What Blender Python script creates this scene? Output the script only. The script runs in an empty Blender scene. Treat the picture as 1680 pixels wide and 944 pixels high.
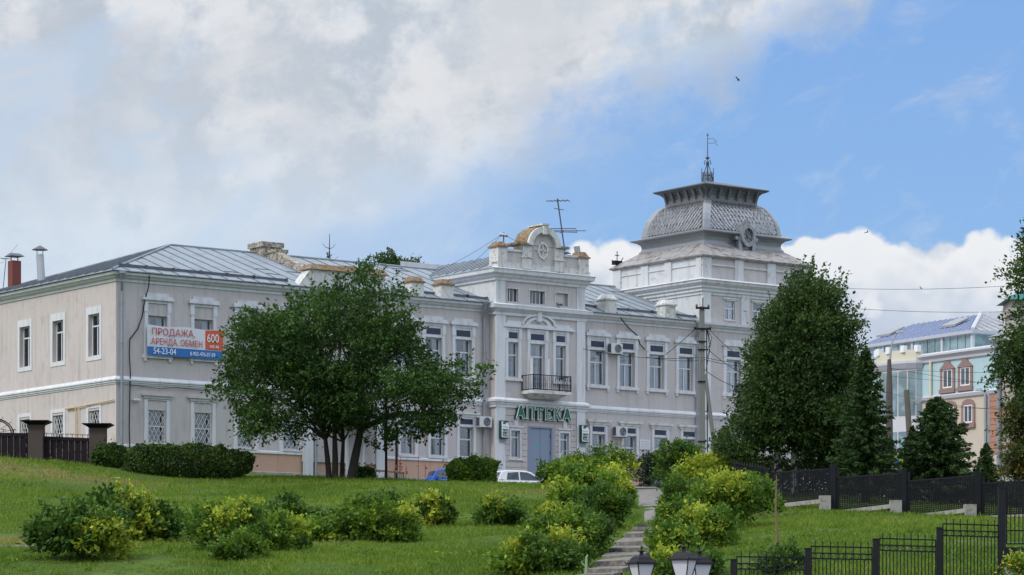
import bpy, math, random
import numpy as np
from mathutils import Vector
sc = bpy.context.scene
R = math.radians
# ------------------------------------------------------------------ camera, sky, sun, exposure
F, CX, HY = 4760.0, 840.0, 1050.0            # focal length, centre column and horizon row of the photograph in its own pixels
cam_d = bpy.data.cameras.new('camera'); cam = bpy.data.objects.new('camera', cam_d); sc.collection.objects.link(cam)
cam.location = (0, 0, 0); cam.rotation_euler = (R(90), 0, 0)
cam_d.sensor_width = 36; cam_d.lens = 36 * F / 1680
cam_d.shift_x = 0; cam_d.shift_y = (HY - 472) / 1680
cam_d.clip_start = 0.5; cam_d.clip_end = 9000
sc.camera = cam
sc.view_settings.view_transform = 'Standard'; sc.view_settings.look = 'None'
sc.view_settings.exposure = 0.0; sc.view_settings.gamma = 1
SUN_AZ, SUN_EL = -130.0, 46.0                # degrees clockwise from +Y, above the horizon
sun_d = bpy.data.lights.new('sun', 'SUN'); sun = bpy.data.objects.new('sun', sun_d); sc.collection.objects.link(sun)
sun_d.energy = 2.0; sun_d.angle = R(10); sun_d.color = (1, .95, .87)
sdir = Vector((math.sin(R(SUN_AZ)) * math.cos(R(SUN_EL)), math.cos(R(SUN_AZ)) * math.cos(R(SUN_EL)), math.sin(R(SUN_EL))))
sun.rotation_euler = (-sdir).to_track_quat('-Z', 'Y').to_euler()

class NG:                                    # tiny node-graph helper
    def __init__(s, nt): s.nt = nt
    def n(s, t, **k):
        o = s.nt.nodes.new(t)
        for a, b in k.items(): setattr(o, a, b)
        return o
    def put(s, sock, v):
        if isinstance(v, bpy.types.NodeSocket): s.nt.links.new(v, sock)
        elif v is not None: sock.default_value = v
    def m(s, op, a, b=None, c=None, clamp=False):
        o = s.n('ShaderNodeMath', operation=op, use_clamp=clamp)
        for i, v in enumerate((a, b, c)):
            if v is not None: s.put(o.inputs[i], v)
        return o.outputs[0]
    def ss(s, v, a, b, lo=0., hi=1.):
        o = s.n('ShaderNodeMapRange', interpolation_type='SMOOTHSTEP')
        s.put(o.inputs[0], v); s.put(o.inputs[1], float(a)); s.put(o.inputs[2], float(b)); s.put(o.inputs[3], float(lo)); s.put(o.inputs[4], float(hi))
        return o.outputs[0]
    def mix(s, f, a, b, blend='MIX'):
        o = s.n('ShaderNodeMix', data_type='RGBA', blend_type=blend)
        s.put(o.inputs[0], f)
        for i, v in ((6, a), (7, b)):
            if isinstance(v, tuple): v = (*v, 1) if len(v) == 3 else v
            s.put(o.inputs[i], v)
        return o.outputs[2]
    def noise(s, vec, scale, detail=5, rough=.55, dist=0., col=False):
        o = s.n('ShaderNodeTexNoise'); s.put(o.inputs['Vector'], vec); o.inputs['Scale'].default_value = scale
        o.inputs['Detail'].default_value = detail; o.inputs['Roughness'].default_value = rough; o.inputs['Distortion'].default_value = dist
        return o.outputs[1 if col else 0]
    def xyz(s, x, y, z=0.):
        o = s.n('ShaderNodeCombineXYZ'); s.put(o.inputs[0], x); s.put(o.inputs[1], y); s.put(o.inputs[2], z); return o.outputs[0]

w = bpy.data.worlds.new('World'); sc.world = w; w.use_nodes = True
g = NG(w.node_tree); w.node_tree.nodes.clear()
tc = g.n('ShaderNodeTexCoord'); sp = g.n('ShaderNodeSeparateXYZ'); g.put(sp.inputs[0], tc.outputs['Generated'])
az = g.m('ARCTAN2', sp.outputs[0], sp.outputs[1]); el = g.m('ARCSINE', sp.outputs[2])
# sky coordinates in units of 1/100 of the picture scale: X right, Yd down from the top of view
X = g.m('MULTIPLY', az, F / 100); X = g.m('ADD', X, CX / 100)
Yd = g.m('SUBTRACT', HY / 100, g.m('MULTIPLY', el, F / 100))
P = g.xyz(X, Yd, sp.outputs[1])
Pst = g.xyz(g.m('MULTIPLY', X, .55), g.m('ADD', Yd, g.m('MULTIPLY', X, .25)), sp.outputs[1])
n1 = g.noise(Pst, .42, 7, .58); n2 = g.noise(P, .9, 8, .6); n3 = g.noise(Pst, 1.3, 6, .6, .4)
sky = g.n('ShaderNodeTexSky', sky_type='NISHITA', sun_disc=False, sun_elevation=R(SUN_EL), sun_rotation=R(SUN_AZ), air_density=1.0, dust_density=.6, ozone_density=2.0)
bl = g.mix(1.0, sky.outputs[0], (.1, .1, .1), 'MULTIPLY')
blue = g.mix(g.ss(Yd, -1, 6), (.225, .43, .83), (.28, .50, .85))
blue = g.mix(.12, blue, bl)
# high veil
d = g.m('ADD', g.m('MULTIPLY', g.m('SUBTRACT', X, 14.4), .414), g.m('MULTIPLY', g.m('ADD', Yd, .3), .91))
d = g.m('ADD', d, g.m('MULTIPLY', g.m('SUBTRACT', n2, .5), 2.6)); d = g.m('ADD', d, g.m('MULTIPLY', g.m('SUBTRACT', n1, .5), 1.6))
b1 = g.ss(d, -.55, .75)
b2 = g.ss(g.m('ADD', X, g.m('MULTIPLY', g.m('SUBTRACT', n1, .5), 7)), 3.5, 11.0, .22, 1.0)
bness = g.m('MULTIPLY', b1, b2)
thin = g.ss(n3, .52, .78, 0, .38)
bness = g.m('MULTIPLY', bness, g.m('SUBTRACT', 1., thin))
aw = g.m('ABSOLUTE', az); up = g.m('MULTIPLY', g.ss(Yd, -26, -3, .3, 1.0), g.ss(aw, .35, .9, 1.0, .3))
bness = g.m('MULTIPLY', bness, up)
n4 = g.noise(Pst, .62, 9, .6, .5)
veil = g.mix(g.ss(n2, .39, .60), (.50, .565, .65), (.76, .78, .815))
veil = g.mix(g.ss(n1, .44, .58, 0, .65), veil, (.56, .605, .675))
veil = g.mix(g.ss(n4, .50, .66, 0, .65), veil, (.50, .63, .81))
veil = g.mix(g.ss(n4, .48, .36, 0, .5), veil, (.75, .76, .785))
veil = g.mix(g.ss(Yd, 1.5, 4.6, 0, .7), veil, (.62, .74, .88))
col = g.mix(bness, veil, blue)
# cumulus bank along the horizon, right of the old town hall
nb = g.noise(g.xyz(X, g.m('MULTIPLY', Yd, 1.25), 0.), .62, 9, .52)
vo = g.n('ShaderNodeTexVoronoi', feature='SMOOTH_F1'); g.put(vo.inputs['Vector'], g.xyz(X, Yd, 0.)); vo.inputs['Scale'].default_value = 1.15; vo.inputs['Smoothness'].default_value = .25
vo2 = g.n('ShaderNodeTexVoronoi', feature='SMOOTH_F1'); g.put(vo2.inputs['Vector'], g.xyz(X, Yd, 0.)); vo2.inputs['Scale'].default_value = 4.2; vo2.inputs['Smoothness'].default_value = .2
e = g.m('SUBTRACT', Yd, 3.98); e = g.m('ADD', e, g.m('MULTIPLY', g.m('SUBTRACT', nb, .5), 1.5)); e = g.m('SUBTRACT', e, g.m('MULTIPLY', g.m('SUBTRACT', vo.outputs[0], .42), .75)); e = g.m('SUBTRACT', e, g.m('MULTIPLY', g.m('SUBTRACT', vo2.outputs[0], .42), .22))
e = g.m('SUBTRACT', e, g.ss(X, 9.5, 8.3, 0, 1.6))
cm = g.ss(e, -.06, .16)
ccol = g.mix(g.ss(e, .15, 1.35), (.86, .875, .90), (.56, .64, .76))
ccol = g.mix(g.ss(g.m('ADD', nb, g.m('MULTIPLY', g.m('SUBTRACT', vo.outputs[0], .4), -.3)), .52, .62, 0, .8), ccol, (.85, .87, .90))
ccol = g.mix(g.ss(nb, .48, .38, 0, .6), ccol, (.50, .58, .71))
col = g.mix(g.m('MULTIPLY', cm, g.ss(Yd, 9.5, 11.5, 1, .6)), col, ccol)
zb_ = g.m('MULTIPLY', g.ss(Yd, -2, -24, 1.0, 1.9), g.ss(aw, .3, 1.2, 1.0, 1.3)); col = g.mix(1.0, col, g.xyz(zb_, zb_, zb_), 'MULTIPLY')  # sky boosted overhead and behind, out of view, to light the facade
bg = g.n('ShaderNodeBackground'); ow = g.n('ShaderNodeOutputWorld')
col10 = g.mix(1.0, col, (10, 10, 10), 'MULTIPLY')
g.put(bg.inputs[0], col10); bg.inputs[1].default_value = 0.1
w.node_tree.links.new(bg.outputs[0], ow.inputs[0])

# ------------------------------------------------------------------ helpers
COL = sc.collection
rng = np.random.default_rng(7); random.seed(7)
def tag(o, label=None, cat=None, group=None, kind=None):
    if label: o['label'] = label
    if cat: o['category'] = cat
    if group: o['group'] = group
    if kind: o['kind'] = kind
    return o
def empty(name, loc=(0, 0, 0), rz=0, **k):
    o = bpy.data.objects.new(name, None); COL.objects.link(o); o.location = loc; o.rotation_euler = (0, 0, rz); o.empty_display_size = .3
    return tag(o, **k)
def copy_tree(o, parent=None, loc=None, rz=None, **k):
    c = o.copy(); COL.objects.link(c)
    if parent is not None: c.parent = parent
    if loc is not None: c.location = loc
    if rz is not None: c.rotation_euler = (0, 0, rz)
    for ch in o.children: copy_tree(ch, c)
    return tag(c, **k)
class MB:
    def __init__(s): s.v = []; s.f = []
    def poly(s, pts):
        b = len(s.v); s.v += [tuple(p) for p in pts]; s.f.append(tuple(range(b, b + len(pts)))); return s
    def box(s, x0, x1, y0, y1, z0, z1):
        b = len(s.v)
        s.v += [(x0, y0, z0), (x1, y0, z0), (x1, y1, z0), (x0, y1, z0), (x0, y0, z1), (x1, y0, z1), (x1, y1, z1), (x0, y1, z1)]
        s.f += [tuple(b + i for i in q) for q in ((0, 3, 2, 1), (4, 5, 6, 7), (0, 1, 5, 4), (1, 2, 6, 5), (2, 3, 7, 6), (3, 0, 4, 7))]; return s
    def hexa(s, P8):
        b = len(s.v); s.v += [tuple(p) for p in P8]
        s.f += [tuple(b + i for i in q) for q in ((0, 3, 2, 1), (4, 5, 6, 7), (0, 1, 5, 4), (1, 2, 6, 5), (2, 3, 7, 6), (3, 0, 4, 7))]; return s
    def prism(s, poly, y0, y1):              # outline in x,z pushed through y
        b = len(s.v); n = len(poly)
        s.v += [(x, y0, z) for x, z in poly] + [(x, y1, z) for x, z in poly]
        s.f.append(tuple(b + i for i in range(n))); s.f.append(tuple(b + n + i for i in reversed(range(n))))
        for i in range(n): j = (i + 1) % n; s.f.append((b + i, b + n + i, b + n + j, b + j))
        return s
    def tube(s, pts, r, n=6, cap=True):
        pts = [Vector(p) for p in pts]; k = len(pts); rs = r if hasattr(r, '__len__') else [r] * k
        b = len(s.v); ref = None
        for i, p in enumerate(pts):
            t = (pts[min(i + 1, k - 1)] - pts[max(i - 1, 0)]).normalized()
            if ref is None: ref = Vector((0, 0, 1)) if abs(t.z) < .9 else Vector((1, 0, 0))
            a = t.cross(ref)
            if a.length < 1e-4: a = t.orthogonal()
            a.normalize(); c = t.cross(a).normalized(); ref = -c if False else ref
            for j in range(n):
                q = 2 * math.pi * (j + .5) / n; s.v.append(tuple(p + a * (math.cos(q) * rs[i]) + c * (math.sin(q) * rs[i])))
        for i in range(k - 1):
            for j in range(n):
                j2 = (j + 1) % n; s.f.append((b + i * n + j, b + i * n + j2, b + (i + 1) * n + j2, b + (i + 1) * n + j))
        if cap: s.f.append(tuple(b + j for j in reversed(range(n)))); s.f.append(tuple(b + (k - 1) * n + j for j in range(n)))
        return s
    def lathe(s, prof, c=(0, 0, 0), n=12):
        b = len(s.v); k = len(prof)
        for r, z in prof:
            for j in range(n): q = 2 * math.pi * j / n; s.v.append((c[0] + r * math.cos(q), c[1] + r * math.sin(q), c[2] + z))
        for i in range(k - 1):
            for j in range(n): j2 = (j + 1) % n; s.f.append((b + i * n + j, b + i * n + j2, b + (i + 1) * n + j2, b + (i + 1) * n + j))
        s.f.append(tuple(b + j for j in reversed(range(n)))); s.f.append(tuple(b + (k - 1) * n + j for j in range(n))); return s
    def sweep(s, path, prof, closed=False):  # moulding: prof = [(outward, z)], outward is right of travel
        n = len(path); nr = []
        for i in range(n):
            def dn(a, c): dx, dy = c[0] - a[0], c[1] - a[1]; l = math.hypot(dx, dy); return (dy / l, -dx / l)
            if closed or 0 < i < n - 1:
                p, q = dn(path[i - 1], path[i]), dn(path[i], path[(i + 1) % n]); k = 1 + p[0] * q[0] + p[1] * q[1]; nr.append(((p[0] + q[0]) / k, (p[1] + q[1]) / k))
            else: nr.append(dn(path[0], path[1]) if i == 0 else dn(path[-2], path[-1]))
        b = len(s.v); m = len(prof)
        for (x, y), (a, c) in zip(path, nr):
            for o, z in prof: s.v.append((x + a * o, y + c * o, z))
        for i in range(n if closed else n - 1):
            i2 = (i + 1) % n
            for j in range(m - 1): s.f.append((b + i * m + j, b + i2 * m + j, b + i2 * m + j + 1, b + i * m + j + 1))
        if not closed: s.f.append(tuple(b + j for j in range(m))); s.f.append(tuple(b + (n - 1) * m + j for j in reversed(range(m))))
        return s
    def build(s, name, mt, parent=None, smooth=False, loc=None, rz=None, **k):
        me = bpy.data.meshes.new(name); me.from_pydata(s.v, [], s.f); me.materials.append(mt)
        if smooth: me.polygons.foreach_set('use_smooth', [True] * len(me.polygons))
        o = bpy.data.objects.new(name, me); COL.objects.link(o)
        if parent: o.parent = parent
        if loc: o.location = loc
        if rz is not None: o.rotation_euler = (0, 0, rz)
        return tag(o, **k)
def box(name, mt, parent, x0, x1, y0, y1, z0, z1, **k): return MB().box(x0, x1, y0, y1, z0, z1).build(name, mt, parent, **k)

def M(name, c, rough=.8, var=.12, scale=1.2, bump=.0, metal=0., c2=None, c2amt=.35, streak=0., bscale=30., spec=.5):
    m = bpy.data.materials.new(name); m.use_nodes = True; g = NG(m.node_tree); bs = m.node_tree.nodes['Principled BSDF']
    t = g.n('ShaderNodeTexCoord').outputs['Object']
    n = g.noise(t, scale, 6, .6); n_f = g.noise(t, scale * 9, 4, .6)
    k = g.m('ADD', g.m('MULTIPLY', g.m('SUBTRACT', n, .5), 2 * var), g.m('MULTIPLY', g.m('SUBTRACT', n_f, .5), var)); k = g.m('ADD', k, 1.)
    mm = g.n('ShaderNodeMix', data_type='RGBA', blend_type='MULTIPLY'); mm.inputs[0].default_value = 1
    mm.inputs[6].default_value = (*c, 1); g.put(mm.inputs[7], g.xyz(k, k, k)); cc = mm.outputs[2]
    if c2: cc = g.mix(g.ss(g.noise(t, scale * 2.3, 7, .65), 1 - c2amt - .16, 1 - c2amt - .02), cc, c2)
    if streak:
        mp = g.n('ShaderNodeMapping'); g.put(mp.inputs[0], t); mp.inputs['Scale'].default_value = (2.2, 2.2, .22)
        cc = g.mix(g.ss(g.noise(mp.outputs[0], 1.6, 6, .6), .47, .72, 0, streak), cc, (c[0] * .42, c[1] * .4, c[2] * .36))
    g.put(bs.inputs['Base Color'], cc); bs.inputs['Roughness'].default_value = rough; bs.inputs['Metallic'].default_value = metal
    bs.inputs['Specular IOR Level'].default_value = spec
    if bump:
        b = g.n('ShaderNodeBump'); b.inputs['Strength'].default_value = bump; b.inputs['Distance'].default_value = .03
        g.put(b.inputs['Height'], g.noise(t, bscale, 5, .6)); g.put(bs.inputs['Normal'], b.outputs[0])
    return m
STUCCO = M('stucco_pinkish_grey', (.475, .442, .438), .9, .09, .5, .3, c2=(.42, .385, .378), c2amt=.3, streak=.3)
STUCCO_LIT = M('stucco_side_lit', (.505, .452, .44), .9, .09, .5, .3, c2=(.45, .39, .37), c2amt=.32, streak=.35)  # same stucco as the front, with the sunlit warmth painted into its colour
SALMON = M('salmon_plinth', (.50, .32, .24), .9, .08, .8, .25, streak=.25)
WHITE = M('white_plaster', (.59, .60, .63), .8, .08, 1.2, .15, streak=.35)
WHITE_OLD = M('weathered_white_plaster', (.56, .56, .55), .9, .14, 2.2, .4, c2=(.30, .27, .22), c2amt=.31, streak=.5)
WHITE_TW = M('tower_white_paint', (.54, .55, .57), .7, .08, 1.0, .15, c2=(.42, .41, .38), c2amt=.3, streak=.4)
FRAME = M('window_wood_white', (.60, .61, .63), .5, .08, 4, streak=.1)
CHIM = M('stained_chimney', (.40, .39, .36), .95, .2, 2.6, .5, c2=(.19, .15, .10), c2amt=.42, streak=.6)
LICHEN = M('orange_lichen_stone', (.19, .092, .025), .95, .35, 3, .6, c2=(.22, .20, .16), c2amt=.40)
ROOF = M('zinc_roof', (.235, .275, .315), .55, .10, .6, .05, metal=.15, c2=(.19, .215, .24), c2amt=.35, streak=.2)
ROOF_OLD = M('rusty_grey_roof', (.30, .29, .29), .6, .15, 1.2, .1, metal=.2, c2=(.20, .165, .15), c2amt=.36, streak=.4)
SEAM = M('roof_seam', (.14, .155, .18), .5, .1, 2, metal=.3)
ZINC = M('dome_zinc', (.29, .30, .32), .36, .2, 2.0, .05, metal=.55, c2=(.17, .17, .18), c2amt=.36, streak=.3)
NECK = M('neck_zinc', (.15, .155, .165), .45, .15, 2.0, metal=.4)
ZINC_L = M('bright_zinc', (.30, .31, .33), .42, .1, 2.0, metal=.6, streak=.2)
ZINC_D = M('dark_zinc', (.10, .105, .12), .5, .2, 2.0, metal=.4)
PIPE = M('drainpipe_grey', (.26, .29, .33), .45, .12, 2, metal=.4, streak=.2)
BLACKM = M('black_iron', (.010, .011, .015), .55, .2, 5, spec=.2)
DKFENCE = M('brown_black_sheet', (.014, .009, .012), .65, .15, 3, spec=.15)
BRST = M('brown_pillar', (.055, .038, .032), .8, .2, 2, .3)
CONC = M('concrete', (.30, .29, .27), .9, .12, 2, .3, c2=(.2, .19, .17), c2amt=.35, streak=.3)
POLEC = M('pole_concrete', (.17, .17, .165), .9, .1, 2, .2, streak=.2)
WOODP = M('pole_wood', (.13, .11, .09), .9, .2, 3, .3)
NAVY = M('transom_navy', (.012, .022, .055), .35, .5, 9)
DOORB = M('grey_blue_door', (.20, .25, .34), .5, .05, 2)
GREYM = M('grey_metal', (.35, .36, .38), .4, .1, 3, metal=.5)
BRICKR = M('red_brick', (.16, .045, .035), .9, .25, 6, .3)
CURT = M('lace_curtain', (.52, .53, .55), .9, .25, 9)
GRILLE = M('grille_white', (.62, .62, .64), .5, .1, 3)
YEL = M('yellow_pipe', (.55, .42, .22), .5, .1, 3)
ASPH = M('asphalt', (.18, .17, .16), .95, .15, 1.5, .4, c2=(.13, .12, .11), c2amt=.35)
PAVE = M('step_slab', (.205, .185, .175), .95, .2, 2, .5, c2=(.12, .115, .095), c2amt=.42)
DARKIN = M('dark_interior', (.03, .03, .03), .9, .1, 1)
TEAL = M('teal_roof', (.02, .16, .16), .5, .1, 1, metal=.2)
RED = M('banner_red', (.42, .045, .03), .7, .05, 1)
ORANGE = M('banner_orange', (.55, .09, .04), .7, .08, 2)
BLUEB = M('banner_blue', (.02, .14, .42), .7, .05, 2)
CLOTH = M('banner_cloth', (.60, .62, .66), .8, .06, 3, .2, bscale=4)
CLOTHW = M('banner_lettering_white', (.72, .74, .76), .7, .03, 2)
GREEN = M('sign_green', (.0, .115, .06), .4, .08, 4)
GREEND = M('sign_dark_green', (.0, .045, .03), .4, .08, 4)
def glass(name, tint=(.9, .93, .95), trans=.62, dark=None):
    m = bpy.data.materials.new(name); m.use_nodes = True; g = NG(m.node_tree); nt = m.node_tree; nt.nodes.clear()
    gl = g.n('ShaderNodeBsdfGlossy'); gl.inputs['Roughness'].default_value = .06; gl.inputs['Color'].default_value = (.85, .9, .95, 1)
    t = g.n('ShaderNodeTexCoord').outputs['Object']; b = g.n('ShaderNodeBump'); b.inputs['Strength'].default_value = .05; g.put(b.inputs['Height'], g.noise(t, 1.5, 2)); g.put(gl.inputs['Normal'], b.outputs[0])
    if dark:
        tr = g.n('ShaderNodeBsdfDiffuse'); tr.inputs[0].default_value = (*dark, 1)
        g.put(tr.inputs[0], g.mix(g.ss(g.noise(t, .7, 4), .4, .62), (*dark, 1), tuple(x * 1.9 for x in dark)))
    else:
        tr = g.n('ShaderNodeBsdfTransparent'); tr.inputs[0].default_value = (*tint, 1)
    mx = g.n('ShaderNodeMixShader'); fr = g.n('ShaderNodeFresnel'); fr.inputs[0].default_value = 1.5
    g.put(mx.inputs[0], g.m('ADD', g.m('MULTIPLY', fr.outputs[0], 1.0), .05)); nt.links.new(tr.outputs[0], mx.inputs[1]); nt.links.new(gl.outputs[0], mx.inputs[2])
    o = g.n('ShaderNodeOutputMaterial'); nt.links.new(mx.outputs[0], o.inputs[0]); return m
GLASS = glass('window_glass'); GLASSD = glass('dark_glass', dark=(.02, .023, .03)); GLASSB = glass('bluish_glass', dark=(.11, .165, .18)); MILK = M('milky_lamp_glass', (.55, .56, .60), .25, .03, 1)

class Frame:                                 # local frame of a wall: x to the right along it, y into it, z up
    def __init__(s, ox, oy, ang): s.o = (ox, oy); s.a = (math.cos(ang), math.sin(ang)); s.b = (-math.sin(ang), math.cos(ang)); s.ang = ang
    def u(s, px, y=0.):
        k = (px - CX) / F; ax, ay = s.a; bx, by = s.b
        return (k * (s.o[1] + by * y) - s.o[0] - bx * y) / (ax - k * ay)
    def h(s, px, py, y=0.):
        u = s.u(px, y); return (HY - py) * (s.o[1] + s.a[1] * u + s.b[1] * y) / F
    def W(s, u, y, z): return Vector((s.o[0] + s.a[0] * u + s.b[0] * y, s.o[1] + s.a[1] * u + s.b[1] * y, z))
ANG = math.atan2(.6032, .7976)
FB = Frame(-19.1, 140., ANG)
def at(px, py, Y): return Vector(((px - CX) / F * Y, Y, (HY - py) / F * Y))
# ------------------------------------------------------------------ terrain
ctrl = []
def cp(px, Y, py): ctrl.append(((px - CX) / F * Y, Y, (HY - py) / F * Y))
for a in ((0,80,930),(0,100,862),(0,115,808),(0,128,763),(0,134,752),(150,134,762),(150,110,828),(300,80,932),(300,100,866),(300,115,825),(300,128,797),
          (300,134,784),(600,80,932),(600,90,899),(600,100,868),(600,110,836),(600,118,811),(600,126,794),(880,80,933),(880,90,900),(880,100,868),
          (880,110,838),(880,118,815),(880,126,798),(1050,75,945),(1050,85,915),(1050,103,860),(1050,115,828),(1050,126,802),(1250,108,833),(1250,100,851),(1250,85,893),(1250,75,926),
          (1480,103,844),(1480,92,866),(1480,78,912),(1480,70,968),(1640,98,853),(1640,85,886),(1640,75,935),(1640,68,985),(-200,90,890),(-200,130,740)): cp(*a)
for a in ((-19.1,139.5,8.3),(-14,143,8.28),(-8,147.5,8.0),(-10,134,7.55),(-2,134,7.1),(-2,142,7.05),(5,134,6.9),(5,150,6.95),(12,134,6.7),(14,160,6.9),(20,165,6.8),(10,128,6.6),(14,125,6.2),(20,125,5.6),(26,130,5.4),
          (-30,140,8.7),(-30,160,8.6),(-60,150,8.6),(0,170,7),(25,200,6.2),(45,200,6),(40,150,5.6),(-30,220,8),(30,250,6),(-20,68,-.9),(0,68,-.9),(10,66,-.9),(20,62,-.5),(-30,66,-.9)): ctrl.append(a)
CT = np.array(ctrl)
def _phi(r2): return np.where(r2 > 1e-9, r2 * np.log(np.maximum(r2, 1e-9)), 0) * .5
_n = len(CT); _A = np.zeros((_n + 3, _n + 3)); _d2 = ((CT[:, None, :2] - CT[None, :, :2]) ** 2).sum(-1)
_A[:_n, :_n] = _phi(_d2) + np.eye(_n) * 1.5; _A[:_n, _n] = 1; _A[:_n, _n + 1:] = CT[:, :2]; _A[_n, :_n] = 1; _A[_n + 1:, :_n] = CT[:, :2].T
_w = np.linalg.solve(_A, np.concatenate([CT[:, 2], np.zeros(3)]))
def GZ(x, y):
    x = np.atleast_1d(np.asarray(x, float)); y = np.atleast_1d(np.asarray(y, float))
    xc = np.clip(x, -45, 45); yc = np.clip(y, 64, 215); out = np.zeros(x.shape)
    for i in range(0, x.size, 20000):
        s = slice(i, i + 20000); q = np.stack([xc.ravel()[s], yc.ravel()[s]], -1)
        d2 = ((q[:, None] - CT[None, :, :2]) ** 2).sum(-1); out.ravel()[s] = _phi(d2) @ _w[:_n] + _w[_n] + q @ _w[_n + 1:]
    t = np.clip((y - 60) / 10, 0, 1); t = t * t * (3 - 2 * t)
    return -1.6 * (1 - t) + out * t
def gz(x, y): return float(GZ(x, y)[0])
def gp(px, py, y0=66., y1=150.):             # where a sight line first meets the ground
    Y = np.arange(y0, y1, .25); X = (px - CX) / F * Y; z = (HY - py) / F * Y; gzv = GZ(X, Y); s = np.nonzero(gzv >= z)[0]
    if len(s) == 0: i = int(np.argmin(z - gzv))
    else: i = s[0]
    return Vector((X[i], Y[i], gzv[i]))
xs = np.concatenate([[-4000, -1500, -500, -200, -100], np.arange(-70, 71, 1.), [100, 200, 500, 1500, 4000]])
ys = np.concatenate([[-200, 0, 30, 50], np.arange(56, 181, 1.), [190, 200, 215, 240, 300, 500, 1500, 5000]])
XX, YY = np.meshgrid(xs, ys); ZZ = GZ(XX.ravel(), YY.ravel())
nx, ny = len(xs), len(ys)
def vnoise(x, y, sc_, seed):
    r_ = np.random.default_rng(seed).random((257, 257)); u = (np.asarray(x) / sc_ + 500) % 256; v = (np.asarray(y) / sc_ + 500) % 256; i = u.astype(int); j = v.astype(int); fu = u - i; fv = v - j; fu = fu * fu * (3 - 2 * fu); fv = fv * fv * (3 - 2 * fv)
    return (r_[i, j] * (1 - fu) + r_[i + 1, j] * fu) * (1 - fv) + (r_[i, j + 1] * (1 - fu) + r_[i + 1, j + 1] * fu) * fv
ZZ = ZZ + (vnoise(XX.ravel(), YY.ravel(), 2.6, 3) - .5) * .16 * ((YY.ravel() > 66) & (YY.ravel() < 134))
ZZ = ZZ + (rng.random(ZZ.shape) - .5) * .05 * ((YY.ravel() > 66) & (YY.ravel() < 134))
def gridmesh(name, V, nx, ny, mt, **k):
    me = bpy.data.meshes.new(name); i = np.arange(nx - 1); j = np.arange(ny - 1); I, J = np.meshgrid(i, j); a = (J * nx + I).ravel()
    f = np.stack([a, a + 1, a + nx + 1, a + nx], -1)
    me.from_pydata([], [], []); me.vertices.add(len(V)); me.vertices.foreach_set('co', V.ravel())
    me.loops.add(f.size); me.loops.foreach_set('vertex_index', f.ravel()); me.polygons.add(len(f)); me.polygons.foreach_set('loop_start', np.arange(0, f.size, 4)); me.polygons.foreach_set('use_smooth', np.ones(len(f), bool))
    me.update(); me.materials.append(mt); o = bpy.data.objects.new(name, me); COL.objects.link(o); return tag(o, **k)
def grass_ground():
    m = bpy.data.materials.new('lawn'); m.use_nodes = True; g = NG(m.node_tree); bs = m.node_tree.nodes['Principled BSDF']
    t = g.n('ShaderNodeTexCoord').outputs['Object']; a = g.noise(t, .22, 6, .6); b = g.noise(t, 2.2, 6, .65); c = g.noise(t, .5, 5, .6, .5)
    cc = g.mix(g.ss(a, .35, .65), (.045, .09, .014), (.085, .135, .022)); cc = g.mix(g.ss(b, .4, .7, 0, .7), cc, (.05, .06, .02))
    cc = g.mix(g.ss(c, .60, .74, 0, .8), cc, (.15, .125, .07)); so = g.n('ShaderNodeSeparateXYZ'); g.put(so.inputs[0], t); yy = so.outputs[1]; town = g.m('MAXIMUM', g.ss(yy, 63, 60), g.ss(yy, 150, 165)); cc = g.mix(town, cc, g.mix(b, (.20, .19, .18), (.13, .125, .12)))
    g.put(bs.inputs['Base Color'], cc); bs.inputs['Roughness'].default_value = .95; bs.inputs['Specular IOR Level'].default_value = .1
    bu = g.n('ShaderNodeBump'); bu.inputs['Strength'].default_value = .8; bu.inputs['Distance'].default_value = .06; g.put(bu.inputs['Height'], g.noise(t, 9, 5, .7)); g.put(bs.inputs['Normal'], bu.outputs[0]); return m
gridmesh('ground', np.stack([XX.ravel(), YY.ravel(), ZZ], -1), nx, ny, grass_ground(), kind='structure')
# paved strip in front of the building
V = []; us = np.arange(14, 46, 1.); vs = np.arange(-13, -.4, 1.)
for v in vs:
    for u in us: p = FB.W(u, v, 0); V.append((p.x, p.y, 0))
V = np.array(V); V[:, 2] = GZ(V[:, 0], V[:, 1]) + .045
gridmesh('parking_lot', V, len(us), len(vs), ASPH, kind='structure')
# path: asphalt ramp then slab steps
L = [gp(*p) for p in ((1058,859),(1055,848),(1046,825),(1040,812),(1032,803))]; Rr = [gp(*p) for p in ((1070,859),(1076,848),(1084,832),(1091,815),(1093,803))]
L.append(Vector((3.6, 136, gz(3.6, 136)))); Rr.append(Vector((6.6, 135, gz(6.6, 135))))
V = []
for i in range(len(L) - 1):
    for t in np.linspace(0, 1, 8, endpoint=i == len(L) - 2):
        a = L[i].lerp(L[i + 1], t); b = Rr[i].lerp(Rr[i + 1], t)
        for q in np.linspace(0, 1, 6): p = a.lerp(b, q); V.append((p.x, p.y, gz(p.x, p.y) + .05 - .12 * (q in (0., 1.))))
gridmesh('path', np.array(V), 6, len(V) // 6, ASPH, kind='structure')
GAPD = M('dark_gap_fill', (.035, .030, .022), .95, .2, 3)  # dark filler colour for the gap under each step slab
stairs = empty('stairs', gp(1010, 900), kind='structure')
Li = [(1055,862),(1047,867),(1037,873),(1023,884),(1008,897),(998,908),(986,919),(973,931),(958,943),(944,956)]
Ri = [(1064,862),(1066,867),(1069,873),(1071,884),(1068,897),(1064,908),(1054,919),(1040,931),(1020,943),(1006,956)]
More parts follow.
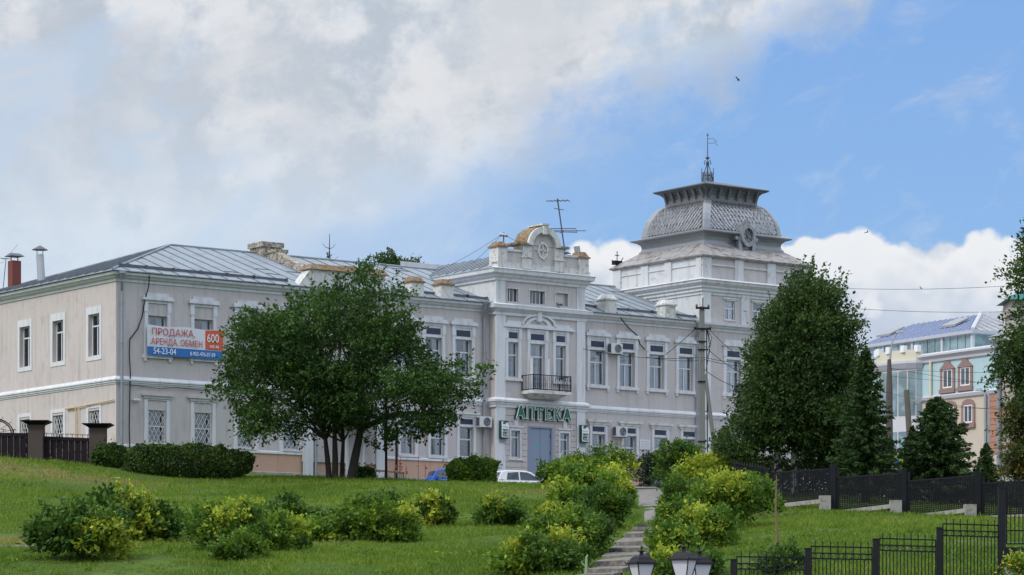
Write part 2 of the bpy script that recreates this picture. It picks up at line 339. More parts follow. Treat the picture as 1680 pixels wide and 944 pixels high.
for i in range(9):
    a0, b0, a1, b1 = gp(*Li[i + 1]), gp(*Ri[i + 1]), gp(*Li[i]), gp(*Ri[i])
    z = (a0.z + b0.z) / 2 + .16 + random.uniform(-.02, .02); zf_ = max(max(a1.z, b1.z) + .02, z + .05); tl = random.uniform(-.03, .03)
    zp = stairs.get('zp', z - .25); stairs['zp'] = z
    q = [Vector((a0.x, a0.y - .06, z - .3)), Vector((b0.x, b0.y - .06, z - .3)), Vector((b1.x, b1.y, z - .3)), Vector((a1.x, a1.y, z - .3))]
    q8 = q + [Vector((p.x, p.y, z + (tl if k in (1, 2) else 0))) for k, p in enumerate(q)]
    lo = stairs.location
    hs = .13
    q8 = [Vector((p.x, p.y - .10, z - hs)) for p in q[:2]] + [Vector((p.x, p.y, z - hs)) for p in q[2:]] + [Vector((p.x, p.y - .10 * (k < 2), (z if k < 2 else zf_) + (tl if k in (1, 2) else 0))) for k, p in enumerate(q)]
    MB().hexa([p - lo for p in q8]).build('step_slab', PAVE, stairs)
    MB().hexa([Vector((p.x, p.y + .02, z - .75)) - lo for p in q] + [Vector((p.x, p.y + .02, z - hs - .002)) - lo for p in q]).build('step_riser', GAPD, stairs)
# pale kerb on the left slope
a, b = gp(-60, 899), gp(56, 899); MB().hexa([(a.x, a.y, a.z - .1), (b.x, b.y, b.z - .1), (b.x, b.y + .15, b.z - .1), (a.x, a.y + .15, a.z - .1), (a.x, a.y, a.z + .08), (b.x, b.y, b.z + .08), (b.x, b.y + .15, b.z + .08), (a.x, a.y + .15, a.z + .08)]).build('kerb', CONC, kind='structure')

# ------------------------------------------------------------------ main building
B = empty('pharmacy_building', FB.W(0, 0, 0), ANG, label='long two-storey pinkish old building with grey metal roof and domed corner tower', cat='building')
def wall_face(name, mt, x0, x1, z0, z1, holes, loc=(0, 0, 0), rz=0., dep=.32, parent=None):
    xs = sorted({x0, x1, *[h[0] for h in holes], *[h[1] for h in holes]}); zs = sorted({z0, z1, *[h[2] for h in holes], *[h[3] for h in holes]}); mb = MB()
    for i in range(len(xs) - 1):
        for j in range(len(zs) - 1):
            cx, cz = (xs[i] + xs[i + 1]) / 2, (zs[j] + zs[j + 1]) / 2
            if any(h[0] < cx < h[1] and h[2] < cz < h[3] for h in holes): continue
            mb.poly([(xs[i], 0, zs[j]), (xs[i + 1], 0, zs[j]), (xs[i + 1], 0, zs[j + 1]), (xs[i], 0, zs[j + 1])])
    for a, b, c, d in holes:
        mb.poly([(a, 0, c), (b, 0, c), (b, dep, c), (a, dep, c)]); mb.poly([(a, 0, d), (a, dep, d), (b, dep, d), (b, 0, d)])
        mb.poly([(a, 0, c), (a, dep, c), (a, dep, d), (a, 0, d)]); mb.poly([(b, 0, c), (b, 0, d), (b, dep, d), (b, dep, c)])
    return mb.build(name, mt, parent or B, loc=loc, rz=rz)
def sash(win, hw, z0, z1, split=None, mull=True, y=.2, curtain=0, seed=0, gl=None):
    r = random.Random(seed); f = MB(); t = .055
    f.box(-hw, -hw + t, y, y + .06, z0, z1).box(hw - t, hw, y, y + .06, z0, z1).box(-hw + t, hw - t, y, y + .06, z0, z0 + t).box(-hw + t, hw - t, y, y + .06, z1 - t, z1)
    if split: f.box(-hw + t, hw - t, y - .01, y + .05, split - .035, split + .035)
    if mull: f.box(-.03, .03, y - .005, y + .055, z0 + t, (split or z1) - .035)
    f.build('window_frame', FRAME, win); gm = gl or GLASS
    def pane(a, b, c, d): MB().box(a, b, y + .025, y + .035, c, d).build('pane', gm, win)
    if split: pane(-hw + t, hw - t, split + .035, z1 - t)
    top = (split - .035) if split else z1 - t
    if mull: pane(-hw + t, -.03, z0 + t, top); pane(.03, hw - t, z0 + t, top)
    else: pane(-hw + t, hw - t, z0 + t, top)
    if curtain:
        for sgn in (-1, 1):
            ww = hw * (.62 if curtain > 1 else .4 + r.random() * .3); a0, a1 = (-hw + .03, -hw + .03 + ww) if sgn < 0 else (hw - .03 - ww, hw - .03)
            n = 16; m = MB(); zt, zb = z1 - .06, z0 + .05
            ps = [(a0 + (a1 - a0) * k / n, y + .17 + .03 * math.sin(k * 2.1 + sgn)) for k in range(n + 1)]
            for k in range(n): m.poly([(*ps[k], zb), (*ps[k + 1], zb), (*ps[k + 1], zt), (*ps[k], zt)])
            m.build('curtain', CURT, win)
def hood(mb, w=.87, z=16.52, tw=.63):
    mb.box(-w, w, -.17, 0, z, z + .11).box(-w + .05, w - .05, -.13, 0, z + .11, z + .2).box(-tw, tw, -.07, 0, z + .2, z + .36)
def sill_mb(w=.8, z=13.7):
    return MB().box(-w, w, -.12, 0, z, z + .16).box(-w + .05, -w + .17, -.1, 0, z - .14, z).box(w - .17, w - .05, -.1, 0, z - .14, z)
def win_A(kind, curtain, seed, cw=.54, split=15.12):      # upper storey, with hood
    m = MB(); e = cw + .18
    for s in (-1, 1):
        a, b = sorted((s * cw, s * e)); m.box(a, b, -.06, 0, 13.86, 15.95); a, b = sorted((s * cw, s * (e + .04))); m.box(a, b, -.085, 0, 15.95, 16.52)
    m.box(-cw, cw, -.06, 0, 16.38, 16.52)
    wn = m.build('window', WHITE, B)
    hm = MB(); hood(hm, e + .15, 16.52, e - .1); hm.build('hood', WHITE, wn); sill_mb(e + .08).build('sill', WHITE, wn)
    if kind == 'blue':
        MB().box(-cw, cw, -.02, 0, 15.78, 16.38).build('transom_board', WHITE, wn); MB().box(-cw + .09, cw - .09, -.035, -.02, 15.94, 16.26).build('transom_panel', NAVY, wn)
    sash(wn, cw, 13.88, 15.78, split, True, curtain=curtain, seed=seed); return wn
def win_B(curtain, seed, cw=.46):                         # ground floor, navy transom
    m = MB(); e = cw + .15
    for s in (-1, 1):
        a, b = sorted((s * cw, s * e)); m.box(a, b, -.06, 0, 9.46, 11.72)
    m.box(-cw, cw, -.06, 0, 11.62, 11.72); wn = m.build('window', WHITE, B)
    MB().box(-e - .1, e + .1, -.1, 0, 11.72, 11.85).box(-e - .2, e + .2, -.16, 0, 11.85, 11.97).build('hood', WHITE_OLD, wn)
    MB().box(-cw, cw, -.02, 0, 11.2, 11.62).build('transom_board', WHITE, wn); MB().box(-cw + .06, cw - .06, -.035, -.02, 11.34, 11.6).build('transom_panel', NAVY, wn)
    MB().box(-e, e, -.09, 0, 9.47, 9.6).build('sill', WHITE, wn)
    sash(wn, cw, 9.62, 11.2, 10.55, False, curtain=curtain, seed=seed); return wn
def grille(win, hw, z0, z1, y=.05):
    m = MB(); t = .014; n = 4; w = 2 * hw / n; hh = w * 1.9; k = int((z1 - z0) / (hh / 2)) + 3
    def seg(x0, za, x1, zb):
        if x0 > x1: x0, za, x1, zb = x1, zb, x0, za
        for _ in range(2):
            pass
        # clip to the opening
        def cl(x, z, xo, zo):
            if z < z0: f = (z0 - zo) / (z - zo); return xo + (x - xo) * f, z0
            if z > z1: f = (z1 - zo) / (z - zo); return xo + (x - xo) * f, z1
            return x, z
        if (za <= z0 and zb <= z0) or (za >= z1 and zb >= z1): return
        p = cl(x0, za, x1, zb); q = cl(x1, zb, x0, za); m.tube([(p[0], y, p[1]), (q[0], y, q[1])], t, 4, False)
    for i in range(n):
        for j in range(-1, k):
            x = -hw + i * w; z = z0 + j * hh / 1.0 * .5
            if (j % 2) == 0: seg(x, z, x + w / 2, z + hh / 2); seg(x + w / 2, z + hh / 2, x + w, z); seg(x, z, x + w / 2, z - hh / 2); seg(x + w / 2, z - hh / 2, x + w, z)
    m.box(-hw, hw, y - .015, y + .015, (z0 + z1) / 2 - .02, (z0 + z1) / 2 + .02).box(-hw, -hw + .03, y - .015, y + .015, z0, z1).box(hw - .03, hw, y - .015, y + .015, z0, z1)
    m.build('window_grille', GRILLE, win)
def win_D(seed):                                          # ground floor with niche and lattice grille
    m = MB()
    for s in (-1, 1): a, b = sorted((s * .53, s * .71)); m.box(a, b, -.05, 0, 9.46, 11.74)
    m.box(-.53, .53, -.05, 0, 11.66, 11.74); wn = m.build('window', WHITE, B)
    MB().box(-.78, .78, -.1, 0, 11.74, 11.87).box(-.87, .87, -.16, 0, 11.87, 11.98).build('hood', STUCCO, wn)
    MB().box(-.53, .53, -.09, 0, 9.47, 9.58).build('sill', WHITE, wn)
    sash(wn, .49, 9.6, 11.18, None, False, y=.22, seed=seed); grille(wn, .47, 9.62, 11.16); return wn
def win_C(up, seed):                                      # plain banded windows of the side wall
    z0, z1, o0, o1 = (13.65, 16.28, 13.86, 15.92) if up else (9.1, 11.5, 9.35, 11.2)
    wn = MB().box(-.76, -.56, -.03, 0, z0, z1).box(.56, .76, -.03, 0, z0, z1).box(-.56, .56, -.03, 0, z0, o0).box(-.56, .56, -.03, 0, o1 + (.12 if not up else 0), z1).build('window', WHITE, B)
    sash(wn, .55, o0 + .01, o1, (15.35 if up else None), up, y=.2, curtain=1 if up and seed % 2 else 0, seed=seed)
    if not up: grille(wn, .53, o0 + .02, o1 - .02, .08)
    return wn
PLZ = 9.33
upL = [2.27, 4.88, 7.42, 10.0]; loL = [2.25, 4.86, 7.33, 10.02]
upM = [16.95, 18.8, 20.73]; loM = [17.17, 19.07, 20.93]
upR = [FB.u(979.9), FB.u(1028.5), FB.u(1077), FB.u(1125)]; loR = [FB.u(981.5), FB.u(1033), FB.u(1083), FB.u(1130)]
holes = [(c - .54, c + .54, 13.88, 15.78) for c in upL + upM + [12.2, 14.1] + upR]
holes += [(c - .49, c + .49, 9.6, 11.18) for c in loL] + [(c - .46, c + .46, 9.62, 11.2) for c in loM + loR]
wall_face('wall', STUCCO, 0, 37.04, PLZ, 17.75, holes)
MB().poly([(0, -.02, 6), (37.04, -.02, 6), (37.04, -.02, PLZ + .004), (0, -.02, PLZ + .004)]).poly([(0, 14.6, 6), (0, -.02, 6), (0, -.02, PLZ), (0, 14.6, PLZ)]).build('plinth', SALMON, B)
MB().sweep([(0, 14.6), (0, 0), (22.4, 0)], [(0, 6), (.08, 6), (.08, 8.38), (.02, 8.42)]).build('plinth_foot', CONC, B)
sc_ = [14.6 - 2.18, 14.6 - 5.85, 14.6 - 9.37, 14.6 - 12.9]
wall_face('wall', STUCCO_LIT, 0, 14.6, PLZ - .5, 17.75, [(c - .55, c + .55, 13.87, 15.92) for c in sc_] + [(c - .55, c + .55, 9.36, 11.2) for c in sc_], loc=(0, 14.6, 0), rz=-math.pi / 2)
for i, c in enumerate(sc_):
    for up in (True, False): wn = win_C(up, i); wn.location = (0, 14.6 - c, 0); wn.rotation_euler = (0, 0, -math.pi / 2)
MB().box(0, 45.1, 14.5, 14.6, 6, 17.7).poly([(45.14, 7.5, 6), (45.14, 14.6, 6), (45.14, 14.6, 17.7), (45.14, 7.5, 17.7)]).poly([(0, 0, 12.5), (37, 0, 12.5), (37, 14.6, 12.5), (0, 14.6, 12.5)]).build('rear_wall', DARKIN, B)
for i, c in enumerate(upL): win_A('niche', 1, i).location = (c, 0, 0)
for i, c in enumerate(loL): win_D(i).location = (c, 0, 0)
pa = [win_A('blue', 2, 11), win_A('blue', 1, 12), win_A('blue', 1, 15)]
used = 0
for i, c in enumerate(upM + [12.2, 14.1] + upR):
    if i < 3: pa[i].location = (c, 0, 0)
    else: win_A('blue', (2, 1, 1, 2, 1, 2)[i % 6], 70 + i).location = (c, 0, 0)
pb = [win_B(2, 21), win_B(1, 23)]
for i, c in enumerate(loM + loR):
    if i < 2: pb[i].location = (c, 0, 0)
    else: win_B((1, 2, 0, 1)[i % 4], 90 + i).location = (c, 0, 0)
# mouldings
front = [(0, 14.6), (0, 0), (22.42, 0)]
corn = [(0, 17.30), (.06, 17.32), (.06, 17.38), (.03, 17.4), (.03, 17.44), (.16, 17.5), (.18, 17.56), (.34, 17.62), (.36, 17.74), (0, 17.76)]
belt = [(0, 12.36), (.04, 12.37), (.04, 12.42), (.09, 12.45), (.09, 12.51), (.14, 12.54), (.14, 12.60), (.12, 12.62), (.03, 12.74), (0, 12.74)]
MB().sweep(front, corn).build('cornice', WHITE, B); MB().sweep([(28.3, 0), (37.04, 0)], corn).build('cornice', WHITE, B)
MB().sweep(front, belt).build('belt_course', WHITE, B); MB().sweep([(28.3, 0), (37.04, 0)], belt).build('belt_course', WHITE, B)
MB().sweep([(0, 14.6), (0, 0), (22.42, 0)], [(0, 9.3), (.09, 9.32), (.09, 9.42), (0, 9.46)]).build('plinth_ledge', WHITE, B)
MB().sweep([(28.3, 0), (37.04, 0)], [(0, 9.3), (.09, 9.32), (.09, 9.42), (0, 9.46)]).build('plinth_ledge', WHITE, B)
# ---- roof: panels between standing seams
roof = MB().poly([(-.3, -.3, 17.8), (37, -.3, 17.8), (37, 7.3, 20.3), (7.3, 7.3, 20.3)]).poly([(-.3, -.3, 17.8), (7.3, 7.3, 20.3), (-.3, 14.9, 17.8)]).poly([(45, 14.9, 17.8), (-.3, 14.9, 17.8), (7.3, 7.3, 20.3), (45, 7.3, 20.3)]).build('roof', ROOF, B)
EV, EH, RV, RH = -.45, 17.76, 7.3, 20.38
def zf(v): return EH + (RH - EH) * (v - EV) / (RV - EV)
def roof_panel(P, nrm=.05):
    P = [Vector(p) for p in P]; m = MB(); n = len(P)
    up = Vector((0, 0, nrm)); b = len(m.v); m.v += [tuple(p) for p in P] + [tuple(p + up) for p in P]
    m.f.append(tuple(range(n))[::-1]); m.f.append(tuple(range(n, 2 * n)))
    for i in range(n): j = (i + 1) % n; m.f.append((i, j, n + j, n + i))
    return m
def jit(): return .035 + random.random() * .02
PW = .92
u = EV
while u < 37.0:
    a, b = u + .02, min(u + PW, 37.03) - .02
    if not (a > 22.0 and b < 28.7 and False):
        ta, tb = min(a, RV), min(b, RV)            # hip: v limited to u
        m = roof_panel([(a, EV, zf(EV)), (b, EV, zf(EV)), (b, tb, zf(tb)), (a, ta, zf(ta))], jit()); m.build('roof_panel', ROOF, roof)
    u += PW
m = MB(); u = EV + PW; k = 0
while u < 37.0:
    t = min(u, RV); m.hexa([(u - .02, EV, zf(EV)), (u + .02, EV, zf(EV)), (u + .02, t, zf(t)), (u - .02, t, zf(t)), (u - .012, EV, zf(EV) + .08), (u + .012, EV, zf(EV) + .08), (u + .012, t, zf(t) + .08), (u - .012, t, zf(t) + .08)])
    u += PW
for j in range(26):                                # cross joints
    uu = random.uniform(2, 36); i = int((uu - EV) / PW); a = EV + i * PW + .03; v = random.uniform(.3, min(a, 7)); m.box(a, a + PW - .06, v, v + .04, zf(v) + .03, zf(v) + .085)
m.build('standing_seams', SEAM, roof, kind='stuff')
v = EV
while v < 14.9:
    a, b = v + .02, min(v + PW, 15.05) - .02
    def ul(q): return min(q, RV) if q <= RV else max(14.6 - q, EV)
    def zu(q): return EH + (RH - EH) * (q - EV) / (RV - EV)
    roof_panel([(EV, a, EH), (ul(a), a, zu(ul(a))), (ul(b), b, zu(ul(b))), (EV, b, EH)], jit()).build('roof_panel', ROOF, roof)
    MB().hexa([(EV, b, EH), (ul(b), b, zu(ul(b))), (ul(b), b + .04, zu(ul(b))), (EV, b + .04, EH), (EV, b, EH + .1), (ul(b), b, zu(ul(b)) + .1), (ul(b), b + .04, zu(ul(b)) + .1), (EV, b + .04, EH + .1)]).build('standing_seam', SEAM, roof)
    v += PW
MB().tube([(EV, EV, EH + .08), (RV, RV, RH + .08)], .06, 6).tube([(RV, RV, RH + .08), (37, RV, RH + .08)], .06, 6).tube([(EV, 15, EH + .08), (RV, RV, RH + .08)], .06, 6).build('ridge_cap', ROOF, roof)
def gutter(pts, seg=1.35):                          # upstand gutter above the eave with its brackets
    m = MB(); br = MB()
    for a, b in zip(pts, pts[1:]):
        a, b = Vector(a), Vector(b); n = max(1, int((b - a).length / seg)); d_ = (b - a).normalized(); nn = Vector((d_.y, -d_.x, 0))
        m.hexa([a, b, b - nn * .03, a - nn * .03, a + Vector((0, 0, .17)) + nn * .05, b + Vector((0, 0, .17)) + nn * .05, b + Vector((0, 0, .17)) + nn * .02, a + Vector((0, 0, .17)) + nn * .02])
        for i in range(n + 1): p = a.lerp(b, i / n); br.box(p.x - .04, p.x + .04, p.y - .12, p.y + .05, p.z + .0, p.z + .2)
    m.build('snow_guard', SEAM, roof); br.build('guard_brackets', ZINC_D, roof, kind='stuff')
gutter([(.3, .35, zf(.35) + .03), (8, .35, zf(.35) + .0), (9.9, .3, zf(.3))]); gutter([(16.4, .35, zf(.35)), (21.2, .3, zf(.3)), (22.3, .1, zf(.1))]); gutter([(28.9, .9, zf(.9)), (30.6, .5, zf(.5)), (34, .45, zf(.45)), (36.9, .2, zf(.2))])
gutter([(.3, 14.6, EH + .25), (.3, .3, EH + .25)])
# chimneys and dormer parapets on the eave
def stub(u0, u1, v0, v1, z0, z1, cap, name='roof_pier', mt=WHITE_OLD, capm=LICHEN):
    o = MB().box(u0, u1, v0, v1, z0, z1).box(u0 - .05, u1 + .05, v0 - .05, v1 + .05, z0, z0 + .22).build(name, mt, B)
    c = MB(); a, b, p, q = u0 - .07, u1 + .07, v0 - .07, v1 + .07; c.box(a, b, p, q, z1, z1 + .08)
    c.hexa([(a + .05, p + .05, z1 + .08), (b - .05, p + .05, z1 + .08), (b - .05, q - .05, z1 + .08), (a + .05, q - .05, z1 + .08), (a + .2, p + .2, z1 + cap), (b - .2, p + .2, z1 + cap), (b - .2, q - .2, z1 + cap), (a + .2, q - .2, z1 + cap)]); c.build('pier_cap', capm, o); return o
for px, c in ((682, 1), (730.5, 1), (999, 0), (1096, 0)):
    u = FB.u(px, -.1); stub(u - .4, u + .38, -.3, .45, 17.76, 18.52, .32, capm=LICHEN if c else WHITE_OLD)
# big double chimney and its sloping fire wall
u0 = FB.u(425, 7.0)
MB().box(u0, u0 + 1.15, 6.6, 7.9, 19.6, 20.72).build('chimney', CHIM, B)
MB().box(u0 - .1, u0 + 1.25, 6.5, 8.0, 20.72, 20.98).build('chimney_cap', CHIM, B)
MB().box(u0 + .25, u0 + .95, 5.75, 6.6, 19.0, 20.35).box(u0 + .2, u0 + 1.0, 5.7, 6.6, 20.35, 20.52).build('chimney', CHIM, B)
MB().hexa([(u0 + .0, 1.6, zf(1.6)), (u0 + .5, 1.6, zf(1.6)), (u0 + .75, 5.7, zf(5.7)), (u0 + .25, 5.7, zf(5.7)), (u0 + .0, 1.6, zf(1.6) + .25), (u0 + .5, 1.6, zf(1.6) + .25), (u0 + .75, 5.7, zf(5.7) + .5), (u0 + .25, 5.7, zf(5.7) + .5)]).build('fire_wall', CHIM, B)
# left projecting bay with parapet, porch below
MB().box(10.62, 15.65, -.14, 0, 9.0, 17.05).build('bay_wall', STUCCO, B)
for a, b in ((10.62, 11.2), (15.07, 15.65)): box('pilaster', WHITE, B, a, b, -.2, -.14, 7, 17.05)
MB().box(11.0, 15.55, -.3, .5, 17.76, 18.72).build('parapet', WHITE_OLD, B)
MB().hexa([(10.85, -.45, 18.72), (15.7, -.45, 18.72), (15.7, .65, 18.72), (10.85, .65, 18.72), (11.1, -.25, 19.0), (15.5, -.25, 19.0), (15.5, .5, 19.0), (11.1, .5, 19.0)]).build('parapet_cap', LICHEN, B)
MB().hexa([(10.2, -.3, 17.78), (11.0, -.3, 17.78), (11.0, .4, 17.78), (10.2, .4, 17.78), (10.9, -.3, 18.6), (11.0, -.3, 18.7), (11.0, .4, 18.7), (10.9, .4, 18.6)]).build('parapet_scroll', WHITE_OLD, B)
dl = box('side_door', STUCCO, B, 13.35, 14.2, -.19, -.14, 7.6, 10.4); MB().box(13.2, 13.35, -.22, -.14, 7.6, 10.7).box(14.2, 14.35, -.22, -.14, 7.6, 10.7).box(13.35, 14.2, -.22, -.14, 10.4, 10.7).build('door_frame', WHITE, dl)
can = MB().hexa([(12.4, -2.4, 11.0), (15.0, -2.4, 11.0), (15.0, -.2, 11.1), (12.4, -.2, 11.1), (13.2, -1.9, 11.6), (14.2, -1.9, 11.6), (14.2, -.2, 11.75), (13.2, -.2, 11.75)]).build('porch_canopy', ZINC_D, B)
MB().tube([(14.9, -2.25, 7.4), (14.9, -2.25, 11.0)], .07).tube([(12.5, -2.25, 7.4), (12.5, -2.25, 11.0)], .07).build('canopy_posts', BLACKM, can)
m = MB()
for s in range(6):
    z = 9.9 + s * .18; m.tube([(14.95, -2.2 + .3 * (s % 2), z), (14.95, -1.1, z + .15)], .025, 4)
m.tube([(14.95, -1.1, 9.6), (14.95, -1.1, 11)], .03, 4); m.build('canopy_lattice', BLACKM, can)
# ---- central projection (risalit), with balcony and pharmacy door
RU0, RU1, PV = 22.42, 28.42, -.57
rup = [(23.58, .35), (25.2, .5), (26.77, .35)]
rh = [(c - w_, c + w_, 13.9 if i != 1 else 13.3, 15.78) for i, (c, w_) in enumerate(rup)]
door = (24.57, 26.3, 7.2, 11.38); sw = [(23.75, .3), (27.05, .3)]
rh2 = [(c - w_, c + w_, 9.66, 11.1) for c, w_ in sw]
wall_face('wall', STUCCO, RU0, RU1, 6.5, 19.2, rh + rh2 + [(23.2, 23.92, 17.92, 18.6), (24.7, 25.7, 17.92, 18.6), (26.46, 27.3, 17.92, 18.6)] + [door], loc=(0, PV, 0), dep=.25)
MB().poly([(RU0, 0, 6.5), (RU0, PV, 6.5), (RU0, PV, 17.4), (RU0, 0, 17.4)]).poly([(RU1, PV, 6.5), (RU1, 0, 6.5), (RU1, 0, 17.4), (RU1, PV, 17.4)]).build('return_wall', STUCCO, B)
MB().poly([(RU0, 8.2, 17.4), (RU0, PV, 17.4), (RU0, PV, 19.2), (RU0, 8.2, 19.2)]).poly([(RU1, PV, 17.4), (RU1, 8.2, 17.4), (RU1, 8.2, 19.2), (RU1, PV, 19.2)]).poly([(RU1, 8.2, 17.4), (RU0, 8.2, 17.4), (RU0, 8.2, 20.9), (RU1, 8.2, 20.9)]).build('attic_side_wall', WHITE_TW, B)
for a, b in ((RU0 + .0, RU0 + .62), (RU1 - .56, RU1)):
    box('pilaster', WHITE, B, a, b, PV - .07, PV, 6.8, 12.3); box('pilaster', WHITE, B, a, b, PV - .07, PV, 12.8, 17.2); box('pilaster', WHITE_TW, B, a, b, PV - .06, PV, 17.75, 19.05)
rp = [(RU0, .0), (RU0, PV), (RU1, PV), (RU1, 0)]
MB().sweep(rp, [(0, 12.28), (.10, 12.3), (.10, 12.44), (.16, 12.46), (.16, 12.52), (.24, 12.58), (.24, 12.68), (.1, 12.80), (0, 12.80)]).build('belt_course', WHITE, B)
MB().sweep(rp, [(0, 17.15), (.1, 17.18), (.1, 17.3), (.05, 17.32), (.18, 17.45), (.32, 17.52), (.34, 17.68), (.36, 17.7), (0, 17.82)]).build('cornice', WHITE, B)
MB().sweep([(RU0, 8.2), (RU0, PV), (RU1, PV), (RU1, 8.2)], [(0, 18.98), (.1, 19.0), (.1, 19.1), (.22, 19.2), (.22, 19.28), (.4, 19.36), (.42, 19.55), (.48, 19.58), (0, 19.72)]).build('cornice', WHITE, B)
# attic roof, seams running down from its ridge
RC = (RU0 + RU1) / 2; ar = MB().poly([(RU0, PV + .8, 19.6), (RC, PV + .8, 20.75), (RC, 8.2, 20.75), (RU0, 8.2, 19.6)]).poly([(RC, PV + .8, 20.75), (RU1, PV + .8, 19.6), (RU1, 8.2, 19.6), (RC, 8.2, 20.75)]).build('attic_roof', ROOF, B)
v = PV + .2; i = 0
while v < 9.4:
    a, b = v + .02, v + .72; f = lambda q: 1.0 if q < 8 else max(0, 1 - (q - 8) / 2.2)
    for s in (1, -1):
        e0 = RC - s * (RC - RU0 + .4)
        def Z(x): return 20.85 - abs(x - RC) / (RC - RU0 + .4) * 1.25
        xa, xb = e0 + (RC - e0) * f(a), e0 + (RC - e0) * f(b)
        P = [(e0, a, 19.6), (xa, a, Z(xa)), (xb, b, Z(xb)), (e0, b, 19.6)]
        if s < 0: P = P[::-1]
        roof_panel(P, .04).build('roof_panel', ROOF, ar)
        MB().tube([(e0, b + .02, 19.66), (xb, b + .02, Z(xb) + .05)], .035, 4).build('standing_seam', SEAM, ar)
    v += .74
# parapet with piers and arched pediment
stub(21.95 + .45, 22.99, -.85, -.05, 19.6, 20.72, .3, 'parapet_pier'); stub(27.84, 28.5, -.85, -.05, 19.6, 20.55, .36, 'parapet_pier')
[box('parapet', STUCCO, B, a, b, -.72, -.3, 19.7, 20.55) for a, b in ((22.99, 24.05), (26.8, 27.84))]
MB().box(22.99, 24.05, -.8, -.25, 20.55, 20.67).box(26.8, 27.84, -.8, -.25, 20.55, 20.67).box(22.4, 28.45, -.78, -.2, 19.6, 19.95).build('parapet_ledge', WHITE_OLD, B)
ped = MB().box(24.66, 26.18, -.74, -.2, 19.7, 21.0)
ac, arr = 25.42, .80
pts = [(ac + arr * math.cos(t), 20.95 + arr * math.sin(t)) for t in np.linspace(0, math.pi, 13)]; ped.prism(pts[::-1], -.74, -.2); ped.build('pediment', STUCCO, B)
for a in (24.05, 26.18): MB().box(a, a + .61, -.84, 0, 19.7, 20.95).box(a - .05, a + .66, -.9, .05, 20.28, 20.36).build('pediment_pier', WHITE_OLD, B)
m = MB(); ou = [(ac + (arr + .28) * math.cos(t), 20.98 + (arr + .22) * math.sin(t)) for t in np.linspace(0, math.pi, 15)]; inn = [(ac + (arr - .02) * math.cos(t), 20.95 + (arr - .05) * math.sin(t)) for t in np.linspace(0, math.pi, 15)]
for i in range(14): m.hexa([(*inn[i][:1], -.98, inn[i][1]), (ou[i][0], -.98, ou[i][1]), (ou[i][0], .3, ou[i][1]), (inn[i][0], .3, inn[i][1]), (inn[i + 1][0], -.98, inn[i + 1][1]), (ou[i + 1][0], -.98, ou[i + 1][1]), (ou[i + 1][0], .3, ou[i + 1][1]), (inn[i + 1][0], .3, inn[i + 1][1])])
m.box(ac - .15, ac + .15, -1.06, -.7, 21.6, 22.08).box(ac - .22, ac + .22, -1.1, .3, 22.08, 22.16); m.build('pediment_arch', WHITE_OLD, B)
m = MB()
for i in range(7, 14):
    a, b = ou[i], ou[i + 1]; m.hexa([(a[0], -.8, a[1] + .01), (b[0], -.8, b[1] + .01), (b[0], .32, b[1] + .01), (a[0], .32, a[1] + .01), (a[0], -.8, a[1] + .05), (b[0], -.8, b[1] + .05), (b[0], .32, b[1] + .05), (a[0], .32, a[1] + .05)])
m.build('pediment_lichen', LICHEN, B)
MB().box(23.6, 24.6, -.96, .25, 20.95, 21.06).box(26.3, 27.1, -.96, .25, 20.95, 21.06).build('pediment_ledge', LICHEN, B)
m = MB()
for k in range(16): t = 2 * math.pi * k / 16; t2 = t + 2 * math.pi / 16; r0, r1 = .30, .36 if k % 4 else .40; m.prism([(ac + r0 * .9 * math.cos(t), 20.75 + r0 * 1.15 * math.sin(t)), (ac + r0 * .9 * math.cos(t2), 20.75 + r0 * 1.15 * math.sin(t2)), (ac + r1 * .95 * math.cos(t2), 20.75 + r1 * 1.25 * math.sin(t2)), (ac + r1 * .95 * math.cos(t), 20.75 + r1 * 1.25 * math.sin(t))], -.82, -.74)
for k in range(4): t = math.pi / 2 * k; m.prism([(ac + .05 * math.cos(t + 1.57), 20.75 + .05 * math.sin(t + 1.57)), (ac + .5 * math.cos(t), 20.75 + .58 * math.sin(t)), (ac + .05 * math.cos(t - 1.57), 20.75 + .05 * math.sin(t - 1.57))], -.80, -.74)
m.lathe([(.14, 0), (.10, .08), (.02, .1)], (0, 0, 0), 10) if False else None
m.build('pediment_medallion', WHITE_OLD, B)
# risalit windows
def reveal_win(c, w_, z0, z1, split, casing, blue=True, cur=2, seed=0, door_=False):
    m = MB(); e = w_ + .17
    if casing:
        for s in (-1, 1):
            a, b = sorted((s * w_, s * e)); m.box(a, b, -.06, 0, z0 - .05, 15.95); a, b = sorted((s * w_, s * (e + .04))); m.box(a, b, -.085, 0, 15.95, 16.54)
        m.box(-w_, w_, -.06, 0, 16.42, 16.54)
    else: m.box(-e + .07, -w_, -.03, 0, z0 - .04, z1 + .1).box(w_, e - .07, -.03, 0, z0 - .04, z1 + .1).box(-w_, w_, -.03, 0, z1, z1 + .1)
    wn = m.build('window', WHITE, B, loc=(c, PV, 0))
    if blue: MB().box(-w_, w_, -.02, 0, 15.78, 16.42).build('transom_board', WHITE, wn); MB().box(-w_ + .06, w_ - .06, -.035, -.02, 15.98, 16.3).build('transom_panel', NAVY, wn)
    sash(wn, w_, z0 + .01, z1, split, False, y=.16, curtain=cur, seed=seed); return wn
for i, (c, w_) in enumerate(rup):
    wn = reveal_win(c, w_, 13.9 if i != 1 else 13.3, 15.78, 15.1, True, seed=30 + i)
    if i != 1: MB().box(-w_ - .22, w_ + .22, -.12, 0, 13.72, 13.86).build('sill', WHITE, wn)
    else:
        for s in (-1, 1):
            lf = MB().box(0, .04, -.42, 0, 13.3, 15.0).build('open_casement', FRAME, wn, loc=(s * w_, .1, 0), rz=R(10 * s))
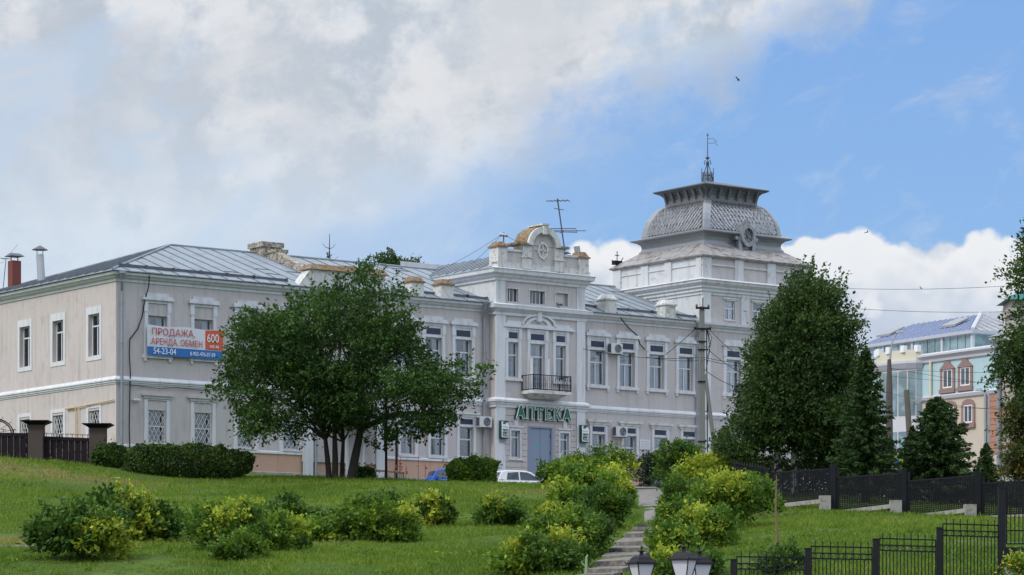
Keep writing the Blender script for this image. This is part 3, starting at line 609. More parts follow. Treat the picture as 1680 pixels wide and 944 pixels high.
MB().box(22.95, 27.65, PV - .16, PV, 16.56, 16.68).box(23.05, 27.55, PV - .1, PV, 16.68, 16.78).box(23.15, 24.2, PV - .05, PV, 16.78, 16.9).box(26.3, 27.4, PV - .05, PV, 16.78, 16.9).build('hood', WHITE, B)
m = MB(); c = 25.25
for r0, r1, y_ in ((1.02, 1.17, -.16), (.62, .88, -.08)):
    for k in range(12):
        t, t2 = math.pi * k / 12, math.pi * (k + 1) / 12; zz = 16.74; q = .52
        m.prism([(c + r0 * math.cos(t), zz + r0 * q * math.sin(t)), (c + r1 * math.cos(t), zz + r1 * q * math.sin(t)), (c + r1 * math.cos(t2), zz + r1 * q * math.sin(t2)), (c + r0 * math.cos(t2), zz + r0 * q * math.sin(t2))], PV + y_, PV)
m.box(c - .13, c + .13, PV - .2, PV, 16.95, 17.5); m.build('arched_hood', WHITE, B)
# small attic windows with bars
for i, (a, b) in enumerate(((23.2, 23.92), (24.7, 25.7), (26.46, 27.3))):
    wn = MB().box(a - .06, b + .06, PV - .04, PV, 18.6, 18.67).box(a - .06, a, PV - .03, PV, 17.9, 18.6).box(b, b + .06, PV - .03, PV, 17.9, 18.6).build('attic_window', WHITE_OLD, B)
    n = 3 if i == 0 else 4
    bw = .018
    if i < 2:
        f = MB()
        for k in range(n + 1): x = a + (b - a) * k / n; f.box(x - bw, x + bw, PV + .12, PV + .16, 17.92, 18.6)
        f.build('window_frame', FRAME, wn); box('pane', GLASSD, wn, a, b, PV + .15, PV + .17, 17.92, 18.6)
    else:
        box('board', STUCCO, wn, a + .02, b - .3, PV + .1, PV + .14, 18.05, 18.6); box('board', GREYM, wn, b - .3, b - .02, PV + .14, PV + .17, 17.95, 18.6); box('pane', GLASSD, wn, a, b, PV + .19, PV + .2, 17.92, 18.6); MB().hexa([(a + .1, PV - .02, 17.85), (a + .3, PV - .02, 17.8), (a + .3, PV + .1, 17.85), (a + .1, PV + .1, 17.9), (a, PV + .05, 18.1), (a + .15, PV + .05, 18.1), (a + .15, PV + .1, 18.1), (a, PV + .1, 18.1)]).build('broken_board', WOODP, wn)
# balcony
bal = MB().hexa([(24.15, PV - 1.05, 13.05), (26.7, PV - 1.05, 13.05), (26.7, PV, 13.05), (24.15, PV, 13.05), (24.15, PV - 1.05, 13.22), (26.7, PV - 1.05, 13.22), (26.7, PV, 13.22), (24.15, PV, 13.22)]).hexa([(24.6, PV - .5, 12.85), (26.3, PV - .5, 12.85), (26.3, PV, 12.8), (24.6, PV, 12.8), (24.35, PV - .9, 13.05), (26.5, PV - .9, 13.05), (26.5, PV, 13.05), (24.35, PV, 13.05)]).build('balcony', WHITE_OLD, B)
ra = MB(); a, b, y0, y1 = 24.17, 26.68, PV - 1.02, PV - .03
for z in (13.27, 14.03): ra.tube([(a, y1, z), (a, y0, z), (b, y0, z), (b, y1, z)], .028, 4)
for x, y in ((a, y0), (b, y0), (a, y1), (b, y1)): ra.tube([(x, y, 13.2), (x, y, 14.06)], .035, 4)
ra.build('balcony_rail', BLACKM, bal)
for k in range(1, 19): x = a + (b - a) * k / 19; MB().tube([(x, y0, 13.27), (x, y0 + .02 * math.sin(k * 2), 13.65), (x, y0, 14.03)], .012, 4).build('baluster', BLACKM, bal)
for x in (a, b):
    for k in range(1, 7): y = y0 + (y1 - y0) * k / 7; MB().tube([(x, y, 13.27), (x, y, 14.03)], .012, 4).build('baluster', BLACKM, bal)
m = MB()
for k in range(9):
    x = a + (b - a) * (k + .5) / 9; m.tube([(x + .1 * math.cos(t), y0, 13.5 + .1 * math.sin(t)) for t in np.linspace(0, 6.28, 9)], .009, 3, False); m.tube([(x + .07 * math.cos(t), y0, 13.82 + .1 * math.sin(t)) for t in np.linspace(0, 6.28, 9)], .009, 3, False)
m.build('balcony_scrolls', BLACKM, bal, kind='stuff')
# rusticated courses beside the door
openings = [(c - w_ - .12, c + w_ + .12, 9.55, 11.3) for c, w_ in sw] + [(24.5, 26.38, 7, 11.48)]
zc = 7.3
while zc < 12.1:
    z1 = min(zc + .285, 12.25); segs = [(RU0 + .66, RU1 - .6)]
    for o_ in openings:
        if o_[2] < z1 and o_[3] > zc:
            ns = []
            for s0, s1 in segs:
                if o_[0] > s0: ns.append((s0, min(s1, o_[0])))
                if o_[1] < s1: ns.append((max(s0, o_[1]), s1))
            segs = [q for q in ns if q[1] - q[0] > .05]
    for s0, s1 in segs: MB().hexa([(s0, PV - .035, zc + .02), (s1, PV - .035, zc + .02), (s1, PV, zc), (s0, PV, zc), (s0, PV - .035, z1 - .02), (s1, PV - .035, z1 - .02), (s1, PV, z1), (s0, PV, z1)]).build('rustic_course', STUCCO, B)
    zc += .305
for c, w_ in sw:
    wn = reveal_win(c, w_, 9.66, 11.1, 10.75, False, False, 1, 40 + int(c)); MB().box(-w_ - .15, w_ + .15, -.1, 0, 9.52, 9.62).build('sill', WHITE, wn); MB().box(-.5, .5, -.06, 0, 11.26, 11.34).box(-.12, .12, -.08, 0, 11.34, 11.75).build('keystone', WHITE, wn)
dr = MB().box(24.57, 24.72, PV - .02, PV + .14, 7.2, 11.3).box(26.15, 26.3, PV - .02, PV + .14, 7.2, 11.3).box(24.57, 26.3, PV - .02, PV + .14, 11.3, 11.38).build('double_door', DOORB, B)
box('door_leaf', DOORB, dr, 24.72, 25.42, PV + .06, PV + .11, 7.2, 11.3); box('door_leaf', DOORB, dr, 25.44, 26.15, PV + .06, PV + .11, 7.2, 11.3); MB().tube([(25.5, PV + .03, 9.3), (25.5, PV + .03, 9.6)], .02).box(26.1, 26.16, PV + .03, PV + .06, 10.8, 11.0).box(26.1, 26.16, PV + .03, PV + .06, 9.9, 10.1).build('handle', ZINC_D, dr); box('sticker', M('teal_sticker', (.05, .35, .4), .5), dr, 25.22, 25.4, PV + .05, PV + .06, 10.2, 10.4)
# porch steps and tube railing
pz = gz(*FB.W(25.4, -2, 0)[:2])
for k in range(4): box('porch_step', CONC, B, 24.2, 28.4, PV - 1.6 - .32 * (3 - k), PV, pz - .3 + k * .17, pz + .0 + k * .17 + .02 * k)
m = MB(); y_ = PV - 1.7
m.tube([(24.3, y_ - 1.0, 9.0), (25.6, y_, 10.0), (27.0, y_, 10.0), (28.5, y_, 9.92), (28.6, PV - .3, 9.9)], .028, 6)
for x, z, yy in ((24.3, 9.0, y_ - 1.), (24.9, 9.45, y_ - .55), (25.6, 10., y_), (26.4, 10., y_), (27.0, 10., y_), (27.9, 9.95, y_), (28.5, 9.92, y_)): m.tube([(x, yy, 7.2), (x, yy, z)], .022, 6)
m.build('porch_railing', GREYM, B)
m = MB(); m.box(27.0, 28.1, y_ - .03, y_ + .03, 9.95, 10.02).box(27.0, 28.1, y_ - .03, y_ + .03, 9.2, 9.26)
for k in range(12): m.box(27.0 + k * .1 - .02, 27.0 + k * .1 + .02, y_ - .02, y_ + .02, 9.2, 9.98)
m.build('porch_grating', GREYM, B)
# ---- drainpipes
def pipe(u, v, z0, z1, elbow=True, r=.075):
    m = MB(); m.tube([(u, v, z0), (u, v, z1)], r, 8)
    for k in range(int((z1 - z0) / 1.9) + 1): z = z0 + .3 + k * 1.9; m.tube([(u, v, z), (u, v, z + .07)], r + .02, 8)
    if elbow: m.tube([(u, v, z1), (u - .12, v - .22, z1 + .45), (u - .12, v - .25, z1 + .6)], r, 8); m.lathe([(r, 0), (.2, .25), (.2, .35)], (u - .12, v - .25, z1 + .55), 8)
    m.build('drainpipe', PIPE, B)
pipe(.22, -.16, 8.3, 16.85); pipe(FB.u(518, -.16), -.16, 7.9, 16.9); pipe(22.0, -.16, 7.2, 17.0); pipe(36.8, -.14, 7.2, 16.9, r=.06)
# ------------------------------------------------------------------ tower
TU0, TU1, TV0, TV1 = 37.04, 45.14, -.3, 7.5
tp = [(TU0, TV0), (TU1, TV0), (TU1, TV1), (TU0, TV1)]
twin = [39.08, 41.24, 43.45]
wall_face('tower_wall', STUCCO, TU0, TU1, 6.5, 20.2, [(c - .41, c + .41, 18.0, 19.08) for c in twin] + [(39.35 - .54, 39.35 + .54, 13.88, 15.78), (39.35 - .46, 39.35 + .46, 9.62, 11.2)], loc=(0, TV0, 0), dep=.25)
MB().poly([(TU0, TV1, 6.5), (TU0, TV0, 6.5), (TU0, TV0, 20.2), (TU0, TV1, 20.2)]).poly([(TU1, TV0, 6.5), (TU1, TV1, 6.5), (TU1, TV1, 20.2), (TU1, TV0, 20.2)]).poly([(TU1, TV1, 6.5), (TU0, TV1, 6.5), (TU0, TV1, 20.2), (TU1, TV1, 20.2)]).build('tower_side_wall', WHITE_TW, B)
for z0, z1 in ((7, 12.3), (12.8, 17.05), (17.7, 19.5)):
    for a, b in ((TU0, 37.63), (44.5, TU1)): box('pilaster', WHITE, B, a, b, TV0 - .08, TV0, z0, z1)
for a, b in ((39.95, 40.6), (41.95, 42.6)):
    box('pilaster', WHITE_TW, B, a - .05, b - .1, TV0 - .08, TV0, 17.7, 19.5); box('pilaster_mark', ZINC, B, a + .12, a + .37, TV0 - .1, TV0 - .08, 18.55, 18.6)
MB().sweep([(TU0, 0), (TU0, TV0), (TU1, TV0)], [(o, z) for o, z in corn]).build('cornice', WHITE, B); MB().sweep([(TU0, 0), (TU0, TV0), (TU1, TV0)], belt).build('belt_course', WHITE, B)
MB().sweep(tp, [(0, 19.3), (.06, 19.32), (.06, 19.45), (.14, 19.5), (.14, 19.62), (.24, 19.7), (.24, 19.8), (.3, 19.84), (.42, 19.95), (.44, 20.08), (.5, 20.1), (0, 20.28)], True).build('tower_cornice', WHITE_TW, B)
m = MB()
for k in range(62): x = TU0 - .2 + k * .135; m.box(x, x + .07, TV0 - .34, TV0 - .25, 19.86, 19.94)
for k in range(58): y = TV0 - .2 + k * .135; m.box(TU0 - .34, TU0 - .25, y, y + .07, 19.86, 19.94)
m.build('dentils', WHITE_OLD, B, kind='stuff')
MB().sweep(tp, [(-.02, 20.2), (-.02, 21.5)], True).build('attic_wall', STUCCO, B)
MB().poly([(TU0 - .01, TV1, 20.2), (TU0 - .01, TV0 - .01, 20.2), (TU0 - .01, TV0 - .01, 21.46), (TU0 - .01, TV1, 21.46)]).build('attic_side_wall', WHITE_TW, B)
MB().sweep(tp, [(-.02, 20.97), (.06, 20.98), (.06, 21.05), (-.02, 21.06)], True).build('attic_band', WHITE_TW, B)
MB().sweep(tp, [(-.02, 21.36), (.08, 21.4), (.2, 21.46), (.22, 21.52), (-1.0, 22.32)], True).build('skirt_roof', ROOF_OLD, B)
for a, b in ((TU0, 37.65), (39.45, 40.05), (41.9, 42.5), (44.5, TU1)): box('attic_pilaster', WHITE_TW, B, a - .015, b + .015, TV0 - .08, TV0 + .02, 20.2, 21.4)
for a, b in ((TV0, .15), (2.28, 2.86), (4.32, 4.98), (6.8, 7.5)): box('attic_pilaster', WHITE_TW, B, TU0 - .09, TU0 + .02, a, b, 20.2, 21.39)
m = MB()                                             # worn sheets on the skirt roof
for k in range(70):
    s = random.random(); t = random.uniform(.1, .85); o = .22 - 1.22 * t; z = 21.52 + .8 * t; ln = random.uniform(.5, .95)
    if random.random() < .5: x = TU0 + 1 + s * 5.6; m.hexa([(x, TV0 - o, z), (x + ln, TV0 - o, z), (x + ln, TV0 - o + .3, z + .2), (x, TV0 - o + .3, z + .2), (x, TV0 - o, z + .035), (x + ln, TV0 - o, z + .03), (x + ln, TV0 - o + .3, z + .225), (x, TV0 - o + .3, z + .23)])
    else: y = TV0 + 1 + s * 5.3; m.hexa([(TU0 - o, y, z), (TU0 - o, y + ln, z), (TU0 - o + .3, y + ln, z + .2), (TU0 - o + .3, y, z + .2), (TU0 - o, y, z + .035), (TU0 - o, y + ln, z + .03), (TU0 - o + .3, y + ln, z + .225), (TU0 - o + .3, y, z + .23)])
m.build('roof_sheets', ROOF_OLD, B, kind='stuff')
MB().sweep(tp, [(-1.02, 22.2), (-1.02, 22.42), (-1.08, 22.44), (-1.14, 22.62), (-1.1, 22.8), (-.95, 22.93), (-.68, 23.02), (-.66, 23.08), (-1.0, 23.2), (-1.2, 23.28)], True).build('dome_cornice', ZINC_L, B)
dprof = [(-1.18, 23.26), (-1.22, 23.5), (-1.27, 23.8), (-1.38, 24.15), (-1.55, 24.48), (-1.72, 24.76), (-1.92, 24.94), (-2.16, 25.05)]
dome = MB().sweep(tp, dprof, True).build('dome', NECK, B)
def dpt(t):                                          # point on the dome profile, t 0..1
    q = t * (len(dprof) - 1); i = min(int(q), len(dprof) - 2); f = q - i; a, b = dprof[i], dprof[i + 1]; return a[0] + (b[0] - a[0]) * f, a[1] + (b[1] - a[1]) * f
m = MB(); rows = 17; ss_ = .135
for side in range(4):
    a, b = tp[side], tp[(side + 1) % 4]; dx, dy = (b[0] - a[0]), (b[1] - a[1]); Ls = math.hypot(dx, dy); dx /= Ls; dy /= Ls; ox_, oy_ = dy, -dx
    for r_ in range(rows):
        t0, t1, t2 = r_ / rows, (r_ + 1) / rows, min((r_ + 2) / rows, 1.0)
        (o0, z0), (o1, z1), (o2, z2) = dpt(t0), dpt(t1), dpt(t2)
        inset = -o1 + .2; n = int((Ls - 2 * inset) / (2 * ss_)); st = (Ls - 2 * inset) / max(n, 1)
        for k in range(n):
            c = inset + st * (k + (.5 if r_ % 2 else 0.02)); 
            if c + st / 2 > Ls - inset + .05: continue
            def Q(s, o, z, e): return (a[0] + dx * s + ox_ * (o + e), a[1] + dy * s + oy_ * (o + e), z)
            j = random.uniform(0, .012)
            h_ = st / 2 * .93; o0_, z0_ = o0 + (o1 - o0) * .08, z0 + (z1 - z0) * .08
            m.poly([Q(c, o0_, z0_, .05 + j), Q(c + h_, o1, z1, .03 + j), Q(c, o2, z2, .01), Q(c - h_, o1, z1, .03)])
m.build('dome_shingles', ZINC, B, kind='stuff')
for i, (cx_, cy_) in enumerate(tp):
    m = MB()
    sx, sy = (1 if cx_ == TU0 else -1), (1 if cy_ == TV0 else -1)
    for k in range(len(dprof) - 1):
        (o0, z0), (o1, z1) = dprof[k], dprof[k + 1]
        for q in (0, 1):
            w1 = .46 if q == (i % 2) else .14
            def C(o, z, ww): 
                bx_, by_ = cx_ + sx * (-o - .07), cy_ + sy * (-o - .07)
                return (bx_ + (sx * ww if q == 0 else 0), by_ + (sy * ww if q == 1 else 0), z)
            m.poly([C(o0, z0, 0), C(o0, z0, w1), C(o1, z1, w1), C(o1, z1, 0)])
            def C2(o, z, ww, e): 
                bx_, by_ = cx_ + sx * (-o - e), cy_ + sy * (-o - e)
                return (bx_ + (sx * ww if q == 0 else 0) + (0 if q == 0 else 0), by_ + (sy * ww if q == 1 else 0), z)
            m.poly([C(o0, z0, w1), C2(o0, z0, w1, -.02), C2(o1, z1, w1, -.02), C(o1, z1, w1)])
    m.build('dome_hip', ZINC_L, B)
MB().sweep(tp, [(-2.1, 25.0), (-2.1, 25.35), (-2.04, 25.55), (-1.9, 25.7), (-1.66, 25.8), (-1.62, 25.82)], True).build('dome_neck', NECK, B)
MB().sweep(tp, [(-1.9, 25.78), (-1.6, 25.84), (-1.6, 25.9), (-3.3, 26.35), (-3.85, 26.36)], True).build('dome_lid', ZINC_D, B)
for side in range(4):
    a, b = tp[side], tp[(side + 1) % 4]; Ls = math.hypot(b[0] - a[0], b[1] - a[1]); dx, dy = (b[0] - a[0]) / Ls, (b[1] - a[1]) / Ls; ox_, oy_ = dy, -dx
    for k in range(6):
        s = 2.3 + (Ls - 4.6) * k / 5
        def Q(ds, o, z): return (a[0] + dx * (s + ds) + ox_ * o, a[1] + dy * (s + ds) + oy_ * o, z)
        MB().hexa([Q(-.06, -2.0, 25.2), Q(.06, -2.0, 25.2), Q(.06, -2.12, 25.2), Q(-.06, -2.12, 25.2), Q(-.06, -1.74, 25.8), Q(.06, -1.74, 25.8), Q(.06, -2.12, 25.8), Q(-.06, -2.12, 25.8)]).build('bracket', NECK, B)
# clock roundel standing at the dome foot
cu, cv, cz = 41.0, .45, 22.98
cl = MB().box(cu - .62, cu - .38, cv - .1, cv + .9, 22.0, 22.85).box(cu + .38, cu + .62, cv - .1, cv + .9, 22.0, 22.85).box(cu - .62, cu + .62, cv + .1, cv + .95, 22.0, 22.9).box(cu - .85, cu - .55, cv - .05, cv + .8, 22.72, 22.92).box(cu + .55, cu + .85, cv - .05, cv + .8, 22.72, 22.92).build('clock_dormer', ZINC_L, B)
m = MB(); N = 20
for k in range(N):
    t, t2 = 2 * math.pi * k / N, 2 * math.pi * (k + 1) / N; f = lambda r_, q: (cu + r_ * .86 * math.cos(q), cz + r_ * math.sin(q))
    m.prism([f(.42, t), f(.64, t), f(.64, t2), f(.42, t2)], cv - .22, cv + 1.3)
m.prism([(cu - .12, cz + .62), (cu + .12, cz + .62), (cu, cz + .85)], cv - .2, cv + .3); m.build('roundel_frame', ZINC, cl)
m = MB(); m.prism([(cu + .5 * .86 * math.cos(t), cz + .5 * math.sin(t)) for t in np.linspace(0, 2 * math.pi, 16, endpoint=False)], cv - .05, cv + .1); m.build('roundel_face', ZINC_L, cl)
m = MB()
for q in (.5, 1.1, 1.9, 2.6): m.tube([(cu - .42 * .86 * math.cos(q), cv - .07, cz - .42 * math.sin(q)), (cu + .42 * .86 * math.cos(q), cv - .07, cz + .42 * math.sin(q))], .02, 4)
m.build('clock_hands', ZINC_D, cl)
# iron crown with vane
cu, cv = 40.93, 3.72
fi = MB(); q = .24
for x, y in ((-q, -q), (q, -q), (q, q), (-q, q)): fi.tube([(cu + x, cv + y, 26.35), (cu + x, cv + y, 27.25)], .02, 4)
cr = [(-q, -q), (q, -q), (q, q), (-q, q), (-q, -q)]
for z in (26.42, 26.85): fi.tube([(cu + x, cv + y, z) for x, y in cr], .018, 4)
for (x0, y0_), (x1, y1_) in zip(cr, cr[1:]):
    for k in range(5):
        a0 = (cu + x0 + (x1 - x0) * k / 5, cv + y0_ + (y1_ - y0_) * k / 5); a1 = (cu + x0 + (x1 - x0) * (k + 1) / 5, cv + y0_ + (y1_ - y0_) * (k + 1) / 5)
        fi.tube([(*a0, 26.42), (*a1, 26.85)], .012, 3); fi.tube([(*a1, 26.42), (*a0, 26.85)], .012, 3); fi.tube([(*a0, 26.85), ((a0[0] + a1[0]) / 2, (a0[1] + a1[1]) / 2, 27.02), (*a1, 26.85)], .012, 3)
fi.build('iron_crown', ZINC_D, B)
m = MB()
for k in range(4):
    t = math.pi / 2 * k + .785; c, s = math.cos(t), math.sin(t); m.tube([(cu + c * .3, cv + s * .3, 26.5), (cu + c * .2, cv + s * .2, 27.0), (cu + c * .06, cv + s * .06, 27.4), (cu + c * .06, cv + s * .06, 27.6), (cu + c * .15, cv + s * .15, 27.72), (cu + c * .2, cv + s * .2, 27.56), (cu + c * .14, cv + s * .14, 27.45)], .025, 4)
m.tube([(cu, cv, 26.3), (cu, cv, 29.15)], [.05, .022], 6); m.lathe([(.02, 0), (.07, .06), (.02, .2)], (cu, cv, 29.1), 6); m.lathe([(.03, 0), (.13, .08), (.13, .12), (.03, .2)], (cu, cv, 27.75), 8); m.build('finial', ZINC_D, B)
m = MB(); dd = (.75, -.55); fp = lambda s, z: (cu + dd[0] * s, cv + dd[1] * s, z); m.tube([fp(0, 28.95), fp(.42, 28.95), fp(.42, 28.7), fp(0, 28.7)], .018, 4); m.tube([fp(.42, 28.85), fp(.58, 28.82), fp(.5, 28.7), fp(.62, 28.55)], .02, 4); m.build('vane_flag', ZINC_D, B)
m = MB(); x, y = TU0 + .15, TV1 - .1; m.tube([(x, y, 21.5), (x, y, 22.55)], .025, 4); m.box(x - .28, x + .28, y - .15, y + .15, 21.75, 21.98); m.tube([(x - .4, y, 22.0), (x - .2, y, 21.9), (x + .25, y, 21.95), (x + .45, y, 22.2)], .025, 4); m.tube([(x - .15, y, 22.3), (x + .15, y, 22.3)], .03, 4); m.build('ship_finial', BLACKM, B)
# tower windows
for i, c in enumerate(twin):
    wn = MB().box(-.47, -.41, -.03, 0, 17.98, 19.12).box(.41, .47, -.03, 0, 17.98, 19.12).box(-.56, .56, -.08, 0, 19.16, 19.24).box(-.47, .47, -.04, 0, 19.08, 19.16).box(-.47, .47, -.05, 0, 17.94, 18.0).build('tower_window', WHITE_OLD, B, loc=(c, TV0, 0)); sash(wn, .41, 18.01, 19.07, 18.65, True, y=.08, curtain=1, seed=60 + i)
copy_tree(pa[1], B, (39.35, TV0, 0)); copy_tree(pb[0], B, (39.35, TV0, 0))
m = MB(); c = FB.u(1270, TV0)
for k in range(14):
    t, t2 = math.pi * k / 14, math.pi * (k + 1) / 14; m.prism([(c + 1.25 * math.cos(t), 16.15 + .8 * math.sin(t)), (c + 1.5 * math.cos(t), 16.15 + 1.0 * math.sin(t)), (c + 1.5 * math.cos(t2), 16.15 + 1.0 * math.sin(t2)), (c + 1.25 * math.cos(t2), 16.15 + .8 * math.sin(t2))], TV0 - .15, TV0)
m.box(c - 1.5, c - 1.2, TV0 - .1, TV0, 13.9, 16.15).box(c + 1.2, c + 1.5, TV0 - .1, TV0, 13.9, 16.15).build('arched_hood', WHITE, B)
# left-side chimneys
def su(px, u):                                       # depth v at which the column px meets the plane u
    k = (px - CX) / F; return (k * (FB.o[1] + FB.a[1] * u) - FB.o[0] - FB.a[0] * u) / (FB.b[0] - k * FB.b[1])
v_ = su(24, .9)
c_ = MB().box(.64, 1.14, v_ - .26, v_ + .26, 17.9, 19.62).build('brick_chimney', BRICKR, B)
MB().tube([(.7, v_, 19.6), (.7, v_, 19.9)], .03, 4).tube([(1.08, v_, 19.6), (1.08, v_, 19.9)], .03, 4).hexa([(.5, v_ - .42, 19.85), (1.28, v_ - .42, 19.85), (1.28, v_ + .42, 19.85), (.5, v_ + .42, 19.85), (.65, v_ - .1, 20.02), (1.15, v_ - .1, 20.02), (1.15, v_ + .1, 20.02), (.65, v_ + .1, 20.02)]).build('chimney_cowl', ZINC_D, c_)
v_ = su(67, .9); c_ = MB().tube([(.9, v_ - .1, 18.0), (.9, v_ + .1, 19.65)], .2, 12).build('metal_flue', GREYM, B)
MB().lathe([(.42, 0), (.38, .03), (.04, .22)], (.9, v_ + .1, 19.9), 12).tube([(.75, v_ + .1, 19.6), (.72, v_ + .1, 19.92)], .02, 4).tube([(1.05, v_ + .1, 19.6), (1.08, v_ + .1, 19.92)], .02, 4).build('flue_cowl', ZINC_D, c_)

# ------------------------------------------------------------------ things fixed to the building (each its own thing)
WM = lambda u, v, h: FB.W(u, v, h)
def thingL(name, u, v, h, **k): return empty(name, FB.W(u, v, h), ANG, **k)     # stands in the wall's frame
def text(body, size, mt, parent, loc, name, ext=.01, off=0., align='LEFT', sx=1.):
    c = bpy.data.curves.new(name, 'FONT'); c.body = body; c.size = size; c.extrude = ext; c.offset = 0; c.align_x = align; c.resolution_u = 3; c.materials.append(mt)
    o = bpy.data.objects.new(name, c); COL.objects.link(o); o.parent = parent; o.location = loc; bpy.context.view_layer.update(); me = bpy.data.meshes.new_from_object(o); bpy.data.objects.remove(o); o = bpy.data.objects.new(name, me); COL.objects.link(o); o.parent = parent; o.location = loc; o.rotation_euler = (R(90), 0, 0); o.scale = (sx, 1, 1); return o
s_ = thingL('pharmacy_sign', 23.55, PV - .12, 11.72, label='green and white Cyrillic lettering reading АПТЕКА above the grey-blue door', cat='sign')
for ch, px in zip('АПТЕКА', (843, 859.5, 874, 890, 904, 919)):
    u = FB.u(px, PV); 
    # heavy block letter with flared feet: dark side shell, white rim, green face
    S = {'А': [[(0,0),(.16,0),(.20,.16),(.40,.16),(.44,0),(.62,0),(.40,.72),(.22,.72)]], 'П': [[(0,0),(.2,0),(.17,.08),(.17,.60),(.38,.60),(.38,.08),(.35,0),(.56,0),(.53,.08),(.53,.72),(.02,.72),(.04,.6),(.04,.08)]],
         'Т': [[(.16,0),(.38,0),(.35,.08),(.35,.58),(.48,.50),(.54,.50),(.54,.72),(0,.72),(0,.50),(.06,.50),(.19,.58),(.19,.08)]],
         'Е': [[(0,0),(.5,0),(.5,.2),(.44,.2),(.36,.12),(.18,.12),(.18,.31),(.36,.31),(.36,.43),(.18,.43),(.18,.60),(.36,.60),(.44,.52),(.5,.52),(.5,.72),(0,.72),(.04,.62),(.04,.1)]],
         'К': [[(0,0),(.2,0),(.17,.08),(.17,.30),(.22,.30),(.38,0),(.60,0),(.60,.06),(.54,.1),(.34,.38),(.5,.62),(.58,.66),(.58,.72),(.38,.72),(.22,.44),(.17,.44),(.17,.72),(0,.72),(.04,.62),(.04,.1)]]}[ch]
    for p in S:
        cx_ = sum(a for a, b in p) / len(p); cz_ = .36
        L_ = MB().prism([(x, z) for x, z in p], -.1, .02).build('letter', CLOTHW, s_, loc=(u - 23.55, 0, 0))
        MB().prism([(cx_ + (x - cx_) * .93 + .0, cz_ + (z - cz_) * .93) for x, z in p], -.06, .10).build('letter_shell', GREEND, L_, loc=(-.06, 0.0, -.05)); 
        # green face: inset copy
        c = bpy.data.curves.new('letter_face', 'CURVE'); c.dimensions = '2D'; c.fill_mode = 'BOTH'; c.extrude = .006; c.offset = -.032
        sp_ = c.splines.new('POLY'); sp_.points.add(len(p) - 1)
        for q, (x, z) in zip(sp_.points, p): q.co = (x, z, 0, 1)
        sp_.use_cyclic_u = True; c.materials.append(GREEN); fo = bpy.data.objects.new('letter_face', c); COL.objects.link(fo); bpy.context.view_layer.update(); me = bpy.data.meshes.new_from_object(fo); bpy.data.objects.remove(fo); fo = bpy.data.objects.new('letter_face', me); COL.objects.link(fo); fo.parent = L_; fo.rotation_euler = (R(90), 0, 0); fo.location = (0, -.112, 0)
for i, (px, nm) in enumerate(((823, 'green and white lightbox sign on the white pilaster left of the pharmacy door'), (954.5, 'green and white lightbox sign on the white pilaster right of the pharmacy door'))):
    u = FB.u(px, PV); s_ = thingL('box_sign', u, PV - .08, 10.62, label=nm, cat='sign', group='lightbox signs on the entrance pilasters')
    MB().box(-.24, .24, -.18, 0, 0, .95).build('sign_case', GREEND, s_); box('sign_panel', CLOTHW, s_, -.19, .27, -.2, -.18, .07, .72); box('sign_base', PIPE, s_, -.22, .22, -.02, 0, -.22, 0)
    MB().prism([(-.2, .72), (.25, .72), (.2, .84), (-.1, .92), (-.2, .9)], -.195, -.18).build('sign_header', CLOTHW, s_); MB().prism([(-.12, .78), (.02, .76), (.12, .84), (.0, .93), (-.1, .9)], -.205, -.195).build('leaf_emblem', GREEN, s_)
    box('sign_field', GREEND, s_, -.14, .24, -.206, -.2, .12, .5)
    for k, (t, z) in enumerate((('8.00', .33), ('20.00', .16))): text(t, .15, CLOTHW, s_, (-.12, -.209, z), 'sign_hours', .002)
    box('sign_bar', CLOTHW, s_, .17, .21, -.209, -.206, .2, .46); text('АПТЕКА', .085, GREEN, s_, (-.14, -.203, .58), 'sign_word', .002)
# banner
bx0, bx1 = 1.58, 5.86; s_ = thingL('advertising_banner', bx0, -.24, 13.83, label='white, blue and orange rental banner tied across two upper windows', cat='banner')
n = 26
def ban(name, x0, x1, z0, z1, mt, y=0.):
    m = MB(); xs_ = np.linspace(x0, x1, n); sag = lambda x: -.06 * math.sin(math.pi * x / 2.14) ** 2 if z1 > 1.3 else 0
    wv = lambda x, z: y + .018 * math.sin(x * 5)
    for a, b in zip(xs_, xs_[1:]):
        m.poly([(a, wv(a, z0), z0), (b, wv(b, z0), z0), (b, wv(b, z1), z1 + sag(b)), (a, wv(a, z1), z1 + sag(a))])
    return m.build(name, mt, s_)
W_ = bx1 - bx0
ban('banner_cloth', 0, W_, 0.0, 1.48, CLOTH); ban('banner_blue_strip', 0.0, W_, 0, .42, BLUEB, -.006); ban('banner_orange_panel', 3.26, W_, .44, 1.45, ORANGE, -.006)
text('ПРОДАЖА,', .46, RED, s_, (.2, -.06, 1.0), 'banner_words', .003, .007, sx=.98); text('АРЕНДА, ОБМЕН', .44, RED, s_, (.18, -.06, .53), 'banner_words', .003, .007, sx=.80)
text('600', .60, CLOTHW, s_, (3.32, -.06, .82), 'banner_number', .003, .010, sx=.78); text('кв.м', .26, CLOTHW, s_, (3.48, -.06, .54), 'banner_words', .003, .004)
text('54-23-04', .42, CLOTHW, s_, (.30, -.06, .08), 'banner_phone', .003, .006, sx=.84); text('8-903-476-07-09', .28, CLOTHW, s_, (2.36, -.06, .1), 'banner_phone', .003, .003, sx=.76)
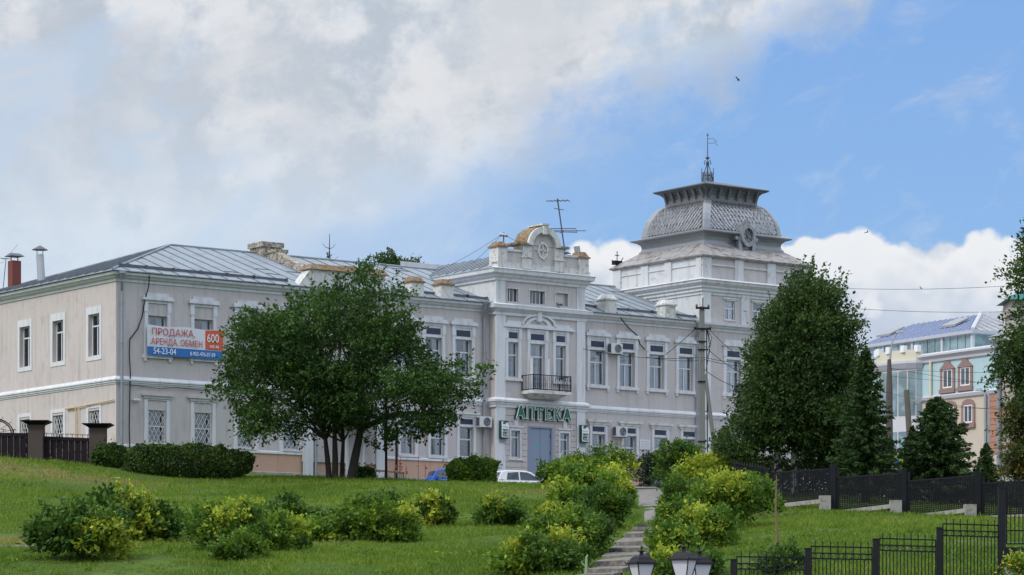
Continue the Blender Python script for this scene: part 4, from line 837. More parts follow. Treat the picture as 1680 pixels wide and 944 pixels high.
# air conditioners
def aircon(px, py, nm, y=-.02):
    u = FB.u(px); h = FB.h(px, py); a = thingL('air_conditioner', u, y, h, label=nm, cat='air conditioner', group='outdoor air conditioner units on the facade')
    MB().box(-.40, .40, -.42, -.12, -.28, .28).build('casing', M('ac_white%d' % px, (.55, .56, .58), .5, .06, 3, streak=.2), a)
    m = MB(); m.prism([(.08 + .23 * math.cos(t), .0 + .23 * math.sin(t)) for t in np.linspace(0, 2 * math.pi, 16, endpoint=False)], -.435, -.42); m.build('fan_grille', ZINC_D, a)
    m = MB(); [m.tube([(.08 + r_ * math.cos(t), -.445, r_ * math.sin(t)) for t in np.linspace(0, 6.283, 15)], .01, 3, False) for r_ in (.08, .15, .22)]; m.build('grille_rings', GREYM, a)
    MB().box(-.41, -.4, -.40, -.14, -.22, .22).build('side_vent', ZINC_D, a); [box('wall_bracket', GREYM, a, q, q + .04, -.4, 0, -.33, -.28) for q in (-.36, .32)]
aircon(789, 693, 'small white air conditioner beside the drainpipe left of the entrance bay'); aircon(1004, 573, 'white air conditioner between two upper windows right of the balcony'); aircon(1012, 709, 'white air conditioner between two ground-floor windows right of the door')
# camera, plaque, pipes, cables
p = FB.W(FB.u(220), -.05, FB.h(220, 656)); m = MB(); m.box(-.12, .25, -.16, -.04, -.05, .05).tube([(-.15, 0, 0), (-.05, -.1, 0)], .03, 6); m.build('security_camera', FRAME, None, loc=p, rz=ANG, label='small white camera on a bracket below the belt course by the cable', cat='camera')
s_ = thingL('wall_plaque', FB.u(1057), -.03, FB.h(1057, 738), label='pale rectangular plaque between ground-floor windows right of the entrance', cat='plaque'); box('plaque_board', WHITE, s_, -.38, .38, -.03, .0, 0, .55)
for k in range(5): box('plaque_line', GREYM, s_, -.3, .3 - .05 * (k % 2), -.034, -.03, .08 + k * .09, .10 + k * .09)
m = MB(); f = lambda px, py: (-.1, su(px, -.1), (HY - py) / F * (FB.o[1] + FB.b[1] * su(px, -.1)))
m.tube([f(108, 671), f(124, 668.5)], .05, 6); m.tube([f(124, 667), f(124, 722)], .035, 6); m.tube([f(127, 668), f(186, 656)], .035, 6); m.tube([f(129, 668), f(129, 722)], .02, 6)
m.build('gas_pipe', YEL, None, label='thin yellowish gas pipe along the side wall above the gate', cat='pipe').location = FB.W(0, 0, 0); bpy.data.objects['gas_pipe'].rotation_euler = (0, 0, ANG)
def cable(nm, pts, r=.022, name='cable', grp=None, cat='cable'):
    o = empty('x', pts[0]); lo = o.location.copy(); bpy.data.objects.remove(o); m = MB(); m.tube([Vector(p) - lo for p in pts], r, 4, False); return m.build(name, BLACKM, None, loc=lo, label=nm, cat=cat, group=grp)
fw = lambda px, py, v=-.1: FB.W(FB.u(px, v), v, FB.h(px, py, v))
cable('black cable hanging down the facade beside the corner drainpipe', [fw(245, 452, -.42), fw(244, 470, -.3), fw(238, 492), fw(233, 520), fw(226, 540), fw(213, 557), fw(212, 580), fw(214, 615), fw(213, 645), fw(212, 700), fw(213, 735)], .035)
cable('thin black cable sagging under the belt course left of the tree', [fw(214, 632), fw(240, 635), fw(262, 638), fw(290, 636), fw(330, 641), fw(350, 640)], .018)
cable('grey cable looping from the roof between the second and third upper windows', [fw(1018, 522, -.45), fw(1030, 537), fw(1045, 550), fw(1050, 565), fw(1058, 574)], .03)

def arc(a, b, sag, n=16):
    a, b = Vector(a), Vector(b); return [a.lerp(b, t) - Vector((0, 0, sag * 4 * t * (1 - t))) for t in np.linspace(0, 1, n)]
# ------------------------------------------------------------------ utility pole in front of the tower joint
PY = 147.; pb_ = at(1151.5, 780, PY); pole = empty('utility_pole', (pb_.x, PY, gz(pb_.x, PY)), R(12), label='grey concrete utility pole with leaning brace in front of the facade', cat='utility pole')
zb = gz(pb_.x, PY); H = (HY - 503) / F * PY - zb
MB().hexa([(-.17, -.15, -.5), (.17, -.15, -.5), (.17, .15, -.5), (-.17, .15, -.5), (-.11, -.1, H), (.11, -.1, H), (.11, .1, H), (-.11, .1, H)]).build('pole_shaft', POLEC, pole)
tb = at(1180, 745, PY) - pole.location; m = MB(); m.tube([(1.05, 0, 0), (.15, -.1, H * .66)], [.12, .10], 6); m.build('pole_brace', POLEC, pole)
for z, w_ in ((H - .1, .36), (H - 1.15, .45)):
    c = MB().box(-w_, w_, -.16, -.10, z - .05, z + .05).build('crossarm', BLACKM, pole)
    for x in (-w_ + .05, w_ - .05):
        MB().lathe([(.03, 0), (.07, .05), (.05, .14), (.02, .16)], (x, -.13, z + .04), 8).build('insulator', ZINC_D, c)
m = MB(); [m.box(-.19, .19, -.17, .17, H * q, H * q + .06) for q in (.32, .62, .78, .82)]; m.tube([(0.05, 0, H), (.05, 0, H + .45)], .03, 4); m.build('pole_bands', BLACKM, pole)
m = MB(); [m.tube([(.25, -.1, H - 1.2), (.5 - .05 * k, -.1, H - 1.6 - .3 * k), (.2, -.1, H - 2.4 - .4 * k)], .02, 4) for k in range(3)]; m.tube([(.22, -.1, H - 1.2), (.28, -.1, .5)], .03, 4); m.build('pole_cables', BLACKM, pole)
T = lambda z, x=0.: (pole.location.x + x, PY - .15, zb + z)
G = 'overhead wires at the utility pole'
for i, (a, b, sg, lb) in enumerate(((T(H - 2.6), fw(950, 571, -.2), .25, 'black wire from the concrete pole to the bay pilaster'), (T(H - 2.75), fw(1060, 586, -.2), .1, 'short black wire from the concrete pole to the third upper window'),
    (T(H - 1.1, -.3), fw(1092, 582, -.2), .05, 'black wire slanting from the pole crossarm down to the facade'), (T(H - 1.2, .4), at(1262, 608, 130), .3, 'upper black wire sloping from the pole towards the big tree'),
    (T(H - 2.0, .1), at(1262, 628, 128), .3, 'second black wire sloping from the pole towards the big tree'), (T(H - 2.6, .1), at(1270, 598, 128), .1, 'nearly level black wire from the pole into the big tree'), (T(H - 3.2, .1), at(1262, 640, 128), .35, 'lowest black wire from the pole into the big tree'),
    (T(H - 2.7, .1), at(1290, 604, 126), .15, 'second nearly level black wire from the pole into the big tree'))):
    cable(lb, arc(a, b, sg), .017, 'overhead_wire', G, 'wire')
G2 = 'wires crossing the sky and the blue building'
for a, b, sg, lb in ((at(1370, 473, 120), at(1700, 466, 118), .12, 'thin wire crossing the clouds right of the tower, upper one'), (at(1380, 505, 120), at(1700, 510, 118), .12, 'thin wire crossing the clouds just above the blue roof'),
    (at(1460, 605, 132), at(1720, 610, 125), .1, 'wire at the upper windows of the blue building'), (at(1460, 604, 132), at(1720, 640, 125), .1, 'wire slanting across the blue building from the tall lamp post'),
    (at(1460, 617, 132), at(1720, 626, 125), .15, 'thicker wire across the window sills of the blue building'), (at(1440, 640, 132), at(1720, 672, 125), .3, 'wire crossing the belt of the blue building'), (at(1490, 658, 132), at(1720, 668, 125), .2, 'wire below the belt of the blue building')):
    cable(lb, arc(a, b, sg), .010, 'overhead_wire', G2, 'wire')
# ------------------------------------------------------------------ antennas, roof mast, birds
def antenna(nm, base, top, els, r=.03):
    base, top = Vector(base), Vector(top); o = empty('tv_antenna', base, 0, label=nm, cat='antenna'); MB().tube([(0, 0, 0), top - base], r, 5).build('mast', ZINC_D, o)
    for t, L_, kind, dx in els:
        p = (top - base) * t; m = MB(); a = Vector((math.cos(ANG + dx), math.sin(ANG + dx), .02)); b = Vector((-a.y, a.x, 0))
        if kind == 'loop': m.tube([p - a * L_, p - a * L_ + Vector((0, 0, .16)), p + a * L_ * .9 + Vector((0, 0, .2)), p + a * L_, p - a * L_], .028, 4, False); m.tube([p - a * (L_ + .25) + Vector((0, 0, .06)), p + a * (L_ + .5) + Vector((0, 0, .08))], .026, 4); m.tube([p - b * .5, p + b * .5], .018, 4)
        elif kind == 'yagi':
            m.tube([p - a * L_, p + a * L_], .028, 4)
            for k in range(6): q = p - a * L_ + a * (2 * L_ * k / 5); m.tube([q - b * (.35 - .03 * k), q + b * (.35 - .03 * k)], .02, 4)
        else: m.tube([p - a * L_, p + a * L_], .024, 4)
        m.build('antenna_arm', ZINC_D, o)
    return o
antenna('tall tilted television antenna rising behind the arched pediment', FB.W(29.0, 1.6, 20.0), at(914.5, 326, FB.W(28.2, 1.6, 0).y), ((.97, .6, 'yagi', 2.2), (.86, .45, 'bar', .3), (.56, .85, 'loop', -.4), (.28, .38, 'yagi', .5)), .04)
o = antenna('thin antenna with spread arms on the roof at the far left', (FB.W(1.2, 14.2, 0).x, FB.W(1.2, 14.2, 0).y, 18.0), at(10, 424, 151), ((.99, .3, 'bar', 0),), .02)
MB().tube([(.1, 0, 1.9), (.75, .3, 2.75)], .014, 4).tube([(.1, 0, 1.9), (-.7, .3, 2.5)], .014, 4).tube([(.1, 0, 1.8), (-.9, .3, 1.6)], .014, 4).build('antenna_whiskers', GREYM, o)
p = FB.W(23.05, -.45, 20.98); o = empty('roof_mast', p, ANG, label='short insulator mast on the left pier of the parapet', cat='mast'); MB().tube([(0, 0, 0), (0, 0, .6)], .035, 5).build('mast', ZINC_D, o); box('crossarm', ZINC_D, o, -.26, .26, -.04, .04, .36, .42)
for x in (-.2, -.02, .2): MB().lathe([(.04, 0), (.06, .04), (.03, .14)], (x, 0, .42), 8).build('insulator', WHITE_OLD, o)
p = FB.W(28.05, -.45, 20.85); MB().hexa([(-.12, -.1, 0), (.14, -.1, 0), (.14, .1, 0), (-.12, .1, 0), (-.2, -.1, .36), (.06, -.1, .4), (.06, .1, .4), (-.2, .1, .36)]).build('floodlight', GREYM, None, loc=p, rz=ANG, label='small grey floodlight on the right pier of the parapet', cat='floodlight')
for a, b, lb in ((FB.W(22.85, -.45, 21.4), at(700, 452, 160), 'thin wire running left from the parapet mast'), (FB.W(22.85, -.45, 21.35), at(735, 462, 162), 'second thin wire running left and down from the parapet mast'), (FB.W(23.25, -.45, 21.4), FB.W(25.4, .2, 21.3), 'thin wire from the parapet mast to the arched pediment')): cable(lb, arc(a, b, .15), .009, 'roof_wire', None, 'wire')
m = MB()
p0 = at(540, 436, 163); th = empty('bare_treetop_antenna', p0, 0); bpy.data.objects.remove(th)
for px, py, fl, lb in ((1211, 131, 1, 'small dark bird in flight high in the blue sky'), (1423, 381, -1, 'small dark bird in flight just above the white clouds'), (1511, 473, 1, 'tiny dark bird in flight in front of the grey cloud')):
    k = .42 if py < 400 else .25; b_ = MB(); b_.lathe([(.005, -.14), (.035, -.06), (.045, .02), (.03, .1), (.005, .16)], (0, 0, 0), 8)
    o = b_.build('bird', BLACKM, None, loc=at(px, py, 90), label=lb, cat='bird', group='birds in flight'); o.rotation_euler = (R(70), R(40 * fl), R(30)); o.scale = (k,) * 3
    MB().hexa([(-.02, 0, -.03), (.02, 0, -.03), (.02, 0, .05), (-.02, 0, .05), (-.26 * fl, .12, -.12), (-.25 * fl, .12, -.12), (-.2 * fl, .13, -.02), (-.22 * fl, .13, -.02)]).hexa([(0, 0, -.03), (.02, 0, -.03), (.02, 0, .05), (0, 0, .05), (.2 * fl, .1, -.14), (.21 * fl, .1, -.14), (.16 * fl, .11, -.02), (.14 * fl, .11, -.02)]).build('wing', BLACKM, o)
# ------------------------------------------------------------------ left gate wall
GYY = 134.; gx = lambda px: (px - CX) / F * GYY; gh = lambda py: (HY - py) / F * GYY
fence = empty('brown_gate_fence', (gx(60), GYY, gh(755)), 0, label='dark brown sheet metal gate fence with square stone pillars at the left', cat='fence'); lo = fence.location
def rel(p): return (p[0] - lo.x, p[1] - lo.y, p[2] - lo.z)
for a, b, t in ((48, 72, 698), (148, 174, 703)):
    w_ = gx(b) - gx(a); x0 = gx(a) - lo.x; z1 = gh(t) - lo.z
    pp = MB().box(x0, x0 + w_, -.35, .35, -1.0, z1).build('pillar', BRST, fence); q = .28
    MB().hexa([(x0, -.35, z1), (x0 + w_, -.35, z1), (x0 + w_, .35, z1), (x0, .35, z1), (x0 - q, -.6, z1 + .16), (x0 + w_ + q, -.6, z1 + .16), (x0 + w_ + q, .6, z1 + .16), (x0 - q, .6, z1 + .16)]).box(x0 - q - .02, x0 + w_ + q + .02, -.62, .62, z1 + .16, z1 + .2).build('pillar_cap', DKFENCE, pp)
for a, b, t0, t1 in ((-70, 48, 709, 711), (72, 148, 716, 719)):
    m = MB(); x0, x1 = gx(a) - lo.x, gx(b) - lo.x; za, zb_ = gh(t0) - lo.z, gh(t1) - lo.z; n = int((x1 - x0) / .14)
    for k in range(n):
        xa, xb = x0 + (x1 - x0) * k / n, x0 + (x1 - x0) * (k + 1) / n; z = za + (zb_ - za) * k / n; y = 0 if k % 2 else .035
        m.box(xa, xb - .004, y, y + .03, -1.0, z - .1)
    m.hexa([(x0, -.03, za - .16), (x1, -.03, zb_ - .16), (x1, .06, zb_ - .16), (x0, .06, za - .16), (x0, -.03, za), (x1, -.03, zb_), (x1, .06, zb_), (x0, .06, za)]); m.build('fence_panel', DKFENCE, fence)
    for k in range(9 if a > 0 else 7):
        x = x0 + (x1 - x0) * (k + .5) / (9 if a > 0 else 7); z = za + (zb_ - za) * (k + .5) / 9
        MB().tube([(x, 0, z), (x, 0, z + .16)], .015, 4).tube([(x - .1, 0, z + .1), (x - .06, 0, z + .17), (x, 0, z + .1), (x + .06, 0, z + .17), (x + .1, 0, z + .1)], .018, 4).build('rail_scroll', DKFENCE, fence)
m = MB(); c = gx(-12) - lo.x; z = gh(711) - lo.z
for r_ in (.95, .86): m.tube([(c + r_ * math.cos(t), 0, z + r_ * .72 * math.sin(t)) for t in np.linspace(0, math.pi, 15)], .03, 5)
for k in range(7): t = math.pi * (k + .5) / 7; m.tube([(c + .1 * math.cos(t), 0, z), (c + .88 * math.cos(t), 0, z + .64 * math.sin(t))], .014, 4); m.tube([(c + .95 * math.cos(t), 0, z + .7 * math.sin(t)), (c + 1.08 * math.cos(t), 0, z + .84 * math.sin(t))], .015, 4)
m.build('gate_arch', BLACKM, fence)
# ------------------------------------------------------------------ front iron fence, lower right
ps = [(1203, 66.0, 919), (1325, 67.0, 901), (1436.5, 68.0, 885.5), (1541, 69.0, 867), (1643.5, 70.0, 801), (1790, 71.2, 800)]
ff = empty('iron_fence', at(1325, 944, 67), 0, label='black wrought iron picket fence stepping up the slope at the lower right', cat='fence'); lo = ff.location.copy()
tops = [(913.5, 915.5), (896.5, 899), (883.5, 886.5), (859.5, 862.5), (796, 797)]
for i, (px, Y, py) in enumerate(ps):
    p = at(px, py, Y) - lo; w_ = .062 if i < 4 else .085; MB().box(p.x - w_, p.x + w_, p.y - w_, p.y + w_, -3.2, p.z).box(p.x - w_ - .012, p.x + w_ + .012, p.y - w_ - .012, p.y + w_ + .012, p.z, p.z + .025).build('fence_post', BLACKM, ff)
for i in range(5):
    a = at(ps[i][0] + (6 if i < 4 else 8), tops[i][0], ps[i][1]) - lo; b = at(ps[i + 1][0] - 6, tops[i][1], ps[i + 1][1]) - lo; hgt = 1.35
    d_ = (b - a); n = 16 if i < 4 else 20; z0 = (a.z + b.z) / 2; pn = MB(); dn = Vector((-d_.y, d_.x, 0)).normalized() * .012
    def rail(z, t=.016):
        q = [Vector((a.x, a.y, z - t)), Vector((b.x, b.y, z - t + d_.z)), Vector((b.x, b.y, z + t + d_.z)), Vector((a.x, a.y, z + t))]
        pn.hexa([q[0] - dn, q[1] - dn, q[1] + dn, q[0] + dn, q[3] - dn, q[2] - dn, q[2] + dn, q[3] + dn])
    rail(a.z)
    if i < 4: rail(a.z - .155); rail(a.z - .28); rail(a.z - hgt)
    else: rail(a.z - .2); rail(a.z - 1.1); rail(a.z - 1.42)
    for e in (a, b): pn.box(e.x - .013, e.x + .013, e.y - .013, e.y + .013, e.z - (hgt if i < 4 else 1.42), e.z)
    pan = pn.build('fence_panel', BLACKM, ff)
    sh = None
    for k in range(n + 1):
        t = k / n; x, y = a.x + d_.x * t, a.y + d_.y * t; z = a.z + d_.z * t
        if k in (0, n): continue
        top = z + (.13 if k % 2 and 0 < k < n else 0)
        bot = z - (hgt if i < 4 else 1.42)
        fin = bool(k % 2 and 0 < k < n)
        MB().box(x - .011, x + .011, y - .011, y + .011, bot, top if fin else (z if k in (0, n) else z - .28 if i < 4 else z)).build('fence_bar', BLACKM, pan)
    m = MB()
    if i < 4:
        for k in range(n // 2 + 1):
            t = (k + .0) / (n / 2); x, y, z = a.x + d_.x * t, a.y + d_.y * t, a.z + d_.z * t - .218
            if 0 < k < n / 2 + .5: m.tube([(x + .045 * math.cos(q) * 1.1 - d_.x / n, y, z + .05 * math.sin(q)) for q in np.linspace(0, 6.283, 9)], .008, 3, False)
        m.build('scroll_band', BLACKM, pan, kind='stuff')
a = at(1650, 907, 70) - lo; m = MB(); m.box(a.x, a.x + 3, a.y - .1, a.y + .1, a.z - .13, a.z + .13); m.build('fence_beam', BLACKM, ff)
a = at(1650, 936, 69.8) - lo; MB().box(a.x, a.x + .5, a.y - .2, a.y + .3, a.z - .4, a.z + .08).build('footing', CONC, ff)
# ------------------------------------------------------------------ upper mesh fence behind it
ps = [(1253, 108, 768, 776, 825), (1362, 105.7, 762, 770, 818), (1478, 103.3, 770, 777.5, 826), (1600, 101, 775, 781, 833), (1722, 98.8, 780, 788, 842)]
tl = [776, 784, 790, 793.5]; bl = [826, 836, 844, 845]
uf = empty('mesh_fence', at(1362, 830, 105.7), 0, label='black metal mesh fence on concrete stubs along the top of the right lawn', cat='fence'); lo = uf.location.copy()
for i, (px, Y, a_, b_, c_) in enumerate(ps):
    p = at(px + 4, a_, Y) - lo; zb2 = gz(p.x + lo.x, Y) - lo.z; MB().box(p.x - .1, p.x + .1, p.y - .1, p.y + .1, zb2 - .3, p.z).box(p.x + .12, p.x + .24, p.y - .06, p.y + .06, zb2 - .3, p.z - .1).build('fence_post', BLACKM, uf)
    q = at(px - 9, c_ + 10, Y) - lo; MB().box(q.x - .2, q.x + .2, q.y - .25, q.y + .15, q.z - .35, q.z + .32).build('concrete_stub', CONC, uf)
for i in range(4):
    a, b = at(ps[i][0] + 8, tl[i], ps[i][1]) - lo, at(ps[i + 1][0] - 2, ps[i + 1][3], ps[i + 1][1]) - lo
    c, d_ = at(ps[i][0] + 8, bl[i], ps[i][1]) - lo, at(ps[i + 1][0] - 2, ps[i + 1][4], ps[i + 1][1]) - lo
    m = MB(); L_ = lambda p, q, t: p.lerp(q, t)
    for e0, e1 in ((a, b), (c, d_)): m.hexa([e0 + Vector((0, -.03, -.03)), e1 + Vector((0, -.03, -.03)), e1 + Vector((0, .03, -.03)), e0 + Vector((0, .03, -.03)), e0 + Vector((0, -.03, .03)), e1 + Vector((0, -.03, .03)), e1 + Vector((0, .03, .03)), e0 + Vector((0, .03, .03))])
    for e0, e1 in ((a, c), (b, d_)): m.box(e0.x - .03, e0.x + .03, e0.y - .025, e0.y + .025, e1.z, e0.z)
    pan = m.build('fence_panel', BLACKM, uf); m = MB(); n = 38
    for k in range(n):
        t = (k + .5) / n; p, q = L_(a, b, t), L_(c, d_, t); m.box(q.x - .017, q.x + .017, q.y - .012, q.y + .012, q.z, p.z)
    for k in range(1, 16):
        t = k / 16; p, q = L_(c, a, t), L_(d_, b, t); m.hexa([p, q, q + Vector((0, .02, 0)), p + Vector((0, .02, 0)), p + Vector((0, 0, .026)), q + Vector((0, 0, .026)), q + Vector((0, .02, .026)), p + Vector((0, .02, .026))])
    m.build('mesh_wires', BLACKM, pan, kind='stuff')
    s0, s1 = at(ps[i][0] + 14, bl[i] + 4.5, ps[i][1] - .1) - lo, at(ps[i + 1][0] - 16, ps[i + 1][4] + 4, ps[i + 1][1] - .1) - lo
    MB().hexa([s0 + Vector((0, -.1, -.09)), s1 + Vector((0, -.1, -.09)), s1 + Vector((0, .1, -.09)), s0 + Vector((0, .1, -.09)), s0 + Vector((0, -.1, .06)), s1 + Vector((0, -.1, .06)), s1 + Vector((0, .1, .06)), s0 + Vector((0, .1, .06))]).build('concrete_sill', CONC, uf)
m = MB(); a, b = at(1200, 758, 116) - lo, at(1253, 768, 108) - lo
for k in range(13): p = a.lerp(b, k / 12); m.box(p.x - .03, p.x + .03, p.y - .02, p.y + .02, p.z - 2.2, p.z - .05); m.tube([(p.x, p.y, p.z - .05), (p.x, p.y, p.z + .12)], [.06, .005], 4)
for dz in (-.25, -1.0, -1.9): m.hexa([a + Vector((0, 0, dz)), b + Vector((0, 0, dz)), b + Vector((0, .04, dz)), a + Vector((0, .04, dz)), a + Vector((0, 0, dz + .06)), b + Vector((0, 0, dz + .06)), b + Vector((0, .04, dz + .06)), a + Vector((0, .04, dz + .06))])
m.build('spear_panel', BLACKM, uf)
# ------------------------------------------------------------------ three-arm lamp post in front
LY = 53.; lx = (1107.3 - CX) / F * LY; zg = gz(lx, LY)
lamp = empty('street_lamp', (lx, LY, zg), 0, label='black street lamp with three square lanterns at the bottom of the picture', cat='street lamp')
ztop = (HY - 894) / F * LY - zg
MB().lathe([(.16, 0), (.16, .15), (.1, .25), (.07, .6), (.055, .8), (.045, ztop - 1.2), (.06, ztop - 1.15), (.03, ztop - .9)], (0, 0, 0), 12).build('lamp_pole', BLACKM, lamp, smooth=False)
def lantern(x, y, zt, rz):
    o = empty('lantern', (x, y, zt - .86 * .82), rz); o.parent = lamp; o.scale = (.82, .82, .82)
    def ring(w0, z0, w1, z1, m): m.hexa([(-w0, -w0, z0), (w0, -w0, z0), (w0, w0, z0), (-w0, w0, z0), (-w1, -w1, z1), (w1, -w1, z1), (w1, w1, z1), (-w1, w1, z1)])
    m = MB(); prof = [(.235, .455), (.225, .485), (.19, .53), (.165, .58), (.12, .62), (.055, .64)]
    ring(.262, .425, .262, .455, m)
    for (w0, z0), (w1, z1) in zip(prof, prof[1:]): ring(w0, z0, w1, z1, m)
    for sx in (-1, 1):
        for sy in (-1, 1): m.tube([(sx * .24, sy * .24, .44), (sx * .285, sy * .285, .50)], [.02, .004], 4)
    m.lathe([(.05, .63), (.045, .70), (.07, .715), (.07, .73), (.03, .745), (.012, .77), (.03, .795), (.02, .82), (.004, .86)], (0, 0, 0), 10); m.build('lantern_roof', BLACKM, o)
    m = MB()
    for sx in (-1, 1):
        for sy in (-1, 1): m.tube([(sx * .12, sy * .12, 0), (sx * .215, sy * .215, .44)], .014, 4)
    ring(.13, -.02, .135, .02, m); m.build('lantern_frame', BLACKM, o)
    for k in range(4):
        c, s2 = math.cos(k * math.pi / 2), math.sin(k * math.pi / 2); r_ = lambda x_, y_: (x_ * c - y_ * s2, x_ * s2 + y_ * c)
        m = MB(); P = [(-.115, -.12, .02), (.115, -.12, .02), (.205, -.21, .43), (-.205, -.21, .43)]; m.poly([(*r_(x_, y_), z_) for x_, y_, z_ in P]).poly([(*r_(x_, y_ + .006), z_) for x_, y_, z_ in P[::-1]]); m.build('lantern_pane', MILK, o)
    return o
r_ = 57 / F * LY
for ang, dz, rz in ((161.3, 0, 28), (41.3, 0.0, 20), (281.3, .05, -30)):
    x, y = r_ * math.cos(R(ang)), r_ * math.sin(R(ang)); lantern(x, y, ztop + dz, R(rz)); zz = ztop + dz - .86 * .82
    MB().tube([(0, 0, zz - .35), (x * .4, y * .4, zz - .45), (x * .85, y * .85, zz - .3), (x, y, zz - .12), (x, y, zz)], .022, 6).build('lamp_arm', BLACKM, lamp)
# thin black lamp post beside the linden, and the pale stake by the steps
p = gp(633.5, 789, 120); H_ = (HY - 600) / F * p.y - p.z; o = MB().lathe([(.07, 0), (.06, .5), (.05, H_)], (0, 0, 0), 8).build('lamp_post', BLACKM, None, loc=p, label='thin black lamp post standing right of the spreading tree', cat='lamp post')
MB().lathe([(.05, 0), (.22, .15), (.24, .3), (.05, .4)], (0, 0, H_), 10).build('lamp_head', MILK, o)
p = gp(961, 955); MB().tube([(0, 0, -.1), (.02, 0, .62), (.06, 0, .66)], [.05, .03, .03], 6).tube([(0, 0, .35), (-.12, 0, .5)], .02, 4).build('wooden_stake', M('pale_stake', (.22, .3, .16), .9), None, loc=p, label='pale green stake standing left of the lowest path steps', cat='stake')
# brown rail and side porch
p = gp(615, 787, 130); pts = [at(616, 772, 141), at(648, 774, 140), at(662, 776, 138.5)]; o = empty('garden_rail', pts[0], 0, label='low dark metal rail beside the side door behind the lamp post', cat='railing')
m = MB().tube([q - pts[0] for q in pts], .06, 5); [m.tube([q - pts[0], q - pts[0] - Vector((0, 0, 1.0))], .04, 5) for q in (pts[0], pts[0].lerp(pts[1], .5), pts[1], pts[2])]; m.build('rail_bars', WOODP, o)
# ------------------------------------------------------------------ street furniture on the right
def cobra(px, Y, ytop, nm, head=(20, 545), mt=POLEC, r=.12, name='street_light'):
    p = at(px, 780, Y); z = gz(p.x, Y); o = empty(name, (p.x, Y, z), 0, label=nm, cat='street light'); t = at(px, ytop, Y).z - z
    MB().tube([(0, 0, 0), (0, 0, t * .8), (0, 0, t)], [r * 1.3, r, r * .6], 8).build('lamp_pole', mt, o); h = at(head[0], head[1], Y) - o.location
    MB().tube([(0, 0, t - .2), (h.x * .3, 0, t + (h.z - t) * .6), (h.x * .85, 0, h.z)], [.06, .035, .03], 6).build('lamp_arm', GREYM, o)
    MB().hexa([(h.x - .12, -.1, h.z - .06), (h.x + .25, -.1, h.z - .03), (h.x + .25, .1, h.z - .03), (h.x - .12, .1, h.z - .06), (h.x - .08, -.08, h.z + .06), (h.x + .2, -.08, h.z + .09), (h.x + .2, .08, h.z + .09), (h.x - .08, .08, h.z + .06)]).build('lamp_head', GREYM, o); return o
cobra(1459, 132, 590, 'tall dark concrete street light in front of the blue building', (1474, 545), M('dark_pole', (.09, .075, .07), .9, .2, 3), .15)
p = at(1487, 640, 128); z = gz(p.x, 128); o = MB().tube([(.35, 0, -.2), (0, 0, p.z - z)], [.16, .12], 8).build('wooden_pole', WOODP, None, loc=(p.x, 128, z), label='short leaning wooden pole with a floodlight between the spruces', cat='pole'); q = p.z - z
MB().tube([(0, 0, q - .6), (.4, 0, q - .45)], .04, 4).hexa([(.35, -.15, q - .6), (.5, -.15, q - .65), (.5, .15, q - .65), (.35, .15, q - .6), (.55, -.15, q - .25), (.7, -.15, q - .32), (.7, .15, q - .32), (.55, .15, q - .25)]).build('pole_floodlight', GREYM, o)
cobra(1622, 150, 645, 'slender grey street light with curved arm before the beige building', (1604, 640), GREYM, .07)
sY = 120.; p = at(1468, 760, sY); o = empty('crossing_sign', (p.x, sY, gz(p.x, sY)), 0, label='blue pedestrian crossing sign on a yellow-green board beyond the mesh fence', cat='road sign'); zt = p.z - gz(p.x, sY)
MB().tube([(.1, .05, 0), (.1, .05, zt + .4)], .04, 6).build('sign_post', GREYM, o); box('sign_backing', M('sign_yellow', (.45, .6, .02), .5), o, -.28, .33, -.02, .02, zt - .5, zt + .36); box('sign_plate', BLUEB, o, -.26, .16, -.05, -.02, zt - .36, zt + .18); MB().prism([(-.22, zt - .3), (-.05, zt + .12), (.12, zt - .3)], -.06, -.05).build('sign_triangle', CLOTHW, o)
MB().prism([(-.10, zt - .28), (-.06, zt - .12), (-.08, zt - .02), (-.03, zt + .03), (-.01, zt - .04), (.03, zt - .1), (-.02, zt - .13), (.03, zt - .27), (-.01, zt - .27), (-.05, zt - .17), (-.07, zt - .28)], -.065, -.06).build('walking_figure', BLACKM, o)
p = at(1630, 779, 125); z = gz(p.x, 125); o = empty('orange_barrier', (p.x, 125, z), 0, label='small white and orange tube barrier beside the beige building', cat='barrier'); MB().tube([(-.22, 0, 0), (-.22, 0, p.z - z), (.5, 0, p.z - z), (.5, 0, 0)], .035, 6).build('barrier_posts', FRAME, o); MB().tube([(-.2, -.01, p.z - z + .02), (.5, -.01, p.z - z + .06)], .055, 6).build('barrier_bar', M('barrier_orange', (.6, .2, .02), .5), o)
p = at(1391, 762, 135); z = gz(p.x, 135); o = empty('orange_awning', (p.x, 135, z), 0, label='small bright orange awning glimpsed between the trees', cat='awning'); MB().hexa([(-.5, -.5, p.z - z), (.5, -.4, p.z - z - .2), (.5, .5, p.z - z - .2), (-.5, .5, p.z - z), (-.5, -.3, p.z - z + .16), (.4, -.3, p.z - z - .02), (.4, .5, p.z - z - .02), (-.5, .5, p.z - z + .16)]).build('awning_cloth', ORANGE, o); MB().tube([(-.4, .4, 0), (-.4, .4, p.z - z)], .03, 4).tube([(.4, .4, 0), (.4, .4, p.z - z - .1)], .03, 4).build('awning_post', GREYM, o)
